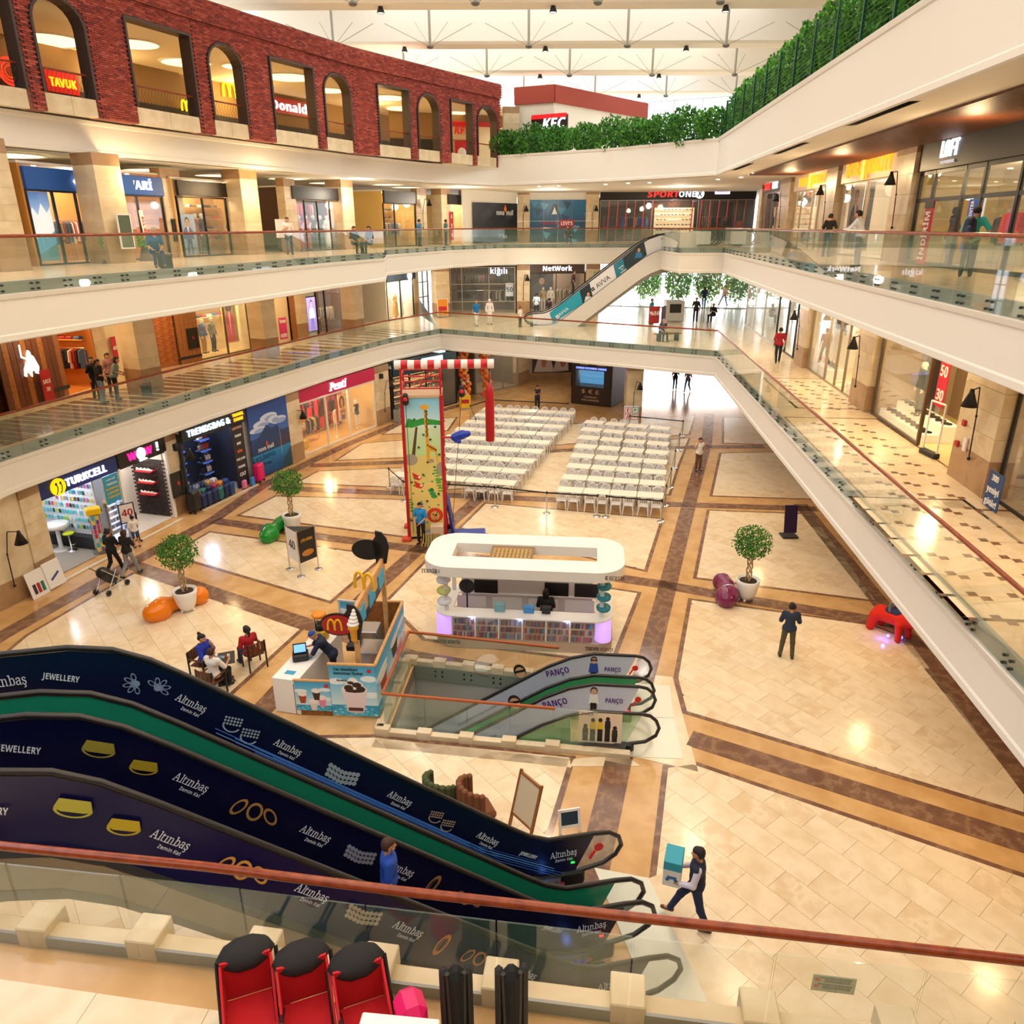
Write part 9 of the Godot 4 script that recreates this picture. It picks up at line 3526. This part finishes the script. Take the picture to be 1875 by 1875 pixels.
func strollers() -> void:
	var y := Y1 - 0.14
	for q in [[-2.15,-4.28,"leftmost of the three red and black strollers below the near railing"],[-1.67,-4.24,"middle of the three red and black strollers below the near railing"],[-1.2,-4.2,"rightmost of the three red and black strollers below the near railing"]]:
		var t := thing("stroller",q[2],"stroller",T(q[0],y,q[1],0.35),"red strollers parked by the near railing")
		var s := mb()
		prism(s,PW([W(-0.2,-0.22),W(0.2,-0.22),W(0.18,0.2),W(-0.18,0.2)]),0.48,0.52)
		plate(s,PW([W(-0.2,0.5),W(0.2,0.5),W(0.2,0.92),W(0.06,0.9),W(-0.06,0.9),W(-0.2,0.92)]),-0.26,-0.24)
		for x in [-0.2,0.2]:
			plate(s,PW([W(-0.24,0.5),W(0.2,0.5),W(0.22,0.62),W(-0.24,0.9)]),x - 0.01,x + 0.01,Transform3D(Basis(Vector3.UP,-PI/2),Vector3.ZERO))
		obj("red_seat",s,paint("c8101c",0.8),t)
		s = mb()
		ball(s,V(0,0.86,-0.34),V(0.24,0.1,0.16),10)
		obj("canopy",s,paint("1c1a1c",0.8),t)
		s = mb()
		for x in [-0.24,0.24]:
			bar(s,V(x,0.12,-0.4),V(x,0.98,0.5),0.02)
			bar(s,V(x,0.1,0.3),V(x,0.8,-0.38),0.018)
		bar(s,V(-0.24,0.35,0.0),V(0.24,0.35,0.0),0.015)
		obj("frame",s,M.black,t)
		for x in [-0.24,0.24]:
			s = mb()
			bar(s,V(x,0.98,0.5),V(x*0.9,1.02,0.66),0.028,8)
			obj("handle",s,paint("16203a",0.5),t)
			for z in [-0.42,0.32]:
				s = mb()
				lathe(s,[[0.03,-0.02],[0.1,-0.025],[0.11,0.0],[0.1,0.025],[0.03,0.02]],14,V(x*1.1,0.11,z),RZ(PI/2))
				obj("wheel",s,M.black,t)
	for q in [[-0.47,"left"],[-0.02,"right"]]:
		var t := thing("folded_stroller","folded black stroller standing upright by the near railing, the %s of two" % q[1],"stroller",T(q[0],y,-4.34,0.1))
		for x in [-0.1,0.1]:
			var s := mb()
			rbox(s,V(x,0.62,0),V(0.07,0.8,0.1),0.03)
			obj("foam_handle",s,paint("2a2828",0.7),t)
			s = mb()
			bar(s,V(x*0.5,0.05,0.06),V(x*0.7,1.0,0.04),0.022)
			obj("frame_tube",s,M.black,t)
			for z in [0.0,0.12]:
				s = mb()
				lathe(s,[[0.03,-0.02],[0.09,-0.025],[0.1,0.0],[0.09,0.025],[0.03,0.02]],14,V(x*1.5,0.12,z),RZ(PI/2))
				obj("wheel",s,M.black,t)
		var s := mb()
		rbox(s,V(0,0.6,0.02),V(0.14,0.85,0.16),0.05)
		obj("folded_seat",s,paint("0e0e10",0.8),t)
	var s := mb()
	rbox(s,V(0,0.35,0),V(0.24,0.7,0.3),0.07)
	tag(obj("suitcase",s,paint("e8186a",0.4),self,T(-0.83,y + 0.15,-4.2,0.4)),"hot pink suitcase beside the strollers at the bottom edge","suitcase")
	s = mb()
	rbox(s,Vector3.ZERO,V(0.6,0.05,0.4),0.01)
	tag(obj("desk_top",s,M.white,self,T(-0.88,y + 0.95,-3.78,-0.1)),"white desk corner at the bottom edge below the strollers","desk")

func people() -> void:
	var G := 0.0
	person("person in a dark blue shirt and olive trousers standing alone with back turned on the open floor",T(7.75,G,-18.45,2.9),{"arms": ["phone","phone"],"top": "26324a","bottom": "55503a","legs": "apart","cell": 0.018})
	var bx := person("person in a navy waistcoat and striped sleeves striding with a big toy box",T(3.15,G,-9.75,-1.9),{"arms": ["carry","carry"],"legs": "stride","top": "22263e","sleeve": 0.0,"bottom": "1c2a4c","shoes": "6a4020","cell": 0.014})
	put("striped_sleeves",net([[V(-0.17,1.4,0),V(-0.25,1.12,0.06),0.062,0.056],[V(-0.25,1.12,0.06),V(-0.21,1.06,0.26),0.055,0.045],[V(0.17,1.4,0),V(0.25,1.12,0.06),0.062,0.056],[V(0.25,1.12,0.06),V(0.21,1.06,0.26),0.055,0.045]],0.016),paint("d8d4e4",0.8),bx)
	var tb := thing("toy_box","turquoise and white toy box with a small blue quad bike picture, carried by the striding person","box",T(3.15,G,-9.75,-1.9)*T(0,1.2,0.42))
	var s := mb()
	rbox(s,V(0,0,0),V(0.42,0.52,0.3),0.01)
	obj("carton",s,paint("e8e6dc"),tb)
	s = mb()
	rbox(s,V(0,0.18,0),V(0.425,0.18,0.305),0.01)
	obj("blue_top",s,paint("2a9cb4"),tb)
	for a in [PI/2,-PI/2,0.0]:
		s = mb()
		rbox(s,V(0,-0.05,0),V(0.16,0.06,0.01),0.02)
		for x in [-0.07,0.07]:
			ball(s,V(x,-0.1,0),V(0.035,0.035,0.008),8)
		obj("printed_quad",s,paint("2a6a9a"),tb,T(0,0,0,a)*T(0,0,0.215 if a else 0.155))
	var L := [
		["person in white top and brown wide trousers talking on a phone beside the tables",9.3,G,-35.8,0.3,{"arms": ["ear","hip"],"top": "eceae8","bottom": "6a4a30","hair": ["tail","2a1a12"],"sleeve": 0.0}],
		["person in black walking with a stroller before the phone shop, with a hand on a friend's arm",-14.05,G,-24.1,2.9,{"arms": ["push","lap"],"top": "141416","bottom": "17171a","legs": "walk","hair": ["bun","2a1812"]}],
		["person with long hair in grey jeans pushing the stroller before the phone shop",-13.45,G,-24.0,2.9,{"arms": ["push","push"],"top": "17171b","bottom": "8a8e94","legs": "walk","hair": ["long","3a2014"]}],
		["child in a white shirt and blue shorts in front of the sign with the red 40",-14.4,G,-26.5,-2.2,{"h": 1.3,"arms": ["phone","phone"],"top": "e6e2dc","bottom": "2a4a7a","cut": 0.45}],
		["person in a turquoise polo shirt and black trousers at the foot of the climbing tower",-3.5,G,-26.7,-0.3,{"arms": ["lap","lap"],"top": "1a8ad0","bottom": "17171a"}],
		["person in a blue cap and dark uniform bending over the ice cream stand",-4.75,G,-17.2,-1.4,{"arms": ["table","table"],"top": "1c2440","bottom": "16161c","hair": ["cap","1c4a9a"],"lean": 0.35,"nod": 0.5}],
		["seated person in a royal blue top with a bun at the cafe table",-8.35,0.02,-17.6,1.3,{"legs": "sit","arms": ["table","mouth"],"top": "1430a8","bottom": "22222a","hair": ["bun","1a1210"]}],
		["seated person in a red top eating ice cream at the cafe table",-7.25,0.02,-18.0,-2.4,{"legs": "sit","arms": ["mouth","lap"],"top": "b01420","bottom": "22345a","hair": ["tail","1a1210"]}],
		["seated person in a white printed blouse with back turned at the cafe table",-7.82,0.02,-16.85,2.8,{"legs": "sit","arms": ["table","table"],"top": "e8e4de","bottom": "24242a","hair": ["short","3a1414"]}],
		["dark-haired person in black sitting inside the white kiosk",1.0,0.1,-20.0,3.0,{"legs": "sit","arms": ["lap","lap"],"top": "15151c","bottom": "15151c","hair": ["long","120e0e"]}],
		["guard in a white shirt and dark waistcoat behind the rear table row",1.7,G,-48.9,0.4,{"arms": ["phone","hang"],"top": "2a2e3c","bottom": "1c2030","sleeve": 0.0}],
		["far person in dark clothes on the bright ground floor at the back",12.2,G,-55.7,0.2,{"top": "2a2a30","bottom": "1c1c22"}],
		["far person in blue jeans on the bright ground floor at the back",12.95,G,-54.9,-0.6,{"top": "8a8a94","bottom": "3a5a9a","legs": "walk"}],
		["child riding the red furry animal",11.3,0.3,-19.85,0.5,{"h": 1.15,"legs": "sit","arms": ["push","push"],"top": "6a6a70","bottom": "1c2030"}],
		["person in black with arms down at the left first-floor railing, tallest of the family",-16.5,Y1,-29.6,1.2,{"top": "18181a","bottom": "2a2a2e"}],
		["person in a black T-shirt and pale jeans hugging at the left first-floor railing",-15.95,Y1,-29.0,1.6,{"arms": ["rail","hang"],"top": "17171a","bottom": "8a9ab0"}],
		["person in a grey-green shirt bending to a stroller at the left first-floor railing",-15.7,Y1,-29.6,1.9,{"arms": ["push","push"],"top": "7a8a84","bottom": "1c1c20","hair": ["long","3a2218"],"lean": 0.15}],
		["person in a patterned pink top behind the family at the left first-floor railing",-16.3,Y1,-30.5,1.0,{"top": "b07a7a","bottom": "2a2a30","hair": ["tail","2a1810"]}],
		["man in a blue T-shirt and white trousers holding hands at the back of the first floor",-2.4,Y1,-52.9,0.5,{"top": "1a78b8","bottom": "f0f0f0","legs": "walk","hair": ["none",""]}],
		["person all in white with a pale headscarf holding hands at the back of the first floor",-1.5,Y1,-53.6,0.2,{"top": "f2ece8","bottom": "f0ece8","hair": ["scarf","f0e8e4"],"coat": 0.5,"sleeve": 1.0}],
		["child in a white shirt and dark waistcoat by the white escalator foot",0.6,Y1,-52.2,0.9,{"h": 1.35,"top": "ecebe8","bottom": "1c1c20"}],
		["person in a pale blue shirt before the brown-signed shop",1.9,Y1,-58.2,2.8,{"top": "b8cce0","bottom": "2a3040"}],
		["person in dark clothes behind the white escalator foot",2.9,Y1,-59.0,2.4,{"top": "2a2224","bottom": "1c1c20","legs": "sit"}],
		["person standing on the white escalator halfway up",4.2,Y1 + 1.9,-53.05,1.57,{"top": "3a2420","bottom": "2a2a30"}],
		["man sitting on the bench behind the back first-floor railing",8.9,Y1 + 0.02,-45.3,0.35,{"legs": "sit","arms": ["lap","lap"],"top": "3a4254","bottom": "2a3040","lean": 0.15,"hair": ["short","8a8a88"]}],
		["guard in a dark uniform standing by the baggage scanner",13.0,Y1,-54.4,-0.4,{"top": "22201e","bottom": "1c1c20"}],
		["guard in black sitting on a stool by the baggage scanner",14.3,Y1,-54.6,-0.8,{"legs": "sit","arms": ["lap","phone"],"top": "1c1c24","bottom": "16161c","hair": ["short","8a4a3a"]}],
		["long-haired person in blue walking out through the glazed entrance",15.9,Y1,-64.0,3.0,{"top": "2a3a70","bottom": "5a7ab0","hair": ["long","4a2a1a"],"legs": "walk"}],
		["person in a pink shirt and blue jeans striding outside the entrance",18.0,Y1,-65.6,-1.2,{"top": "d8a8a8","bottom": "3a5a9a","legs": "stride"}],
		["person in turquoise behind the red and black poster stand",9.7,Y1,-53.5,1.0,{"top": "3a8a9a","bottom": "4a5a6a"}],
		["person in a red shirt with a blue bag walking away on the right first-floor gallery",13.25,Y1,-37.6,2.9,{"top": "a81428","bottom": "1c2028","legs": "walk"}],
		["grey-haired man in a blue checked shirt sitting on the second-floor bench",-11.95,Y2 + 0.02,-26.7,0.6,{"legs": "sit","arms": ["lap","lap"],"top": "2a6a9a","bottom": "1c3a5c","lean": 0.2,"hair": ["short","a8a8a4"]}],
		["person in a pale shirt and jeans at the second-floor railing before the gown shop",-10.9,Y2,-39.2,0.4,{"top": "e8dcd4","bottom": "3a5070","arms": ["phone","hang"]}],
		["left of two people in black sitting at the end of the left second-floor gallery",-7.9,Y2,-40.3,0.7,{"legs": "sit","arms": ["lap","lap"],"top": "1a1a1e","bottom": "16161a"}],
		["right of two people in black sitting at the end of the left second-floor gallery",-7.2,Y2,-40.7,-0.6,{"legs": "sit","arms": ["lap","lap"],"top": "141418","bottom": "16161a"}],
		["person in a blue shirt before the warm yellow shop",-6.2,Y2,-54.2,2.2,{"top": "4a8ac8","bottom": "3a3a44"}],
		["person in a checked shirt before the pilaster right of the warm yellow shop",-4.6,Y2,-56.6,2.0,{"top": "5a8a8a","bottom": "3a4a5a"}],
		["person in dark clothes on a bench before the sports shop",4.4,Y2,-62.0,0.2,{"top": "3a3a40","bottom": "2a2a30","legs": "sit"}],
		["person in black with hand to face before the far beige sign",13.5,Y2,-34.0,2.4,{"arms": ["mouth","hang"],"top": "141416","bottom": "2a3a4c"}],
		["person in a white T-shirt leaning on the right second-floor railing with back turned",11.2,Y2,-25.6,-2.3,{"arms": ["rail","rail"],"top": "dce0ea","bottom": "6a7078","sleeve": 0.9,"lean": 0.12}],
		["person in a green and turquoise T-shirt with a dark backpack before the LOFT shop",11.9,Y2,-20.6,2.6,{"top": "38b0a8","bottom": "20222a","arms": ["hip","hang"]}],
		["child in a blue shirt coming down the near blue escalator",-1.7,2.35,-7.8,1.8,{"h": 1.5,"top": "1a48a8","bottom": "1c1c24","hair": ["short","3a2014"]}],
		["small figure of a person at the left end of the hedge on the top floor",-0.9,15.35,-56.6,0.4,{"top": "e8e8e8","bottom": "2a2a30"}]]
	for q in L:
		person(q[0],T(q[1],q[2],q[3],q[4]),q[5])
	var bag := thing("backpack","dark blue backpack on the person in green and turquoise","backpack",T(11.9,Y2,-20.6,2.6)*T(0.1,1.2,-0.22))
	put("body",net([[V(0,-0.15,0),V(0,0.15,0.02),0.17,0.14]],0.03),paint("1c2440"),bag)
	put("pocket",net([[V(0,-0.12,-0.12),V(0,-0.02,-0.12),0.1,0.09]],0.03),paint("28305a"),bag)
	s = mb()
	var pr := thing("stroller","dark pushchair with a child in it before the phone shop","stroller",T(-13.6,0,-22.9,2.9))
	for x in [-0.24,0.24]:
		bar(s,V(x,0.12,0.45),V(x,1.0,-0.5),0.02)
		bar(s,V(x,0.12,-0.4),V(x,0.75,0.1),0.02)
	obj("frame",s,M.steel,pr)
	put("seat",net([[V(0,0.4,0.1),V(0,0.75,-0.25),0.2,0.2]],0.04),M.black,pr)
	for x in [-0.26,0.26]:
		for z in [0.45,-0.42]:
			s = mb()
			lathe(s,[[0.03,-0.03],[0.1,-0.03],[0.1,0.03],[0.03,0.03]],12,V(x,0.1,z),RZ(PI/2))
			obj("wheel",s,M.dark_steel,pr)
	person("small child in dark clothes and white shoes riding in the pushchair",T(-13.6,0.12,-22.8,2.9),{"h": 0.95,"legs": "sit","arms": ["lap","lap"],"top": "1c1c28","bottom": "24345a","shoes": "f0f0f0"})
func details() -> void:
	ground_shops()
	upper_left()
	upper_back_right()
	big_escalators()
	basement_escalators()
	gallery_escalator()
	ground_things()
	top_floor()
	gallery_lights()
	entrance()
	strollers()
	people()
